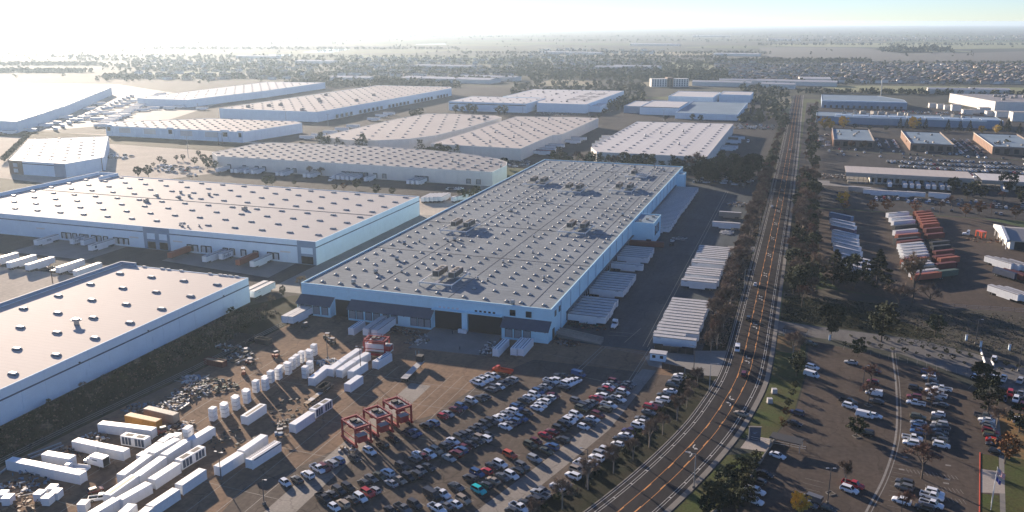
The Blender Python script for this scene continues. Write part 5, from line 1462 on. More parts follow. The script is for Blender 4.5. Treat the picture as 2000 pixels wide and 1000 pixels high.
def white_unit(p0, p1, style, label, z=0.0, L=None):
    """near-end and far-end ground points"""
    a, b = Vector(p0), Vector(p1); d = b - a; L = L or max(5, round(d.length * 2) / 2); d.normalize()
    c = a + d * L / 2
    t = thing('equipment_container', label, 'container', (c.x, c.y, .02 + z), math.atan2(d.y, d.x), 'white containers in the yard')
    m_, P = unit_box(L, style); put(m_, 'casing', t)
    for n, g, _ in P: put(g, n, t)
    return t
YARD = [
 ((426, 930), (470, 902), 'plain', 'plain white container left of the striped one, near the red gantries'), ((472, 898), (518, 866), 'plain', 'white container behind the stripe-roofed one'), ((487, 916), (543, 880), 'stripe', 'white container with brown roof rails and dark blue band'),
 ((572, 846), (609, 821), 'plain', 'white container with torn sheeting on the ground, left of the red gantries'), ((611, 816), (644, 795), 'bays', 'white container with dark blue side doors, left of the red gantries'), ((733, 721), (761, 704), 'slot', 'short white container below the loaded red gantry'),
 ((685, 741), (713, 722), 'plain', 'white container second right in the block by the lamp post'), ((663, 738), (691, 719), 'plain', 'white container, front one of the middle pair by the lamp post'), ((692, 718), (720, 702), 'plain', 'white container, rear one of the middle pair by the lamp post'),
 ((645, 736), (673, 715), 'plain', 'white container, front one of the left pair by the lamp post'), ((674, 714), (702, 695), 'plain', 'white container, rear one of the left pair by the lamp post'), ((679, 766), (703, 749), 'plain', 'short white container beside the long pole shadow'), ((609, 754), (641, 728), 'plain', 'white container with sheets at its foot left of the block'),
 ((478, 830), (514, 806), 'open', 'open-topped white container below the row of white stacks'), ((295, 1008), (347, 973), 'plain', 'white container cut by the lower picture edge, long blue side'), ((351, 966), (398, 934), 'plain', 'white container with blue shaded side, rightmost of the lower left block'),
 ((298, 955), (348, 922), 'slot', 'white container with dark slot under its roof, lower left block'), ((236, 994), (292, 962), 'plain', 'white container with roof hatch, front of the lower left block'), ((211, 986), (266, 947), 'open', 'white container with recessed roof, leftmost of the lower left block'),
 ((268, 948), (320, 910), 'plain', 'white container, second column of the lower left block'), ((350, 917), (396, 889), 'bays', 'white container with dark rack bays, lower left block'), ((322, 906), (368, 876), 'plain', 'tall white container behind the rack bays, lower left block'),
 ((298, 902), (349, 873), 'slot', 'open-topped white container behind the tall one'), ((238, 946), (292, 906), 'slot', 'open-topped white container, left edge of the lower left block'), ((373, 876), (416, 850), 'plain', 'white container at the back of the lower left block'),
 ((178, 1024), (231, 992), 'plain', 'white container at the picture edge, left'), ((230, 1032), (262, 1003), 'plain', 'white container at the picture edge, second'), ((268, 1032), (292, 1012), 'plain', 'white container at the picture edge, third'),
 ((198, 842), (248, 848), 'plain', 'white container, left of the pair beside the yellow one'), ((249, 848), (302, 855), 'plain', 'white container, right of the pair beside the yellow one'), ((243, 865), (290, 873), 'bays', 'white frame container with dark bays before the yellow one'),
 ((149, 876), (199, 887), 'open', 'white container with boxes on top behind the box truck'), ((200, 887), (248, 897), 'plain', 'white container with round vents behind the box truck'), ((21, 914), (67, 923), 'plain', 'white container, left of the long line of three'), ((68, 923), (115, 933), 'plain', 'white container, middle of the long line of three'), ((116, 933), (164, 943), 'slot', 'white container, right of the long line of three'), ((90, 902), (143, 911), 'plain', 'short white container behind the long line of three')]
for a, b, st, lab in YARD: white_unit(G(*a), G(*b), st, lab)
def cargo_box(px, py, rz, c, label, L=12.2):
    x, y = G(px, py)
    t = thing('shipping_container', label, 'container', (x, y, -1.18), rz)
    b, P = trailer_meshes(L, BOXCOL[c], 'box'); put(b, 'body', t)
    for n, m_, l in P:
        if n in ('roof', 'door'): put(m_, n, t, l or (0, 0, 0))
cargo_box(281, 831, R(-3), 'y', 'orange-yellow shipping container in the lower left yard')
cargo_box(316, 818, R(-5), 't', 'tan grey shipping container behind the yellow one')
# stacks of white cabinets: every cabinet is its own thing
def cabinet_mesh():
    mb = MB(); mb.box(0, 0, .16, 1.75, 2.1, 1.22); mb.box(0, 0, 0, 1.5, 1.85, .16, m=1); mb.box(0, 0, 1.38, 1.8, 2.15, .05)
    return mb.mesh('cabinet', [M_WHITE, M_CHAS])
CAB = cabinet_mesh()
def lid_mesh():
    mb = MB(); mb.box(-.9, 0, .3, .04, 1.6, .9); return mb.mesh('front_panel', [M_TRR])
CABF = lid_mesh()
stacks = [(417, 821, 3), (440, 814, 3), (438, 803, 2), (462, 800, 3), (460, 789, 2), (483, 787, 3), (481, 776, 2), (501, 766, 3), (519, 762, 3), (518, 750, 2), (530, 747, 3), (545, 741, 3), (548, 729, 2), (564, 731, 3), (561, 722, 2), (572, 721, 3), (580, 715, 3), (590, 708, 3), (606, 706, 3), (614, 694, 3), (603, 697, 2), (597, 738, 3), (606, 728, 3), (368, 861, 3), (370, 850, 2)]
for k, (px, py, n) in enumerate(stacks):
    x, y = G(px, py)
    for j in range(n):
        r_ = random.Random(k * 5 + j)
        pos = ('bottom', 'middle', 'topmost')[j if n == 3 else j * 2]
        o = put(CAB, 'cabinet', None, (x + r_.uniform(-.05, .05), y + r_.uniform(-.05, .05), .02 + j * 1.44), r_.uniform(-.01, .01) + .06)
        tag(o, 'white cabinet, %s in stack %s counted from the lower left of the white stack row' % (pos, ORD[k]), 'cabinet', 'white cabinets stacked in the yard')
        put(CABF, 'front_panel', o)
for k, (px, py) in enumerate(((280, 901), (295, 892), (308, 883), (321, 873), (334, 865), (346, 863), (80, 977), (95, 985), (112, 974), (104, 966), (165, 997), (18, 985), (8, 978))):
    x, y = G(px, py)
    o = put(CAB, 'cabinet', None, (x, y, .02), .03 * k, (1.25, 1.2, 1.7)); put(CABF, 'front_panel', o)
    tag(o, 'tall white cabinet beside the lower left containers, %s in the list from the rack row' % ORD[k], 'cabinet', 'tall white cabinets by the containers')

# ------------------------------------------------------------------ red straddle carriers
M_REDP = mat('red_machine_paint', (0.32, 0.022, 0.026), 0.5, var=0.1, scale=0.6)
def carrier(loc, rz, label, load):
    t = thing('straddle_carrier', label, 'straddle carrier', (*loc, 0.02), rz, 'red straddle carriers')
    L, W, H = 8.6, 4.9, 6.2
    for sx in (-1, 1):
        for sy in (-1, 1):
            mb = MB(); mb.box(sx * (L / 2 - .3), sy * W / 2, .9, .55, .5, H - .9); mb.build('leg', M_REDP, t)
    for sy in (-1, 1):
        mb = MB(); mb.box(0, sy * W / 2, .55, L + .8, .62, .75); mb.bar((-L / 2 + .3, sy * W / 2, 3.0), (L / 2 - .3, sy * W / 2, 3.0), .22); b = mb.build('sill_beam', M_REDP, t)
        mb = MB(); mb.bar((-L / 2, sy * W / 2, H), (L / 2, sy * W / 2, H), .42, .5); mb.build('top_beam', M_REDP, t)
        wm = wheel_mesh(.62, .5)
        for x in (-3.2, -1.4, 1.4, 3.2): put(wm, 'wheel', t, (x, sy * W / 2, .62))
    for x in (-L / 2 + .3, L / 2 - .3):
        mb = MB(); mb.bar((x, -W / 2, H), (x, W / 2, H), .5, .6); mb.build('cross_beam', M_REDP, t)
    mb = MB(); mb.bb(-2.4, 2.4, -W / 2 + .4, W / 2 - .4, H - .35, H - .05); mb.build('deck', M_STEELG, t)
    mb = MB(); mb.bb(-1.6, -.2, -1.2, .6, H - .04, H + .75); mb.bb(.3, 1.2, -.4, 1.2, H - .04, H + .5); mb.tube((-.1, 1.2, H), (1.6, 1.2, H), .25, n=6); mb.build('winch', M_CHAS, t)
    mb = MB()
    for y in (-W / 2, W / 2):
        mb.bar((-L / 2, y, H + 1.0), (L / 2, y, H + 1.0), .08)
        for q in range(6): mb.bar((-L / 2 + q * L / 5, y, H + .2), (-L / 2 + q * L / 5, y, H + 1.0), .07)
    mb.build('handrail', M_REDP, t)
    mb = MB(); mb.bb(L / 2 - .1, L / 2 + 1.9, -W / 2 - .3, .2, 2.6, 4.6); cab = mb.build('engine_box', M_REDP, t)
    mb = MB(); mb.bb(L / 2 - .1, L / 2 + 2.0, -W / 2 - .35, .25, 4.61, 4.8); mb.build('engine_cover', M_STEELG, cab)
    mb = MB(); mb.bb(-L / 2 - 1.5, -L / 2 - .0, .4, W / 2, 2.4, 4.4); c2 = mb.build('cab', M_REDP, t)
    mb = MB(); mb.bb(-L / 2 - 1.56, -L / 2 - 1.51, .6, W / 2 - .2, 3.1, 4.2); mb.build('window', M_AUTOGLASS, c2)
    mb = MB(); mb.bb(-3.0, 3.0, -1.1, 1.1, H - 1.6, H - 1.2); mb.build('spreader', M_REDP, t)
    return t
for k, ((px, py), lab) in enumerate((((697, 862), 'red straddle carrier, nearest of the row of three beside the car lot'), ((739, 842), 'red straddle carrier, middle of the row of three'), ((777, 824), 'red straddle carrier, farthest of the row of three'))):
    carrier(G(px, py), R(-32), lab, False)
c = carrier(G(737, 692), R(6), 'red straddle carrier holding a white container near the warehouse docks', True)
x, y = G(739, 691)
white_unit((x - 5.0, y - .6), (x + 6.0, y + .5), 'plain', 'white container carried inside the red straddle carrier near the docks', 1.3, 10.5)
# dock-side containers and trailers at the front of the grey-roofed warehouse
for a, b, st, lab in (((686, 655), (700, 640), 'slot', 'short blue-shaded container in front of the left lean-to'), ((968, 697), (993, 668), 'slot', 'pale container with roof slots left of the pair under the right lean-to'), ((1003, 695), (1014, 675), 'slot', 'pale container with roof slots, left of the pair'), ((1017, 696), (1027, 677), 'slot', 'pale container with roof slots, right of the pair')):
    p0, p1 = Vector(G(*a)), Vector(G(*b)); white_unit(p0, p0 + Vector((0, 12)), st, lab, 0, 12 if 'short' not in lab else 9.5)
for x0, y0, lab in ((-157.0, 291.9, 'shaded white trailer backed to the middle lean-to, left one'), (-152.9, 291.4, 'shaded white trailer backed to the middle lean-to, right one')): trailer(x0, y0, R(-90), lab, 'trailers at the lean-to docks')
for k, (px, py) in enumerate(((557, 636), (569, 637))):
    x, y = G(px, py); trailer(x, y + 8, R(-92), 'white trailer at the left lean-to dock, %s one with sunlit roof' % ('left' if k == 0 else 'right'), 'trailers at the lean-to docks')
x, y = G(807, 729); ft = trailer(x, y, R(93), 'empty brown-decked flatbed trailer alone in the sunlit yard', None, 17, M_CHAS, 'flat')
mb = MB(); mb.box(0, 0, 1.46, 2.4, 2.4, 2.2); o = mb.build('covered_load', M_TRIM, None, (x - .9, y + 8.0, .03), R(93)); tag(o, 'black covered load standing on the front of the lone flatbed', 'load')

# ------------------------------------------------------------------ trees
def leaf_mat(name, c0, c1, c2, rough=0.85):
    """leaves: per-tree tone plus patchy variation from place to place"""
    m = bpy.data.materials.new(name); m.use_nodes = True
    nt = m.node_tree; N = nt.nodes; L = nt.links
    b = N['Principled BSDF']; b.inputs['Roughness'].default_value = rough; b.inputs['Specular IOR Level'].default_value = 0.15
    g = N.new('ShaderNodeNewGeometry'); n = N.new('ShaderNodeTexNoise'); n.inputs['Scale'].default_value = 0.55; n.inputs['Detail'].default_value = 4
    L.new(g.outputs['Position'], n.inputs['Vector'])
    r = N.new('ShaderNodeValToRGB'); r.color_ramp.elements[0].position = .32; r.color_ramp.elements[0].color = (*c0, 1); r.color_ramp.elements[1].position = .7; r.color_ramp.elements[1].color = (*c2, 1)
    e = r.color_ramp.elements.new(.5); e.color = (*c1, 1)
    L.new(n.outputs['Fac'], r.inputs[0])
    oi = N.new('ShaderNodeObjectInfo'); mr = N.new('ShaderNodeMapRange'); mr.inputs[3].default_value = .72; mr.inputs[4].default_value = 1.3
    L.new(oi.outputs['Random'], mr.inputs[0])
    v = N.new('ShaderNodeVectorMath'); v.operation = 'SCALE'; L.new(r.outputs[0], v.inputs[0]); L.new(mr.outputs[0], v.inputs['Scale'])
    L.new(v.outputs[0], b.inputs['Base Color'])
    return m
LM_DARK = leaf_mat('dark_evergreen_leaves', (0.016, 0.024, 0.014), (0.028, 0.038, 0.020), (0.048, 0.056, 0.028))
LM_GREEN = leaf_mat('olive_green_leaves', (0.030, 0.038, 0.018), (0.055, 0.062, 0.028), (0.09, 0.09, 0.04))
LM_AUT = leaf_mat('rusty_autumn_leaves', (0.09, 0.045, 0.022), (0.16, 0.075, 0.03), (0.22, 0.11, 0.045))
LM_YEL = leaf_mat('yellow_autumn_leaves', (0.24, 0.17, 0.03), (0.42, 0.29, 0.05), (0.5, 0.34, 0.07))
LM_TWIG = leaf_mat('grey_brown_twigs', (0.10, 0.072, 0.055), (0.165, 0.12, 0.09), (0.25, 0.185, 0.14))
LM_TWIGR = leaf_mat('reddish_bare_twigs', (0.085, 0.045, 0.035), (0.13, 0.07, 0.055), (0.18, 0.11, 0.085))
LM_TWIGT = leaf_mat('tan_bare_twigs', (0.16, 0.115, 0.075), (0.24, 0.175, 0.115), (0.32, 0.25, 0.17))
M_BARK = mat('brown_grey_bark', (0.11, 0.088, 0.07), 0.95, var=0.2, scale=1.5)
M_BARKP = mat('pale_bark', (0.24, 0.20, 0.165), 0.95, var=0.2, scale=1.5)

def rdir(r, up=0.0):
    while True:
        v = Vector((r.uniform(-1, 1), r.uniform(-1, 1), r.uniform(-1, 1)))
        if .05 < v.length < 1:
            v.normalize(); v.z += up; return v.normalized()
def leafy(seed, h, rad, base=0.25, clumps=46, per=20, size=.42, shape='round', lm=None, bark=None):
    r = random.Random(seed)
    tk = MB(); top = Vector((r.uniform(-.4, .4), r.uniform(-.4, .4), h * .72))
    tk.tube((0, 0, -.1), (top.x * .4, top.y * .4, h * .35), h * .024, h * .017, 7); tk.tube((top.x * .4, top.y * .4, h * .35), top, h * .017, h * .006, 6)
    cr = MB()
    zc, hz_ = h * (base + 1) / 2, h * (1 - base) / 2
    for c in range(clumps):
        if shape == 'round':
            d = rdir(r); q = r.uniform(.35, 1.0) ** .5
            p = Vector((d.x * rad * q, d.y * rad * q, zc + d.z * hz_ * q))
            if d.z < -.3: p.x *= .7; p.y *= .7
            cs = rad * r.uniform(.2, .36)
        elif shape == 'cone':
            t = (c + r.random()) / clumps; a = c * 2.4 + r.uniform(-.5, .5)
            rr = rad * (1 - t) ** .85 * r.uniform(.55, 1.05)
            p = Vector((math.cos(a) * rr, math.sin(a) * rr, h * (base + (1 - base) * t)))
            cs = .26 * rad * (1.15 - t)
        else:                                   # tall, ragged
            t = r.random(); a = r.uniform(0, 6.28)
            rr = rad * (.45 + .55 * math.sin(math.pi * min(1, t * 1.1))) * r.uniform(.25, 1)
            p = Vector((math.cos(a) * rr, math.sin(a) * rr, h * (base + (1 - base) * t)))
            cs = rad * r.uniform(.2, .38)
        if c % 4 == 0: tk.tube((0, 0, p.z * .62), p, h * .006, .02, 4)
        for l in range(per):
            d = rdir(r) * cs * r.uniform(.3, 1.0); d.z *= .7
            o = p + d
            u = rdir(r); w = u.orthogonal().normalized(); s = size * r.uniform(.6, 1.25)
            a_, b_ = u * s, w * s * .7
            cr.face([o - a_, o + b_ * .8, o + a_, o - b_])
    return tk.mesh('trunk', [bark or M_BARK]), cr.mesh('crown', [lm])
def bare(seed, h, rad, lm, bark, twigs=520, tw=.05, tl=1.1):
    r = random.Random(seed); tk = MB(); tips = []
    def grow(p, d, l, rr, dep):
        q = p + d * l
        tk.tube(p, q, rr, rr * .62, 5 if dep < 2 else 3, cap=False)
        if dep >= 3: tips.append((p, q, d)); return
        for k in range(r.choice((3, 3, 4)) if dep else 4):
            nd = (d + rdir(r, .25) * (.75 if dep else .6)).normalized()
            grow(q if k else p.lerp(q, .75), nd, l * r.uniform(.62, .82), rr * .55, dep + 1)
    grow(Vector((0, 0, -.1)), Vector((0, 0, 1)), h * .24, h * .02, 0)
    ext = max(1e-3, max((Vector((t[1].x, t[1].y, 0))).length for t in tips)); zt = max(t[1].z for t in tips)
    fx, fz = rad / ext * .9, h * .94 / zt
    tk.v = [(x * fx if z > h * .1 else x, y * fx if z > h * .1 else y, z * fz) for x, y, z in tk.v]
    cr = MB()
    for k in range(twigs):
        p, q, d = tips[k % len(tips)]
        p = Vector((p.x * fx, p.y * fx, p.z * fz)); q = Vector((q.x * fx, q.y * fx, q.z * fz))
        o = p.lerp(q, r.uniform(.1, 1.0)); nd = (d * .6 + rdir(r, .3)).normalized(); l = tl * r.uniform(.5, 1.2)
        s = nd.orthogonal().normalized(); s.rotate(__import__('mathutils').Quaternion(nd, r.uniform(0, 6.28))); s *= tw * r.uniform(.7, 1.3)
        e = o + nd * l
        cr.face([o - s, o + s, e])
        e2 = o + nd * l * .55 + rdir(r) * l * .5
        cr.face([o + nd * l * .3 - s * .8, o + nd * l * .3 + s * .8, e2])
    return tk.mesh('trunk', [bark]), cr.mesh('crown', [lm])
TREE = {}
for i in range(3):
    TREE['bare', i] = bare(10 + i, 9.0, 3.6, LM_TWIG, M_BARKP, 1300, .05, 1.3)
    TREE['barered', i] = bare(20 + i, 7.5, 3.6, LM_TWIGR, M_BARK, 650, .045, 1.1)
    TREE['dark', i] = leafy(30 + i, 9.5, 3.6, .18, 52, 24, .40, 'round', LM_DARK)
    TREE['pine', i] = leafy(40 + i, 12, 3.4, .1, 64, 22, .38, 'cone', LM_DARK)
    TREE['gum', i] = leafy(50 + i, 14, 4.0, .16, 56, 24, .44, 'tall', LM_GREEN if i == 1 else LM_DARK)
    TREE['green', i] = leafy(60 + i, 6, 2.6, .22, 38, 22, .32, 'round', LM_GREEN)
for i in range(2):
    TREE['autumn', i] = leafy(70 + i, 8, 3.2, .25, 44, 16, .34, 'round', LM_AUT)
    TREE['yellow', i] = leafy(80 + i, 11, 5.0, .14, 56, 26, .46, 'round', LM_YEL)
    TREE['tan', i] = bare(90 + i, 12, 5.0, LM_TWIGT, M_BARK, 1100, .06, 1.5)
    TREE['bush', i] = leafy(95 + i, 1.7, 1.2, .0, 16, 18, .22, 'round', LM_DARK if i else LM_GREEN)
    TREE['scrub', i] = bare(98 + i, 3.4, 2.2, LM_TWIG, M_BARK, 420, .035, .8)
TH = dict(bare=9, barered=7.5, dark=9.5, pine=12, gum=14, green=6, autumn=8, yellow=11, tan=12, bush=1.7, scrub=3.4)
TN = dict(bare='bare_tree', barered='bare_tree', dark='evergreen_tree', pine='conifer_tree', gum='eucalyptus_tree', green='broadleaf_tree', autumn='autumn_tree', yellow='autumn_tree', tan='bare_tree', bush='shrub', scrub='shrub')
_tc = [0]
def tree(kind, x, y, h, label, group=None, wide=1.0):
    _tc[0] += 1
    r = random.Random(_tc[0] * 17)
    n = 3 if (kind, 2) in TREE else 2
    tm, cm = TREE[kind, r.randrange(n)]
    s = h / TH[kind]
    t = thing(TN[kind], label, 'shrub' if 'shrub' in TN[kind] else 'tree', (x, y, .02), r.uniform(0, 6.28), group)
    t.scale = (s * wide, s * wide, s)
    put(tm, 'trunk', t); put(cm, 'crown', t)
    return t
rt = random.Random(99)
# belt of bare trees between the truck court and the road
k = 0; y = 312.0
while y < 700:
    x = -26.6 + rt.uniform(-2.6, 2.4)
    if not (466 < y < 484 and x > -30): tree('bare' if rt.random() < .78 else 'barered', x, y, rt.uniform(8.5, 12.5), 'bare grey-brown tree in the belt between truck court and road, %s from the front' % ORD[k], 'bare trees beside the road'); k += 1
    y += rt.uniform(3.6, 6.0)
y = 700.0; k = 0
while y < 1150:
    tree(rt.choice(('bare', 'barered', 'dark')), -26 + rt.uniform(-3, 3), y, rt.uniform(7, 11), 'tree in the far roadside belt left of the road, %s past the white-roofed warehouse front' % ORD[k], 'far roadside trees'); k += 1; y += rt.uniform(9, 15)
# bare trees between the hedge row of cars and the road
for k, (px, py, h) in enumerate(((1098, 995, 8.5), (1148, 957, 9.5), (1198, 925, 9.5), (1236, 899, 7), (1268, 874, 9), (1294, 850, 7), (1322, 822, 9), (1341, 796, 7), (1348, 776, 6.5), (1362, 752, 7), (1040, 1030, 8))):
    x, y = G(px, py); tree('bare', x, y, h, 'bare pale tree behind the hedge line of cars, %s from the near end' % ORD[k], 'bare verge trees')
for k in range(46):
    t_ = k / 46; p = samp(_h, .12 + .86 * t_); x, y = p.x + rt.uniform(1.6, 5.5), p.y + rt.uniform(-2, 2)
    tree(rt.choice(('bush', 'scrub', 'bush')), x, y, rt.uniform(1.0, 2.4), 'low dark shrub behind the hedge line of cars, %s from the near end' % ORD[k], 'verge shrubs')
# dark verge beside the striped lower building
for k in range(40):
    x, y = rt.uniform(-224, -207.5), 165 + k * 3.5 + rt.uniform(-2, 2)
    tree(rt.choice(('scrub', 'bush', 'scrub')), x, y, rt.uniform(1.5, 3.6), 'dark scrub bush along the striped lower building, %s from the near end' % ORD[k], 'scrub by the lower building')
for k, (px, py, h) in enumerate(((588, 570, 8), (530, 600, 6), (415, 668, 5))):
    x, y = G(px, py); tree('tan', x, y, h, ('pale tan bare tree at the grey-roofed warehouse corner', 'rusty bare bush tree behind the left lean-to', 'small tan bare tree beside the striped wall')[k], None)
tree('dark', *G(553, 582), 6, 'dark spiky evergreen beside the tan bare tree', None, .6)
# shrubs along the drive between the two big warehouses
for k in range(26):
    tree('bush' if k % 3 else 'green', -203.5 + rt.uniform(-3.5, 2.5), 350 + k * 9.2, rt.uniform(1.6, 3.6), 'dark shrub in the bed along the grey-roofed warehouse, %s from the front' % ORD[k], 'shrubs between the big warehouses')
for k, (px, py, h, kd) in enumerate(((602, 505, 4, 'green'), (625, 506, 4, 'green'), (578, 503, 5, 'dark'))):
    x, y = G(px, py); tree(kd, x, y, h, 'small tree beside the slate corner entrance, %s' % ORD[k], 'trees at the slate corner')
# middle court
for k, (px, py, h, kd) in enumerate(((520, 363, 8, 'green'), (532, 363, 8, 'green'), (575, 362, 4, 'green'), (605, 346, 9, 'bare'), (629, 347, 9, 'bare'), (672, 372, 6, 'autumn'), (697, 370, 8, 'green'), (735, 381, 8, 'green'), (766, 382, 6, 'green'), (903, 391, 8, 'green'), (930, 384, 8, 'green'), (920, 388, 7, 'green'), (270, 346, 9, 'dark'), (290, 346, 10, 'dark'), (655, 372, 5, 'green'))):
    x, y = G(px, py); tree(kd, x, y, h, 'tree in the strip behind the off-white roof, %s listed from the left group' % ORD[k], 'trees in the middle court')
for k, (px, py, h) in enumerate(((312, 318, 6), (322, 322, 5), (345, 314, 5), (358, 314, 6), (380, 322, 7), (398, 318, 8), (405, 330, 9), (412, 322, 9), (420, 332, 8), (388, 306, 6), (337, 335, 4), (367, 335, 4), (300, 326, 4))):
    x, y = G(px, py); tree('dark' if k % 2 else 'green', x, y, h, 'dark tree on the bright bare ground left of the rounded-end warehouse, %s' % ORD[k], 'trees on the bare ground')
# tall trees behind the rounded-end warehouse
for k, (px, py, h, kd) in enumerate(((590, 291, 7, 'green'), (628, 293, 17, 'gum'), (642, 292, 13, 'gum'), (660, 295, 13, 'gum'), (670, 298, 10, 'gum'), (697, 298, 13, 'gum'), (709, 299, 18, 'gum'), (768, 305, 6, 'barered'), (792, 306, 6, 'barered'), (820, 309, 17, 'gum'), (842, 311, 12, 'dark'), (858, 311, 15, 'dark'), (872, 311, 13, 'dark'), (893, 314, 14, 'gum'), (985, 330, 10, 'dark'))):
    x, y = G(px, py); tree(kd, x, y, h, 'dark tree rising behind the rounded-end warehouse, %s from the left' % ORD[k], 'trees behind the rounded-end warehouse')
for k, (px, py, h) in enumerate(((805, 232, 12), (820, 230, 14), (812, 228, 10))):
    x, y = G(px, py); tree('dark', x, y, h, 'dark tree left of the curved roof far end, %s' % ORD[k], 'trees at the curved roof')
# tree row between the grey and the white roofs
for k in range(40):
    x = -205 + k * 4.4 + rt.uniform(-1.5, 1.5)
    kd = rt.choice(('gum', 'dark', 'gum', 'pine', 'barered')) if x < -75 else rt.choice(('gum', 'dark', 'dark', 'pine', 'gum'))
    hh = rt.uniform(11, 17) if x < -150 else rt.uniform(10, 15) if x < -90 else rt.uniform(14, 21)
    tree(kd, x, 706 + rt.uniform(-6, 12), hh, 'dark tree in the row between the grey and the white roofs, %s from the left' % ORD[k], 'trees between the grey and white roofs')
for k in range(34):
    tree(rt.choice(('dark', 'gum', 'dark')), rt.uniform(-80, -34), rt.uniform(662, 730), rt.uniform(9, 18), 'dark tree in the clump right of the grey-roofed warehouse far end, %s' % ORD[k], 'tree clump beyond the truck court')
# east side of the road
y = 398.0; k = 0
while y < 690:
    for j in range(2):
        tree(rt.choice(('dark', 'bare', 'gum', 'bare', 'barered', 'dark')), 1.5 + j * 6 + rt.uniform(-2, 2), y + rt.uniform(-3, 3), rt.uniform(9, 15), 'tree in the dark belt right of the road, %s from the front' % ORD[k], 'dark trees right of the road'); k += 1
    y += rt.uniform(6.5, 9)
for k, (px, py, h, kd, wd, lab) in enumerate((
    (1596, 556, 14, 'tan', .9, 'pale bare tree left of the dark conifers by the trailer lot'), (1628, 556, 15, 'pine', 1.5, 'dark conifer in front of the left trailer column, left one'), (1668, 563, 15, 'dark', .95, 'broad dark evergreen in front of the left trailer column'), (1712, 563, 16, 'pine', 1.5, 'dark conifer right of the broad evergreen by the trailer lot'),
    (1640, 560, 10, 'dark', 1, 'dark shrubby evergreen between the two conifers'), (1782, 592, 20, 'tan', 1.15, 'huge tan bare tree before the middle trailer column'), (1755, 600, 9, 'scrub', 1.2, 'scrubby undergrowth at the foot of the huge tan tree'), (1815, 596, 8, 'scrub', 1.2, 'scrubby bush right of the huge tan tree'),
    (1566, 600, 9, 'barered', 1, 'grey bare bush near the road above the entrance road'), (1560, 575, 9, 'dark', 1, 'dark tree by the road right edge above the leaf-strewn grass'), (1622, 660, 13, 'dark', .8, 'dark evergreen on the entrance road left part'), (1721, 668, 14, 'dark', .95, 'layered dark evergreen in the middle of the entrance road'),
    (1826, 655, 8, 'dark', 1, 'low dark evergreen at the field edge above the entrance road'), (1675, 697, 6, 'green', 1, 'small round tree alone in the right lot'), (1548, 700, 10, 'bare', 1, 'bare tree on the lawn beside the shaded lot edge'), (1555, 735, 8, 'dark', .9, 'dark shrub tree on the lot edge under the bare tree'),
    (1672, 853, 5.5, 'green', 1.1, 'lone small tree in the right lot middle'), (1919, 768, 10, 'dark', 1, 'dark round evergreen left of the short car row'), (1928, 812, 11, 'dark', 1, 'dark round evergreen above the row facing the brown lawn'), (1700, 752, 7, 'barered', 1, 'reddish bare tree among the cars of the right lot left'), (1696, 790, 7, 'barered', 1, 'reddish bare tree below the white box van'),
    (1812, 752, 6, 'barered', 1, 'small bare tree at the head of the centre-right row'), (1818, 800, 7, 'barered', 1, 'bare tree between the two centre rows'), (1806, 872, 6, 'barered', 1, 'dark bare tree at the foot of the centre rows'), (1800, 935, 9, 'barered', 1.2, 'wide reddish bare tree over the empty marked bays'), (1760, 1003, 6, 'barered', 1, 'bare tree at the bottom edge by the white SUV'),
    (1650, 952, 7, 'bare', .9, 'thin bare tree beside the double lamp post'), (1945, 842, 7, 'bare', 1, 'bare tree by the footpath right of the short rows'), (1962, 905, 8, 'autumn', 1, 'orange tree on the brown lawn right of the footpath'), (1990, 845, 8, 'dark', 1, 'dark tree at the right edge by the white roof'), (1560, 1003, 5, 'yellow', 1, 'orange-yellow tree at the bottom edge before the parked van'))):
    x, y = G(px, py); tree(kd, x, y, h * 1.15, lab, None, wd)
for k, (px, py, h) in enumerate(((1395, 990, 7), (1412, 962, 7), (1430, 945, 6), (1448, 935, 6), (1425, 985, 7), (1442, 965, 6), (1460, 948, 5), (1408, 1005, 7), (1440, 1000, 7), (1465, 985, 5), (1380, 1010, 6), (1468, 925, 5), (1476, 905, 4))):
    x, y = G(px, py); tree('dark' if k % 3 else 'green', x, y, h, 'dark shrubby tree in the clump between road bend and lot fence, %s' % ORD[k], 'clump inside the road bend')
for k, (px, py, h) in enumerate(((1540, 795, 3), (1535, 815, 3.5), (1545, 775, 3), (1530, 838, 3), (1552, 760, 3), (1525, 825, 2))):
    x, y = G(px, py); tree('autumn' if k % 2 else 'green', x, y, h, 'low orange-tinged shrub along the lot fence, %s from the back' % ORD[k], 'shrubs along the lot fence')
for k in range(30):
    t_ = k / 30; px = 1650 + 350 * t_; py = 683 + 62 * t_ ** 1.2 + rt.uniform(-4, 4) - (14 if k % 2 else 0)
    x, y = G(px, py - 12); tree('bush', x, y, rt.uniform(.9, 1.8), 'dark hedge shrub along the entrance road, %s from the left' % ORD[k], 'entrance road shrubs')
# autumn row before the terminal
for k, (px, py, h, kd) in enumerate(((1645, 400, 9, 'yellow'), (1650, 412, 7, 'autumn'), (1703, 416, 9, 'autumn'), (1731, 415, 9, 'autumn'), (1786, 418, 9, 'autumn'), (1835, 418, 9, 'barered'), (1858, 410, 10, 'barered'), (1885, 424, 9, 'autumn'), (1912, 420, 9, 'autumn'), (1936, 418, 8, 'barered'), (1983, 428, 9, 'autumn'), (1861, 378, 12, 'dark'), (1900, 385, 12, 'dark'), (1888, 388, 11, 'dark'), (1918, 390, 10, 'dark'), (1966, 378, 16, 'dark'), (1990, 388, 9, 'dark'), (1958, 398, 9, 'barered'), (1996, 400, 10, 'dark'))):
    x, y = G(px, py); tree(kd, x, y, h, '%s tree in the row before the truck terminal, %s from the left' % (dict(yellow='golden', autumn='rusty orange', barered='thin bare', dark='dark evergreen')[kd], ORD[k]), 'trees before the terminal')
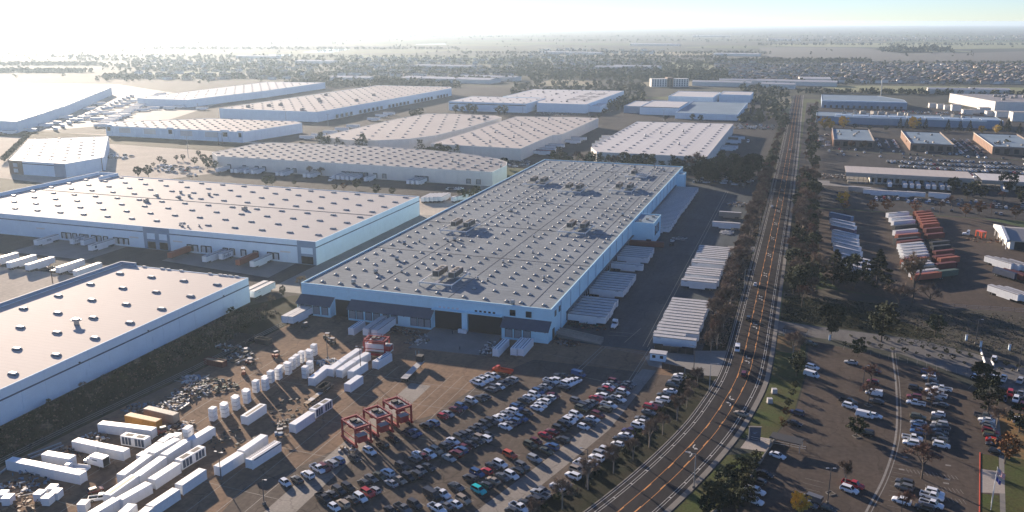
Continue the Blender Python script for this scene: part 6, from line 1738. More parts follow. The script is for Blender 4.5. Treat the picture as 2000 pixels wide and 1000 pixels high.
# business park
for k, (px, py, h, kd) in enumerate(((1610, 253, 15, 'yellow'), (1622, 252, 10, 'yellow'), (1646, 250, 14, 'yellow'), (1670, 253, 7, 'green'), (1783, 253, 15, 'yellow'), (1757, 252, 13, 'pine'), (1770, 250, 11, 'pine'), (1795, 251, 13, 'pine'), (1807, 252, 12, 'pine'), (1850, 258, 14, 'pine'), (1874, 258, 13, 'pine'), (1893, 258, 13, 'pine'), (1917, 261, 9, 'yellow'), (1946, 261, 10, 'yellow'), (1953, 255, 12, 'pine'), (1967, 258, 16, 'pine'), (1662, 290, 8, 'autumn'), (1688, 290, 8, 'autumn'), (1775, 285, 8, 'autumn'), (1945, 295, 9, 'autumn'), (1965, 290, 9, 'green'), (1990, 262, 12, 'pine'), (1698, 255, 6, 'green'), (1730, 256, 6, 'green'))):
    x, y = G(px, py); tree(kd, x, y, h, '%s tree among the brick offices, %s from the left' % (dict(yellow='golden yellow', autumn='rusty', pine='dark pointed', green='olive green')[kd], ORD[k]), 'trees among the brick offices')
y = 720.0; k = 0
while y < 1320:
    tree(rt.choice(('bare', 'dark', 'barered', 'green')), 5 + rt.uniform(-4, 6), y, rt.uniform(6, 11), 'tree along the far right roadside, %s past the cross street' % ORD[k], 'far right roadside trees'); k += 1; y += rt.uniform(10, 16)
# trees round the far factories
for k, (px, py, h) in enumerate(((890, 222, 12), (903, 222, 10), (917, 222, 14), (928, 223, 12), (973, 225, 13), (985, 225, 13), (1040, 215, 12), (1052, 214, 10), (1063, 212, 10), (1352, 236, 9), (1368, 238, 9), (1300, 236, 7), (1180, 225, 9), (1190, 215, 10), (1200, 208, 9), (1210, 200, 10), (1170, 232, 8), (1158, 238, 8))):
    x, y = G(px, py); tree('dark', x, y, h, 'dark tree by the far blue-white buildings, %s from the left group' % ORD[k], 'trees at the far buildings')
for k in range(16):
    x, y = G(8 + k * 3.2, 318 - k * 3.1); tree('dark', x, y, 7, 'dark tree in the hedge left of the brick-cornered building, %s from the near end' % ORD[k], 'hedge at the hazy left')

# ------------------------------------------------------------------ lamp posts, poles, fences, signs
M_POLE = mat('dark_lamp_pole', (0.07, 0.07, 0.072), 0.6)
M_POLEW = mat('pale_lamp_pole', (0.36, 0.36, 0.35), 0.5)
M_WOOD = mat('weathered_wood', (0.17, 0.12, 0.085), 0.9, var=0.15, scale=2)
def lamp(px, py, h, label, arms=((0, 1.6),), group='lamp posts', m=None, name='lamp_post'):
    x, y = G(px, py); m = m or M_POLE
    t = thing(name, label, 'lamp post', (x, y, .02), 0, group)
    mb = MB(); mb.tube((0, 0, 0), (0, 0, h), .16, .09, 7); mb.build('pole', m, t)
    mb = MB(); mb.box(0, 0, 0, .7, .7, .7); mb.build('base', M_KERB, t)
    for a, l in arms:
        d = Vector((math.cos(a), math.sin(a), 0))
        mb = MB(); mb.bar((0, 0, h - .05), tuple(d * l + Vector((0, 0, h + .15))), .09); ar = mb.build('arm', m, t)
        mb = MB(); mb.box(d.x * (l + .2), d.y * (l + .2), h + .05, .75, .4, .18, a); mb.build('lamp_head', M_STEELG, ar)
PI = math.pi
for lab, px, py, h, arms in (
    ('tall lamp post standing among the white container block', 705, 730, 10, ((0, 1), (PI, 1))), ('tall lamp post between the hedge line and fifth line of cars', 1146, 951, 11, ((PI, 1.6),)), ('lamp post in front of the plain white container in the yard', 432, 936, 8, ((0, .8), (PI, .8))),
    ('double-headed lamp post in the right lot', 1616, 984, 10, ((.3, .7), (PI + .3, .7))), ('lamp post at the top end of the hedge line by the guard booth', 1355, 722, 9, ((PI, 1.2),)), ('lamp post on the entrance road right part', 1905, 672, 10, ((0, 1),)), ('lamp post near the lawn by the gate drive', 1989, 725, 9, ((0, 1),)), ('slim lamp post on the yard left edge by the lean-to', 640, 700, 8, ((0, .8),)),
    ('lamp post at the left end of the car lot', 516, 985, 7, ((0, .8),)), ('tall lamp post in the right lot by the reddish tree', 1685, 757, 8, ((0, .8),))):
    lamp(px, py, h, lab, arms)
for k, (px, py, h, a) in enumerate(((1355, 953, 10, PI), (1385, 764, 10, 0), (1453, 565, 9.5, 0), (1505, 395, 9, 0), (1518, 320, 9, 0), (1542, 230, 9, 0), (1575, 300, 9, PI), (1483, 452, 9, 0))):
    lamp(px, py, h, 'pale street lamp beside the road, %s from the near end' % ORD[k], ((a, 2.2),), 'street lamps along the road', M_POLEW, 'street_lamp')
def pylon(px, py, h, label, arms=3, m=None):
    x, y = G(px, py); m = m or M_WOOD
    t = thing('utility_pole', label, 'utility pole', (x, y, 0), .4, 'utility poles')
    mb = MB(); mb.tube((0, 0, 0), (0, 0, h), .28, .16, 7); mb.build('pole', m, t)
    for k in range(arms):
        mb = MB(); mb.bar((-1.9, 0, h - .6 - 2.6 * k), (1.9, 0, h - .6 - 2.6 * k), .18); c = mb.build('crossarm', m, t)
        for s in (-1.6, 1.6):
            mb = MB(); mb.tube((s, 0, h - .5 - 2.6 * k), (s, 0, h + .2 - 2.6 * k), .14, n=6); mb.build('insulator', M_STEELG, c)
pylon(368, 308, 22, 'tall pale utility pole with insulators on the bare lot', 3, M_POLEW)
pylon(103, 553, 8, 'wooden utility pole in the sunlit court behind the cream roof', 1)
pylon(201, 334, 16, 'wooden utility pole at the corner of the brick-cornered building', 1)
pylon(427, 282, 12, 'utility pole before the portal-fronted warehouse, left', 1); pylon(435, 284, 12, 'utility pole before the portal-fronted warehouse, right', 1)
for k, (px, py) in enumerate(((1021, 222), (1150, 226), (1296, 236), (974, 210), (1718, 232), (1648, 228), (559, 240), (641, 246))):
    pylon(px, py, 14, 'slim pole rising among the far buildings, %s from the middle' % ORD[k], 1, M_POLEW)
# lattice mast on the far left, water tower and pole in the field
x, y = G(137, 124)
t = thing('lattice_tower', 'hazy lattice pylon standing far away at the left', 'pylon', (x, y, 0))
mb = MB()
for sx in (-1, 1):
    for sy in (-1, 1): mb.bar((sx * 6, sy * 6, 0), (sx * 2, sy * 2, 42), .9)
for z in (8, 18, 28, 38):
    w = 6 - 4 * z / 42; mb.bar((-w, -w, z), (w, -w, z), .6); mb.bar((-w, w, z), (w, w, z), .6)
mb.build('tower', M_STEELG, t); mb = MB(); mb.bar((-16, 0, 42), (16, 0, 42), 1.2); mb.bar((-13, 0, 35), (13, 0, 35), 1.0); mb.build('crossarm', M_STEELG, t)
x, y = G(1720, 188); t = thing('billboard', 'tall billboard pole before the green field strip', 'billboard', (x, y, 0)); mb = MB(); mb.tube((0, 0, 0), (0, 0, 26), .9, .8, 8); mb.build('pole', M_POLEW, t); mb = MB(); mb.box(4, 0, 22, 11, 1, 5, .3); mb.build('board', M_TANWALL, t)
# guard booth
x, y = G(1285, 705)
t = thing('guard_booth', 'small white guard booth with two dark windows by the gate driveway', 'booth', (-44.7, 298.6, .02), 0)
mb = MB(); mb.box(0, 0, 0, 5.6, 3.2, 2.7); mb.build('wall', M_WHITEWALL, t); mb = MB(); mb.box(0, 0, 2.72, 6.2, 3.8, .3); mb.build('roof', M_TRR, t)
for q in (-1.4, 1.4):
    mb = MB(); mb.box(q, -1.62, 1.1, 1.2, .06, 1.1); mb.build('window', M_GLASS, t)
# yard fences
M_MESH = mat('rusty_fence_panel', (0.06, 0.045, 0.038), 0.9, var=0.2, scale=1)
def fence(pts, h, label, m, post=3.0, rails=2, solid=True, thick=.06):
    t = thing('fence', label, 'fence', (*pts[0], .02))
    o = Vector(pts[0])
    for a, b in zip(pts, pts[1:]):
        a, b = Vector(a) - o, Vector(b) - o; L = (b - a).length; d = (b - a) / L; n = max(1, round(L / post))
        for k in range(n + 1):
            p = a + d * (L * k / n); mb = MB(); mb.box(p.x, p.y, 0, .12, .12, h + .1); mb.build('post', M_POLE, t)
        for k in range(n):
            p, q = a + d * (L * k / n + .08), a + d * (L * (k + 1) / n - .08)
            if solid:
                mb = MB(); c = (p + q) / 2; mb.box(c.x, c.y, .05, (q - p).length, thick, h - .1, math.atan2(d.y, d.x)); mb.build('panel', m, t)
            else:
                for r_ in range(rails):
                    mb = MB(); z = h * (r_ + 1) / rails - .05; mb.bar((*p, z), (*q, z), .07); mb.build('rail', m, t)
fence([(-42, 290.3), (-33.9, 288.7)], 2.4, 'dark screen fence behind the guard booth drive, left length', M_MESH); fence([(-33.4, 287.6), (-26.8, 285.5)], 2.4, 'dark screen fence by the road end of the hedge line', M_MESH)
fence([(-47.5, 306.5), (-33, 307.6)], 2.6, 'black screen fence in front of the first fence-row trailer', M_DARK)
fence([(-206, 90), (-206, 160), (-204, 186), (-199, 234), (-195, 292)], 1.9, 'low rail fence between the container yard and the striped building verge', M_STEELG, 5.0, 3, False)
fence([(-1.2, 246.4), (-7.3, 217.8), (-16.5, 194), (-24, 176)], 1.2, 'low grey wall-like fence along the shaded edge of the right lot', M_CONC2, 4.0, 1, True, .35)
fence([(-24, 176), (-20.5, 173.8)], 1.2, 'short end of the low grey fence by the white pickup', M_CONC2)
fence([(-9.4, 244.0), (-1.5, 243.2), (7.5, 242.4)], 1.3, 'white gate rail across the right lot exit', M_STEELW, 4, 2, False)
fence([(62, 397.6), (95, 401.5), (150, 404)], 2.0, 'wire fence along the near edge of the trailer lot', M_STEELG, 5, 3, False)
# ramp beside the front corner of the grey-roofed warehouse
t = thing('loading_ramp', 'long pale concrete loading ramp at the right front corner of the grey roof', 'ramp', (-86.5, 309, .02), 0)
mb = MB(); mb.add([(0, 0, 0), (18.5, -2.6, 0), (18.5, 2.0, 0), (0, 4.4, 0), (0, 0, 1.4), (18.5, -2.6, .15), (18.5, 2.0, .15), (0, 4.4, 1.4)], [(4, 5, 6, 7), (0, 1, 5, 4), (1, 2, 6, 5), (2, 3, 7, 6), (3, 0, 4, 7)]); mb.build('slab', M_CONC2, t)
for y0, y1 in ((0, -2.6), (2.2, -.4), (4.4, 2.0)):
    mb = MB(); mb.bar((0, y0, 2.1), (18.5, y1, .95), .3, 1.2); mb.build('side_wall', M_CONC, t)
# monument sign, gate equipment, transformer boxes on the lawn
x, y = G(1473, 860)
t = thing('entrance_sign', 'dark blue monument sign with pale emblem on the lawn corner', 'sign', (x, y, .02), .25)
mb = MB(); mb.box(0, 0, 0, 3.4, .5, 4.2); mb.build('panel', M_NAVY, t); mb = MB(); mb.box(0, 0, 4.21, 3.7, .7, .25); mb.build('cap', M_KERB, t)
mb = MB()
mb.add([(-.9, -.27, 2.6), (0, -.27, 2.2), (.9, -.27, 2.9), (.1, -.27, 2.6)], [(0, 1, 2, 3)]); mb.build('emblem', BOXCOL['b'], t)
for k, (px, py) in enumerate(((1512, 768), (1503, 787))):
    x, y = G(px, py); t = thing('utility_cabinet', 'pale utility cabinet on the sunny lawn, %s one' % ('upper', 'lower')[k], 'cabinet', (x, y, .02), .3, 'lawn cabinets'); mb = MB(); mb.box(0, 0, .15, 1.6, 1.4, 1.5); mb.build('body', M_TRR, t); mb = MB(); mb.box(0, 0, 0, 2, 1.8, .15); mb.build('plinth', M_KERB, t)
for k, (px, py) in enumerate(((1887, 665), (1915, 678), (1971, 684), (1620, 664))):
    x, y = G(px, py); t = thing('gate_post', 'white gate control post on the entrance road, %s from the left' % ORD[(1, 2, 3, 0)[k]], 'gate post', (x, y, .02), 0, 'gate posts'); mb = MB(); mb.box(0, 0, 0, .7, .7, 2.2); mb.build('post', M_WHITEWALL, t); mb = MB(); mb.box(0, 0, 2.21, .95, .95, .15); mb.build('cap', M_STEELG, t)
x, y = G(1908, 692)
for a, b, lab in (((1915, 685), (1924, 712), 'white concrete barrier at the lot entrance, left one'), ((1936, 707), (1941, 716), 'white concrete barrier at the lot entrance, right one')):
    p, q = Vector(G(*a)), Vector(G(*b)); mb = MB(); c = (p + q) / 2; d = q - p
    mb.box(0, 0, 0, d.length, .55, .9, 0, 0, (1, .5)); o = mb.build('barrier', M_STEELW, None, (c.x, c.y, .02), math.atan2(d.y, d.x)); tag(o, lab, 'barrier')
# carports (solar-less sheds) beside the lawn fence
for k, (px, py, L) in enumerate(((1535, 873, 9), (1553, 655, 9))):
    x, y = G(px, py)
    t = thing('carport', ('flat-roofed grey shelter beside the white gate rail', 'flat-roofed dark shelter at the lot corner by the entrance road')[k], 'shelter', (x, y, .02), R(-12), 'lot shelters')
    mb = MB(); mb.box(0, 0, 2.6, L, 4.2, .25); mb.build('roof', M_CHAS if k == 0 else M_MESH, t)
    for sx in (-1, 1):
        for sy in (-1, 1): mb = MB(); mb.tube((sx * (L / 2 - .3), sy * 1.8, 0), (sx * (L / 2 - .3), sy * 1.8, 2.6), .1, n=6); mb.build('post', M_POLEW, t)
# flagpoles
M_FR = mat('flag_red', (0.5, 0.02, 0.03), 0.8); M_FW = mat('flag_white', (0.7, 0.7, 0.7), 0.8); M_FB = mat('flag_blue', (0.03, 0.05, 0.25), 0.8)
def flagpole(px, py, h, label, kind):
    x, y = G(px, py); t = thing('flagpole', label, 'flagpole', (x, y, .02), R(-35), 'flagpoles on the plaza')
    mb = MB(); mb.tube((0, 0, 0), (0, 0, h), .11, .05, 7); mb.dome(0, 0, h, .12, .12, .2); mb.build('pole', M_STEELW, t)
    W_, H_ = (2.6, 1.5) if kind == 'stripes' else (1.8, 1.2)
    N_ = 8
    def pt(u, v): return (.08 + u * W_ * .72, .22 * math.sin(u * 7) * u + .12, h - .2 - v * H_ - u * .9)
    if kind == 'stripes':
        for s in range(13):
            mb = MB()
            for q in range(N_):
                if s < 7 and q < 3: continue
                a, b = q / N_, (q + 1) / N_; mb.face([pt(a, s / 13), pt(a, (s + 1) / 13), pt(b, (s + 1) / 13), pt(b, s / 13)])
            mb.build('stripe', M_FR if s % 2 == 0 else M_FW, t)
        mb = MB()
        for q in range(3): a, b = q / N_, (q + 1) / N_; mb.face([pt(a, 0), pt(a, 7 / 13), pt(b, 7 / 13), pt(b, 0)])
        c = mb.build('canton', M_FB, t)
        for q in range(3):
            for s in range(4):
                u, v = (q + .5) / N_, (s + .5) * 7 / 13 / 4; p = pt(u, v); mb = MB(); mb.box(p[0], p[1] - .02, p[2] - .05, .12, .06, .12); mb.build('star', M_FW, c)
    else:
        mb = MB()
        for q in range(N_): a, b = q / N_, (q + 1) / N_; mb.face([pt(a, 0), pt(a, 1), pt(b, 1), pt(b, 0)])
        mb.build('flag', M_FB if kind == 'blue' else M_FW, t)
flagpole(1935, 996, 12, 'tallest flagpole with a red-and-white striped flag with starred blue corner', 'stripes')
flagpole(1936, 983, 8, 'shorter flagpole with a plain blue flag', 'blue'); flagpole(1939, 972, 8.5, 'shorter flagpole with a plain white flag', 'white')
# kerbs, islands
kp, kq = G(1914, 884), G(1913, 1000)
mb = MB(); mb.bar((*kp, .08), (kq[0] - (kp[0] - kq[0]) * .4, kq[1] - (kp[1] - kq[1]) * .4, .08), .22, .16); o = mb.build('red_kerb', M_RED_KERB); o['kind'] = 'structure'
for k, (px, py) in enumerate(((1648, 912), (1622, 964), (1818, 974), (1673, 853), (1703, 745), (1696, 792))):
    x, y = G(px, py); t = thing('planter_island', 'small diamond-shaped kerbed tree island in the right lot, %s listed' % ORD[k], 'planter', (x, y, .01), R(40), 'tree islands')
    for a, b in (((-1, -1), (1, -1)), ((1, -1), (1, 1)), ((1, 1), (-1, 1)), ((-1, 1), (-1, -1))):
        mb = MB(); mb.bar((a[0] * .9, a[1] * .9, .1), (b[0] * .9, b[1] * .9, .1), .2, .2); mb.build('kerb', M_KERB, t)
    mb = MB(); mb.bb(-.8, .8, -.8, .8, 0, .1); mb.build('soil', M_DIRT, t)

# ------------------------------------------------------------------ bay lines and other paint
mb = MB(); rb = random.Random(8)
def pline(mb, a, b, w=.12, z=.024):
    a, b = Vector(a), Vector(b); d = (b - a).normalized(); n = Vector((-d.y, d.x)) * w / 2
    mb.face([(*(a + n), z), (*(a - n), z), (*(b - n), z), (*(b + n), z)])
# yard grid: long lines and cross ticks
for x in (-127.5, -134.2, -141.5, -165.0, -171.0, -178): pline(mb, (x, 110), (x + (2 if x > -150 else 0), 262), .16)
for x in (-112, -108, -104, -100, -96): pline(mb, (x, 222 + (x + 112) * .6), (x + 1, 262), .14)
for y in (150, 172, 196, 215, 236, 252): pline(mb, (-180, y + 1.5), (-96 if y > 200 else -122, y - 1.5), .13)
for ln, (s, nose) in LINES.items():
    C = parse(s); P = [Vector(G(a, b, 0)) for a, b, _, _ in C]
    for p in P[::1]:
        yy = min(max(p.y, 172), 292); ang = R(-26 + (yy - 172) / 120 * (10 if not nose else 22))
        d = Vector((math.cos(ang), math.sin(ang))); n = Vector((-d.y, d.x))
        pline(mb, p + n * 1.4 - d * 2.6, p + n * 1.4 + d * 2.6, .1)
pline(mb, (-88, 291.4), (-50, 285), .1)
mb.build('yard_markings', M_LINE_D)['kind'] = 'structure'
mb = MB()
for a, b in (((-71.2, 275), (-67.2, 305.5)), ((-69.8, 275), (-65.8, 305.5)), ((-67.2, 305.5), (-50, 303.6)), ((-66, 304), (-49.5, 302.2)), ((-51.2, 276), (-49.8, 310)), ((-50, 276), (-48.6, 310)), ((-71.2, 275), (-51, 271)), ((-68, 318), (-60, 319)), ((-68, 322), (-59, 323)), ((-60, 312), (-57, 330)), ((-52.5, 310), (-52.5, 640)), ((-50.8, 310), (-50.8, 640))): pline(mb, a, b, .2, .022)
mb.build('truck_court_lines', M_LINE_D)['kind'] = 'structure'
mb = MB()
# double line through the right lot and empty bays
DL = [Vector(p) for p in ((38.5, 340), (37.7, 333.3), (36.5, 300), (33.5, 262), (28.6, 235), (22.8, 213.4), (14, 180))]
DLS = smooth(DL, 4)
ribbon(mb, DLS, -.8, -.55, .024); ribbon(mb, DLS, .1, .7, .024)
for rn, (s, ang) in RROWS.items():
    for a, b, c, k in parse(s):
        p = Vector(G(a, b, 0)); d = Vector((math.cos(R(ang)), math.sin(R(ang)))); n = Vector((-d.y, d.x)); pline(mb, p + n * 1.4 - d * 2.6, p + n * 1.4 + d * 2.6, .1)
for k in range(13): pline(mb, (31.5 - k * .35, 222 - k * 2.7 + 26), (36.5 - k * .35, 221.4 - k * 2.7 + 26), .1)
for k in range(12): pline(mb, (7.5 - k * .55, 226 - k * 2.7), (12.5 - k * .55, 225 - k * 2.7), .1)
for k in range(10): pline(mb, (6.0 + k * .05, 316 - k * 2.75), (11 + k * .05, 315.2 - k * 2.75), .09)
for k in range(14): pline(mb, (20 + k * 3.1, 331 - k * .95), (20.6 + k * 3.1, 336 - k * .95), .1)
for k in range(9): pline(mb, (59 + k * 2.9, 306 - k * 1.6), (61.2 + k * 2.9, 311 - k * 1.6), .1)
# hatched crossings
for y0, x0, x1 in ((240.5, 34, 46.5), (233.0, 38, 46.8), (227.6, 36, 46.8)):
    x = x0
    while x < x1: pline(mb, (x, y0), (x + .5, y0 - 2.2), .12); x += .95
for (px, py) in ((1768, 893), (1761, 917), (1852, 909), (1850, 936), (1848, 944)):
    x, y = G(px, py); mb.face([(x - .7, y - .4, .026), (x + .7, y - .4, .026), (x + .7, y + .4, .026), (x - .7, y + .4, .026)])
mb.build('right_lot_markings', mat('grey_lot_paint', (0.22, 0.205, 0.185), 0.85, var=.2, scale=.8, fine=.25))['kind'] = 'structure'

# ------------------------------------------------------------------ yard clutter
M_SCR = [mat('scrap_' + n, c, .7, var=.1, scale=1) for n, c in (('white', (.55, .55, .54)), ('grey', (.2, .2, .2)), ('rust', (.16, .07, .04)), ('dark', (.03, .03, .032)), ('timber', (.26, .17, .10)), ('blue', (.12, .2, .3)), ('green', (.05, .12, .08)))]
def heap(px, py, rx, ry, n, mix, label, hmax=1.6, rz=0.0, size=1.0, name='scrap_heap'):
    x, y = G(px, py); r_ = random.Random(int(px * 7 + py)); mb = MB()
    for k in range(n):
        a, q = r_.uniform(0, 6.28), r_.random() ** .5
        px_, py_ = math.cos(a) * q * rx, math.sin(a) * q * ry
        z = max(0, (1 - q) * hmax * r_.uniform(.2, 1)); m_ = r_.choice(mix); t_ = r_.random()
        if t_ < .5: mb.box(px_, py_, z * .6, r_.uniform(.3, 1.4) * size, r_.uniform(.25, .9) * size, r_.uniform(.12, .7) * size, r_.uniform(0, 3.1), m_)
        elif t_ < .8: d = rdir(r_); d.z = abs(d.z) * .4; mb.bar((px_, py_, z + .1), tuple(Vector((px_, py_, z + .12)) + d * r_.uniform(1, 3.2) * size), r_.uniform(.08, .22), None, m_)
        else: d = rdir(r_); d.z *= .2; mb.tube((px_, py_, z + .25), tuple(Vector((px_, py_, z + .3)) + d * r_.uniform(.6, 2.0)), r_.uniform(.12, .35), None, 7, m_)
    o = mb.build(name, M_SCR, None, (x, y, .02), rz); o['kind'] = 'stuff'; o['label'] = label
for a in ((330, 795, 5, 9, 150, (0, 1, 3, 0, 4), 'tangled pale and dark scrap behind the tan container'), (375, 765, 6, 8, 150, (1, 3, 2, 0), 'tangled dark scrap left of the white stack row'), (345, 840, 4, 6, 110, (0, 2, 3, 4), 'rusty scrap heap at the yard middle'), (420, 755, 8, 6, 130, (3, 1, 6, 3), 'dark pipe and net heap by the dumpsters'),
          (380, 742, 5, 4, 70, (0, 0, 1, 5), 'white bags and drums heap near the verge fence'), (270, 800, 5, 5, 70, (1, 5, 3), 'grey drums and racks in the shade'), (180, 860, 6, 4, 60, (4, 0, 2), 'torn cardboard and timber heap'), (130, 885, 5, 4, 70, (4, 2, 3, 1), 'pallets and frames heap by the long container line'),
          (60, 935, 6, 5, 60, (1, 3, 5), 'dark sheets beside the long container line'), (20, 960, 6, 5, 90, (2, 4, 0, 0), 'boxes and bags heap at the left edge'), (455, 680, 7, 4, 90, (0, 1, 2, 4), 'mixed machine scrap by the tractors'), (470, 700, 6, 5, 80, (3, 1, 0), 'dark machine parts heap near the dumpsters'),
          (790, 650, 9, 3, 90, (1, 3, 2, 3), 'dark strip of shaded clutter before the middle lean-to'), (815, 668, 4, 7, 60, (1, 0, 3), 'row of shaded crates beside the dock apron'), (955, 682, 3, 7, 60, (1, 0, 3), 'shaded crates right of the dock apron'), (640, 710, 4, 4, 70, (0, 5, 0), 'tangle of pale sheet metal left of the container block'),
          (560, 830, 3, 4, 50, (3, 3, 1), 'black tyre-like scrap by the torn container'), (575, 800, 9, 9, 34, (3, 3), 'black wheel stops scattered on the sunlit yard'), (455, 860, 7, 7, 22, (3, 3), 'black wheel stops near the striped container'), (1420, 455, 4, 5, 120, (0, 0, 0), 'heap of white bins by the fence row'), (1440, 400, 8, 8, 90, (0, 4, 1), 'pale crates in the fenced corner beyond the singles'),
          (1110, 672, 5, 2.5, 60, (3, 1, 2), 'shaded clutter below the loading ramp'), (1150, 640, 9, 3, 50, (6, 3, 2), 'green and rusty clutter behind the ramp'), (1600, 345, 14, 14, 120, (2, 4, 0, 3), 'earthy construction clutter left of the terminal'), (1650, 345, 9, 10, 90, (0, 4, 1), 'pale construction material under the terminal frame'), (55, 985, 5, 6, 40, (4, 4, 2), 'sandy pile at the lower left'),
          (1330, 468, 3, 4, 30, (0, 1), 'pale clutter beside the office block'), (680, 880, 3, 2, 18, (0, 4), 'small timber clutter by the striped container end'), (1925, 470, 10, 6, 40, (4, 2), 'pallets before the workshop'), (1125, 215, 60, 22, 200, (2, 4, 0, 4), 'orange-brown pallets yard behind the tan roof'), (1085, 222, 30, 25, 160, (1, 5, 0), 'grey storage yard behind the tan roof')):
    heap(*a)
# long steel sections along the verge fence
for k, (a, b) in enumerate((((55, 893), (120, 868)), ((60, 898), (125, 873)), ((0, 928), (20, 912)), ((370, 850 - 60), (352, 842 - 40)))):
    p, q = Vector(G(*a)), Vector(G(*b)); mb = MB(); d = q - p
    mb.box(0, 0, .2, d.length, .5, .5); o = mb.build('steel_beam', M_STEELG, None, (*((p + q) / 2), 0), math.atan2(d.y, d.x)); tag(o, 'long grey steel beam lying by the verge fence, %s from the left' % ORD[(1, 2, 0, 3)[k]], 'steel beam', 'steel beams by the fence')
def dumpster(px, py, rz, L, c, label, full):
    x, y = G(px, py); t = thing('dumpster', label, 'dumpster', (x, y, .02), rz); m = BOXCOL[c]
    for q in ((-L / 2, L / 2, -1.2, -1.1), (-L / 2, L / 2, 1.1, 1.2), (-L / 2, -L / 2 + .1, -1.09, 1.09), (L / 2 - .1, L / 2, -1.09, 1.09)):
        mb = MB(); mb.bb(*q, .15, 2.2); mb.build('side', m, t)
    mb = MB(); mb.bb(-L / 2, L / 2, -1.2, 1.2, 0, .149); mb.build('floor', m, t)
    for k in range(int(L)):
        for s in (-1, 1): mb = MB(); mb.box(-L / 2 + .5 + k, s * 1.26, .2, .14, .1, 1.9); mb.build('rib', m, t)
    if full: mb = MB(); mb.bb(-L / 2 + .15, L / 2 - .15, -1.05, 1.05, .2, 1.9); mb.build('fill', M_SCR[4], t)
dumpster(421, 713, R(-4), 8.5, 'm', 'red-brown dumpster full of pale timber', True); dumpster(464, 676, R(8), 8, 'k', 'black slatted open dumpster in the shade, left', False); dumpster(478, 664, R(8), 8, 'k', 'black slatted open dumpster in the shade, right', False); dumpster(515, 671, R(-5), 6.5, 'k', 'small dark dumpster at the shadow edge', False); dumpster(632, 764, R(90), 5.5, 'k', 'low dark open bin beside the long pole shadow', False)
# flat carts in a row
p, q = Vector(G(601, 790)), Vector(G(645, 757))
for k in range(7):
    c = p.lerp(q, k / 6); t = thing('flat_cart', 'pale flat cart, %s from the near end of the cart row' % ORD[k], 'cart', (c.x, c.y, .02), R(90), 'row of flat carts')
    mb = MB(); mb.box(0, 0, .75, 2.3, 1.7, .12); mb.build('deck', M_TRR if k % 2 else M_SCR[4], t)
    for sx in (-1, 1):
        for sy in (-1, 1): put(wheel_mesh(.3, .2), 'wheel', t, (sx * .8, sy * .75, .3))
# forklifts and yard tractors
def forklift(px, py, rz, c, label):
    x, y = G(px, py); t = thing('forklift', label, 'forklift', (x, y, .02), rz, 'forklifts and loaders'); m = BOXCOL[c] if c in BOXCOL else M_WHITE
    mb = MB(); mb.box(-.4, 0, .35, 2.4, 1.3, .8); mb.box(-1.3, 0, .4, .7, 1.25, 1.1); mb.build('body', m, t)
    for sx in (-.9, .7):
        for sy in (-.55, .55): mb = MB(); mb.bar((sx, sy, 1.1), (sx * .8, sy * .9, 2.4), .09); mb.build('post', M_CHAS, t)
    mb = MB(); mb.box(-.05, 0, 2.4, 1.7, 1.25, .1); mb.build('roof', M_TRR, t)
    mb = MB()
    for sy in (-.4, .4): mb.bar((1.05, sy, .1), (1.05, sy, 2.8), .13)
    mb.bar((1.05, -.4, 1.6), (1.05, .4, 1.6), .1); mb.build('mast', M_CHAS, t)
    for sy in (-.35, .35): mb = MB(); mb.box(1.7, sy, .12, 1.2, .14, .06); mb.build('fork', M_CHAS, t)
    wm = wheel_mesh(.42, .35)
    for sx in (-1.1, .75):
        for sy in (-.6, .6): put(wm, 'wheel', t, (sx, sy, .42))
for px, py, rz, c, lab in ((597, 641, 1, 'k', 'dark forklift near the left lean-to docks'), (640, 662, .4, 'k', 'dark forklift at the tip of the warehouse shadow, back'), (650, 672, .3, 'k', 'dark forklift at the tip of the warehouse shadow, front'), (481, 692, 2, 'k', 'dark forklift with pale roof among the scrap, left'), (489, 712, .2, 'm', 'dark red forklift with pale roof among the scrap'), (540, 698, 1.1, 'o', 'orange forklift by the row of scrap machines'), (476, 731, 2.2, 'o', 'orange low loader beside the dumpster'), (320, 848, .9, 'o', 'orange loader beside the yellow container'), (548, 852, .6, 'b', 'small blue machine with pale cover left of the torn container'), (1312, 480, 1.2, 'k', 'dark forklift in front of the brown trailer'), (1315, 473, .2, 'w', 'white loader beside the blue office block')):
    forklift(px, py, rz, c, lab)
tractor(*G(1201, 640), R(-95), 'white yard tractor parked between the docks and the fence row')
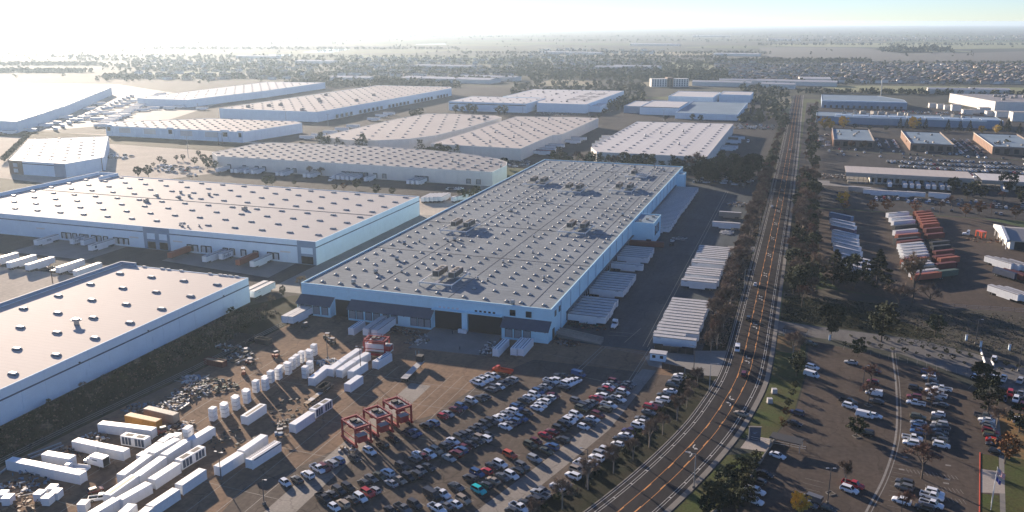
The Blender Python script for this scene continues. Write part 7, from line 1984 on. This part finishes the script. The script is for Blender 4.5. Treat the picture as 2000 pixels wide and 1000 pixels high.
# orange truck in the front lot and box truck in the yard
def lorry(px, py, rz, col, label, box=None):
    x, y = G(px, py); t = thing('truck', label, 'truck', (x, y, .03), rz); p = PAINT[col]
    mb = MB(); loft(mb, [(1.5, .6, 2.5, 1.1), (2.6, .6, 2.45, 1.1), (3.0, .6, 1.6, 1.08), (3.9, .6, 1.45, 1.0)]); mb.build('cab', p, t)
    mb = MB(); mb.face([(2.62, -.95, 2.35), (3.02, -.95, 1.65), (3.02, .95, 1.65), (2.62, .95, 2.35)]); mb.build('windshield', M_AUTOGLASS, t)
    mb = MB(); mb.bb(-3.6, 1.5, -.9, .9, .55, .8); mb.build('chassis', M_CHAS, t)
    if box:
        mb = MB(); mb.bb(-3.7, 1.4, -1.2, 1.2, .82, 3.4); b = mb.build('cargo_box', M_WHITE, t)
        mb = MB(); mb.bb(-3.76, -3.705, -1.05, 1.05, .9, 3.2); mb.build('rear_opening', M_DARK, b)
        mb = MB(); mb.box(-.6, 1.21, 2.3, 1.9, .02, .3); mb.box(-.6, -1.21, 2.3, 1.9, .02, .3); mb.build('marking', M_NAVY, b)
    else:
        mb = MB(); mb.bb(-3.6, 1.4, -1.15, 1.15, .82, 1.0); mb.bb(-3.6, 1.4, -1.15, -1.05, 1.0, 1.7); mb.bb(-3.6, 1.4, 1.05, 1.15, 1.0, 1.7); mb.build('flat_bed', p, t)
    wm = wheel_mesh(.46, .35)
    for sx in (-2.2, 2.9):
        for sy in (-.95, .95): put(wm, 'wheel', t, (sx, sy, .46))
lorry(190, 910, R(176), 'w', 'white box truck with open black rear in the container yard', True); lorry(982, 729, R(172), 'o', 'orange flatbed truck at the top of the front lot'); lorry(150, 921, R(-170), 'w', 'white flat-decked truck behind the long container line')
vehicle('pickup', 'w', *G(196, 972, .7), R(35), 'white pickup between the lower left container blocks', None); vehicle('hatchback', 'd', *G(186, 957, .7), R(60), 'dark red small vehicle beside the white pickup in the yard', None)
# people
def person(px, py, rz, c, label):
    x, y = G(px, py)
    def chain(vs, es, name, m, parent):
        me = bpy.data.meshes.new(name); me.from_pydata([v[:3] for v in vs], es, []); me.update()
        o = bpy.data.objects.new(name, me); COL.objects.link(o)
        mod = o.modifiers.new('skin', 'SKIN'); sv = me.skin_vertices[0].data
        for i, v in enumerate(vs): sv[i].radius = (v[3], v[3] * .85)
        sv[0].use_root = True
        s = o.modifiers.new('smooth', 'SUBSURF'); s.levels = 1; s.render_levels = 1
        me2 = bpy.data.meshes.new_from_object(o.evaluated_get(bpy.context.evaluated_depsgraph_get())); bpy.data.objects.remove(o)
        me2.materials.clear(); me2.materials.append(m); return put(me2, name, parent)
    t = thing('person', label, 'person', (x, y, .03), rz, 'people in the shaded yard')
    vs = [(0, 0, .95, .15), (0, 0, 1.2, .16), (0, 0, 1.42, .15), (0, 0, 1.53, .06), (0, .02, 1.68, .10), (.2, 0, 1.42, .06), (.26, .02, 1.15, .045), (.26, .12, .9, .04), (-.2, 0, 1.42, .06), (-.26, -.02, 1.15, .045), (-.25, .08, .9, .04), (.1, .03, .5, .07), (.11, .1, .06, .05), (.11, .22, .04, .04), (-.1, -.03, .5, .07), (-.11, -.12, .06, .05), (-.11, 0, .04, .04)]
    es = [(0, 1), (1, 2), (2, 3), (3, 4), (2, 5), (5, 6), (6, 7), (2, 8), (8, 9), (9, 10), (0, 11), (11, 12), (12, 13), (0, 14), (14, 15), (15, 16)]
    b = chain(vs, es, 'body', mat('clothes_' + c, {'dark': (.03, .035, .05), 'pale': (.4, .4, .38)}[c], .9), t)
    mb = MB(); mb.dome(0, .01, 1.70, .125, .135, .13, 8, 3); mb.build('hat', M_SCR[0] if c == 'pale' else M_TRIM, t)
for k, (px, py, rz, c) in enumerate(((884, 653, .5, 'dark'), (898, 685, 1.2, 'dark'), (812, 694, 2, 'pale'), (818, 694, .3, 'pale'))):
    person(px, py, rz, c, ('person in dark clothes standing on the shaded apron by the bays', 'person in dark clothes walking near the apron front edge', 'left of two people in pale tops on the shaded yard', 'right of two people in pale tops on the shaded yard')[k])
t = thing('pallet_stack', 'stack of white wrapped goods under the pier between the big bays', 'pallets', (-123.2, 301.2, .03))
for k in range(3):
    mb = MB(); mb.box(-1.2 + k * 1.2, 0, .15, 1.1, 1.2, 1.5); mb.build('wrapped_load', M_WHITE, t); mb = MB(); mb.box(-1.2 + k * 1.2, 0, 0, 1.15, 1.25, .14); mb.build('pallet', M_WOOD, t)
# orange frame by the workshop
x, y = G(1915, 463); t = thing('orange_lift_frame', 'orange red boxy lift frame near the workshop', 'lift frame', (x, y, .02), R(-60))
for sx in (-1, 1):
    for sy in (-1, 1): mb = MB(); mb.box(sx * 2.3, sy * 1.3, 0, .5, .5, 3.2); mb.build('leg', PAINT['o'], t)
mb = MB(); mb.box(0, 0, 3.21, 5.2, 3.1, .5); mb.build('top', PAINT['o'], t)

# ------------------------------------------------------------------ far car lots
FAR = []
rf = random.Random(21)
def far_row(x0, x1, y, ang, fill=.85, step=2.85, near=False):
    x = x0
    while x < x1:
        if rf.random() < fill: FAR.append((x + rf.uniform(-.2, .2), y + rf.uniform(-.3, .3), ang))
        x += step
for y, x0, x1, f in ((746, 60, 160, .8), (771, 40, 210, .85), (777, 40, 210, .85), (796, 78, 225, .9), (801.5, 78, 225, .85), (822, 70, 235, .85), (828, 70, 235, .85), (848, 90, 250, .75), (857, 20, 110, .25), (880, 16, 240, .25), (895, 20, 240, .2)): far_row(x0, x1, y, 90, f)
for y, x0, x1, f in ((640, 50, 170, .45), (648, 44, 170, .5), (656, 40, 170, .3), (617, 60, 160, .3)): far_row(x0, x1, y, 80, f)
for x in (70, 78, 86): 
    for k in range(12):
        if rf.random() < .6: FAR.append((x, 925 + 5 * k, 70))
for x in (140, 146, 153, 159):
    for k in range(18):
        if rf.random() < .6: FAR.append((x, 905 + 6 * k, 60))
for x in (10, 15, 21):
    for k in range(14):
        if rf.random() < .5: FAR.append((x, 905 + 8 * k, 10))
for k in range(60): FAR.append((rf.uniform(-80, -36), rf.uniform(668, 700), rf.choice((0, 90))))
for y in (1040, 1046, 1058, 1064, 1080): far_row(-80, -36, y, 90, .6)
for y in (1290, 1300, 1312): far_row(110, 200, y, 90, .5)
for (px, py, n) in ((225, 305, 24), (330, 330, 20), (350, 337, 14)):
    x0, y0 = G(px, py)
    for k in range(n): FAR.append((x0 + rf.uniform(-22, 22), y0 + rf.uniform(-14, 14), rf.choice((40, 130))))
for k in range(6): x0, y0 = G(876 + k * 5, 370); FAR.append((x0, y0, 80))
for k in range(16): x0, y0 = G(1000 + rf.uniform(-8, 35), 322 + rf.uniform(-6, 6)); FAR.append((x0, y0, rf.choice((0, 90))))
mb = MB(); fmats = [PAINT[c] for c in 'wskcgrb'] + [M_AUTOGLASS]
for x, y, a in FAR:
    c = rf.choices(range(7), (36, 16, 20, 18, 14, 6, 6))[0]
    L_, W_, H_ = (4.7, 1.85, .95) if rf.random() < .6 else (4.9, 1.95, 1.1)
    mb.box(x, y, .3, L_, W_, H_ - .3, R(a), c, (.96, .94)); mb.box(x - .3 * math.cos(R(a)), y - .3 * math.sin(R(a)), H_, L_ * .6, W_ * .9, .5, R(a), 7, (.75, .85), False); mb.box(x - .3 * math.cos(R(a)), y - .3 * math.sin(R(a)), H_ + .5, L_ * .44, W_ * .75, .04, R(a), c, None, False)
o = mb.build('parked_cars', fmats, None, (0, 0, .03)); o['kind'] = 'stuff'; o['label'] = 'tightly packed small cars filling the far parking rows'
# white straight trucks lined up behind the terminal
for k in range(22):
    if k in (4, 5, 11): continue
    x = 52 + k * 6.3; t = thing('delivery_truck', 'small white delivery truck in the line behind the terminal roof, %s from the left' % ORD[k], 'truck', (x, 752 + rf.uniform(-1, 1), .03), R(90), 'delivery trucks behind the terminal')
    mb = MB(); mb.box(-.8, 0, .7, 4.6, 2.2, 2.3); mb.build('cargo_box', M_WHITE, t); mb = MB(); mb.box(2.3, 0, .5, 1.4, 2.0, 1.6, 0, 0, (.8, .95)); mb.build('cab', PAINT['w'], t)

# ------------------------------------------------------------------ suburbs and countryside
HW = [mat('house_wall_' + n, c, .85) for n, c in (('cream', (.60, .54, .46)), ('white', (.72, .70, .66)), ('tan', (.48, .39, .31)))]
HR = [mat('house_roof_' + n, c, .9) for n, c in (('brown', (.17, .14, .12)), ('grey', (.20, .20, .20)), ('rust', (.22, .15, .115)))]
def house_mesh(w, d, h, rh, wm, rm, wing):
    mb = MB()
    def blk(x, y, w, d, h, rh, ax):
        mb.bb(x - w / 2, x + w / 2, y - d / 2, y + d / 2, 0, h, 0, False)
        e = .6; X0, X1, Y0, Y1 = x - w / 2 - e, x + w / 2 + e, y - d / 2 - e, y + d / 2 + e
        i = min(w, d) * .35
        if ax: a, b = (X0 + i, y, h + rh), (X1 - i, y, h + rh)
        else: a, b = (x, Y0 + i, h + rh), (x, Y1 - i, h + rh)
        c = [(X0, Y0, h + .02), (X1, Y0, h + .02), (X1, Y1, h + .02), (X0, Y1, h + .02)]
        if ax: mb.add(c + [a, b], [(0, 1, 5, 4), (1, 2, 5), (2, 3, 4, 5), (3, 0, 4)], 1)
        else: mb.add(c + [a, b], [(0, 1, 4), (1, 2, 5, 4), (2, 3, 5), (3, 0, 4, 5)], 1)
    blk(0, 0, w, d, h, rh, True)
    if wing: blk(w * .28, -d * .45, w * .42, d * .6, h * .62, rh * .8, False)
    for k in range(3): mb.box(-w / 2 + w * (k + .6) / 3.4, -d / 2 - .03, h * .45, 1.5, .08, 1.4, 0, 2)
    return mb.mesh('house', [wm, rm, M_GLASS])
HOUSE = [house_mesh(13 + (k % 3) * 2, 10 + (k % 2) * 2, 5.6 if k % 3 else 3.2, 2.6, HW[k % 3], HR[(k * 2 + k // 3) % 3], k % 2 == 0) for k in range(9)]
HDESC = ['cream two-part house', 'white house', 'tan house']
spots = []
def block_rows(quad, rows, cols, jit=.25):
    """houses in street rows over a pixel quad (near-left, near-right, far-right, far-left)"""
    q = [Vector(G(*p)) for p in quad]
    for r_ in range(rows):
        for c_ in range(cols):
            u, v = (c_ + rf.uniform(.1, .9)) / cols, (r_ + .5 + rf.uniform(-jit, jit)) / rows
            p = q[0].lerp(q[1], u).lerp(q[3].lerp(q[2], u), v)
            spots.append((p.x, p.y, R(90 * rf.randrange(4) + rf.uniform(-8, 8))))
block_rows(((1690, 163), (2020, 166), (2020, 128), (1640, 126)), 16, 40)
block_rows(((1430, 162), (1690, 163), (1640, 126), (1420, 130)), 13, 26)
block_rows(((1395, 140), (1470, 152), (1480, 122), (1400, 122)), 6, 9)
block_rows(((1080, 148), (1280, 145), (1290, 120), (1080, 118)), 6, 18)
block_rows(((640, 150), (1000, 155), (1050, 116), (700, 112)), 7, 24)
block_rows(((250, 160), (620, 158), (600, 120), (300, 118)), 6, 18)
block_rows(((1000, 118), (1250, 112), (1300, 98), (1050, 96)), 4, 22)
block_rows(((1480, 84), (2050, 80), (2050, 70), (1480, 72)), 4, 26)
spots.sort(key=lambda s: s[0] ** 2 + s[1] ** 2)
spots = [s for s in spots if not (-310 < s[0] < -190 and 1600 < s[1] < 1760)]
near = spots[:280]
bands = [sorted(near[i:i + 28], key=lambda q: math.atan2(q[0], q[1])) for i in range(0, 280, 28)]
for bi, band in enumerate(bands):
    for k, (x, y, a) in enumerate(band):
        j = rf.randrange(9); o = put(HOUSE[j], 'house', None, (x, y, .02), a)
        tag(o, '%s in the far suburb, %s from the left in the %s nearest band' % (HDESC[j % 3], ORD[k], ORD[bi]), 'house', 'houses of the far suburb')
mb = MB()
for x, y, a in spots[280:]:
    w, d, h = rf.uniform(12, 20), rf.uniform(9, 13), rf.choice((3.2, 5.8)); i = rf.randrange(3)
    mb.box(x, y, 0, w, d, h, a, i, None, False); mb.box(x, y, h + .02, w + 1.2, d + 1.2, 2.6, a, 3 + rf.randrange(3), (.5, .12), False)
o = mb.build('distant_houses', HW + HR); o['kind'] = 'stuff'; o['label'] = 'distant suburb houses too many to count'
# long pale sheds in the haze
for k, (px, py, w, d) in enumerate(((690, 158, 90, 40), (880, 160, 200, 60), (960, 157, 120, 40), (1410, 168, 110, 30), (1450, 164, 90, 26), (1555, 166, 150, 40), (1520, 172, 60, 30), (1860, 183, 80, 22), (1930, 183, 60, 30), (1590, 160, 60, 60), (620, 124, 120, 50), (1120, 106, 220, 60), (1280, 89, 250, 80), (1530, 79, 200, 60), (1440, 109, 160, 60), (1390, 72, 300, 90), (870, 134, 160, 40), (505, 114, 150, 40), (1245, 135, 120, 40), (1190, 136, 70, 40))):
    x, y = G(px, py); t = thing('shed', 'long pale shed in the hazy distance, %s of the scattered ones' % ORD[k], 'shed', (x, y, 0), rf.uniform(-.1, .1), 'pale sheds in the haze')
    mb = MB(); mb.box(0, 0, 0, w, d, 8); mb.build('wall', M_TANWALL, t); mb = MB(); mb.box(0, 0, 8.02, w + 1, d + 1, 2, 0, 0, (1, .1)); mb.build('roof', M_TRR, t)
# crowns of the far woods, hedges and garden trees: two masses
def mass(name, label, pts, lm, per=9):
    mb = MB()
    for x, y, h in pts:
        for l in range(per):
            d = rdir(rf); s = h * rf.uniform(.24, .42); o = Vector((x + d.x * h * .38, y + d.y * h * .38, h * .55 + d.z * h * .38))
            u = rdir(rf); w = u.orthogonal().normalized(); a_, b_ = u * s, w * s * .8
            mb.face([o - a_, o + b_, o + a_, o - b_])
    o = mb.build(name, lm); o['kind'] = 'stuff'; o['label'] = label
def scatter(quad, n, h0, h1):
    q = [Vector(G(*p)) for p in quad]; out = []
    for k in range(n):
        u, v = rf.random(), rf.random(); p = q[0].lerp(q[1], u).lerp(q[3].lerp(q[2], u), v); out.append((p.x, p.y, rf.uniform(h0, h1)))
    return out
S = scatter(((1420, 163), (2050, 166), (2050, 122), (1420, 122)), 1700, 4, 9) + scatter(((1000, 160), (1420, 160), (1420, 118), (1000, 116)), 1000, 6, 11) + scatter(((1080, 152), (1420, 156), (1420, 140), (1080, 140)), 500, 6, 11)
S += scatter(((200, 165), (1000, 160), (1000, 112), (250, 108)), 380, 5, 10) + scatter(((-50, 150), (250, 160), (250, 108), (-50, 108)), 60, 5, 9)
for (y0, x0, x1) in ((112, 100, 1000), (118, 150, 1050), (124, 250, 1050), (131, 200, 700), (138, 250, 1080), (146, 500, 1080), (153, 200, 640), (158, 620, 1000), (127, -40, 200), (141, -40, 180)):
    for k in range(200):
        q_ = G(rf.uniform(x0, x1), y0 + rf.uniform(-.8, .8)); S.append((q_[0], q_[1], rf.uniform(5, 11)))
mass('garden_trees', 'countless garden trees among the suburb roofs', S, LM_GREEN)
S = scatter(((-50, 110), (2050, 112), (2050, 62), (-50, 66)), 420, 7, 13) + scatter(((1720, 102), (1860, 103), (1860, 98), (1720, 98)), 80, 14, 26) + scatter(((1560, 183), (2050, 188), (2050, 183), (1560, 180)), 200, 5, 10)
for (y0, x0, x1) in ((105, 900, 1500), (88, 1480, 2100), (96, 300, 900), (120, 1400, 1700), (80, 1000, 2000), (72, 600, 2000), (113, 1000, 1420)):
    for k in range(260):
        p = G(rf.uniform(x0, x1), y0 + rf.uniform(-.6, .6)); S.append((p[0], p[1], rf.uniform(6, 13)))
mass('distant_woods', 'far tree lines and copses fading into the haze', S, LM_GREEN, 6)
S = []
for k in range(500):
    p = G(rf.uniform(1000, 1260), rf.uniform(163, 215)); S.append((p[0], p[1], rf.uniform(4, 9)))
for k in range(300):
    p = G(rf.uniform(1440, 1560), rf.uniform(165, 240)); S.append((p[0], p[1], rf.uniform(4, 9)))
for k in range(360):
    p = G(rf.uniform(560, 900), rf.uniform(160, 172)); S.append((p[0], p[1], rf.uniform(5, 11)))
def free(x, y):
    for P in (A1P, A2P, WHP, CFP, CFLP, F1P, F2P, F3P, F4P): 
        if inside([tuple(q) for q in P], x, y, .1): return False
    if -240 < x < -80 and 1120 < y < 1460: return False
    return not -30 < x < 2
mass('scrubland', 'scrub and small trees between the far buildings', [s for s in S if free(s[0], s[1])], LM_GREEN, 8)
# undergrowth: dense leaf litter and low growth along the belts
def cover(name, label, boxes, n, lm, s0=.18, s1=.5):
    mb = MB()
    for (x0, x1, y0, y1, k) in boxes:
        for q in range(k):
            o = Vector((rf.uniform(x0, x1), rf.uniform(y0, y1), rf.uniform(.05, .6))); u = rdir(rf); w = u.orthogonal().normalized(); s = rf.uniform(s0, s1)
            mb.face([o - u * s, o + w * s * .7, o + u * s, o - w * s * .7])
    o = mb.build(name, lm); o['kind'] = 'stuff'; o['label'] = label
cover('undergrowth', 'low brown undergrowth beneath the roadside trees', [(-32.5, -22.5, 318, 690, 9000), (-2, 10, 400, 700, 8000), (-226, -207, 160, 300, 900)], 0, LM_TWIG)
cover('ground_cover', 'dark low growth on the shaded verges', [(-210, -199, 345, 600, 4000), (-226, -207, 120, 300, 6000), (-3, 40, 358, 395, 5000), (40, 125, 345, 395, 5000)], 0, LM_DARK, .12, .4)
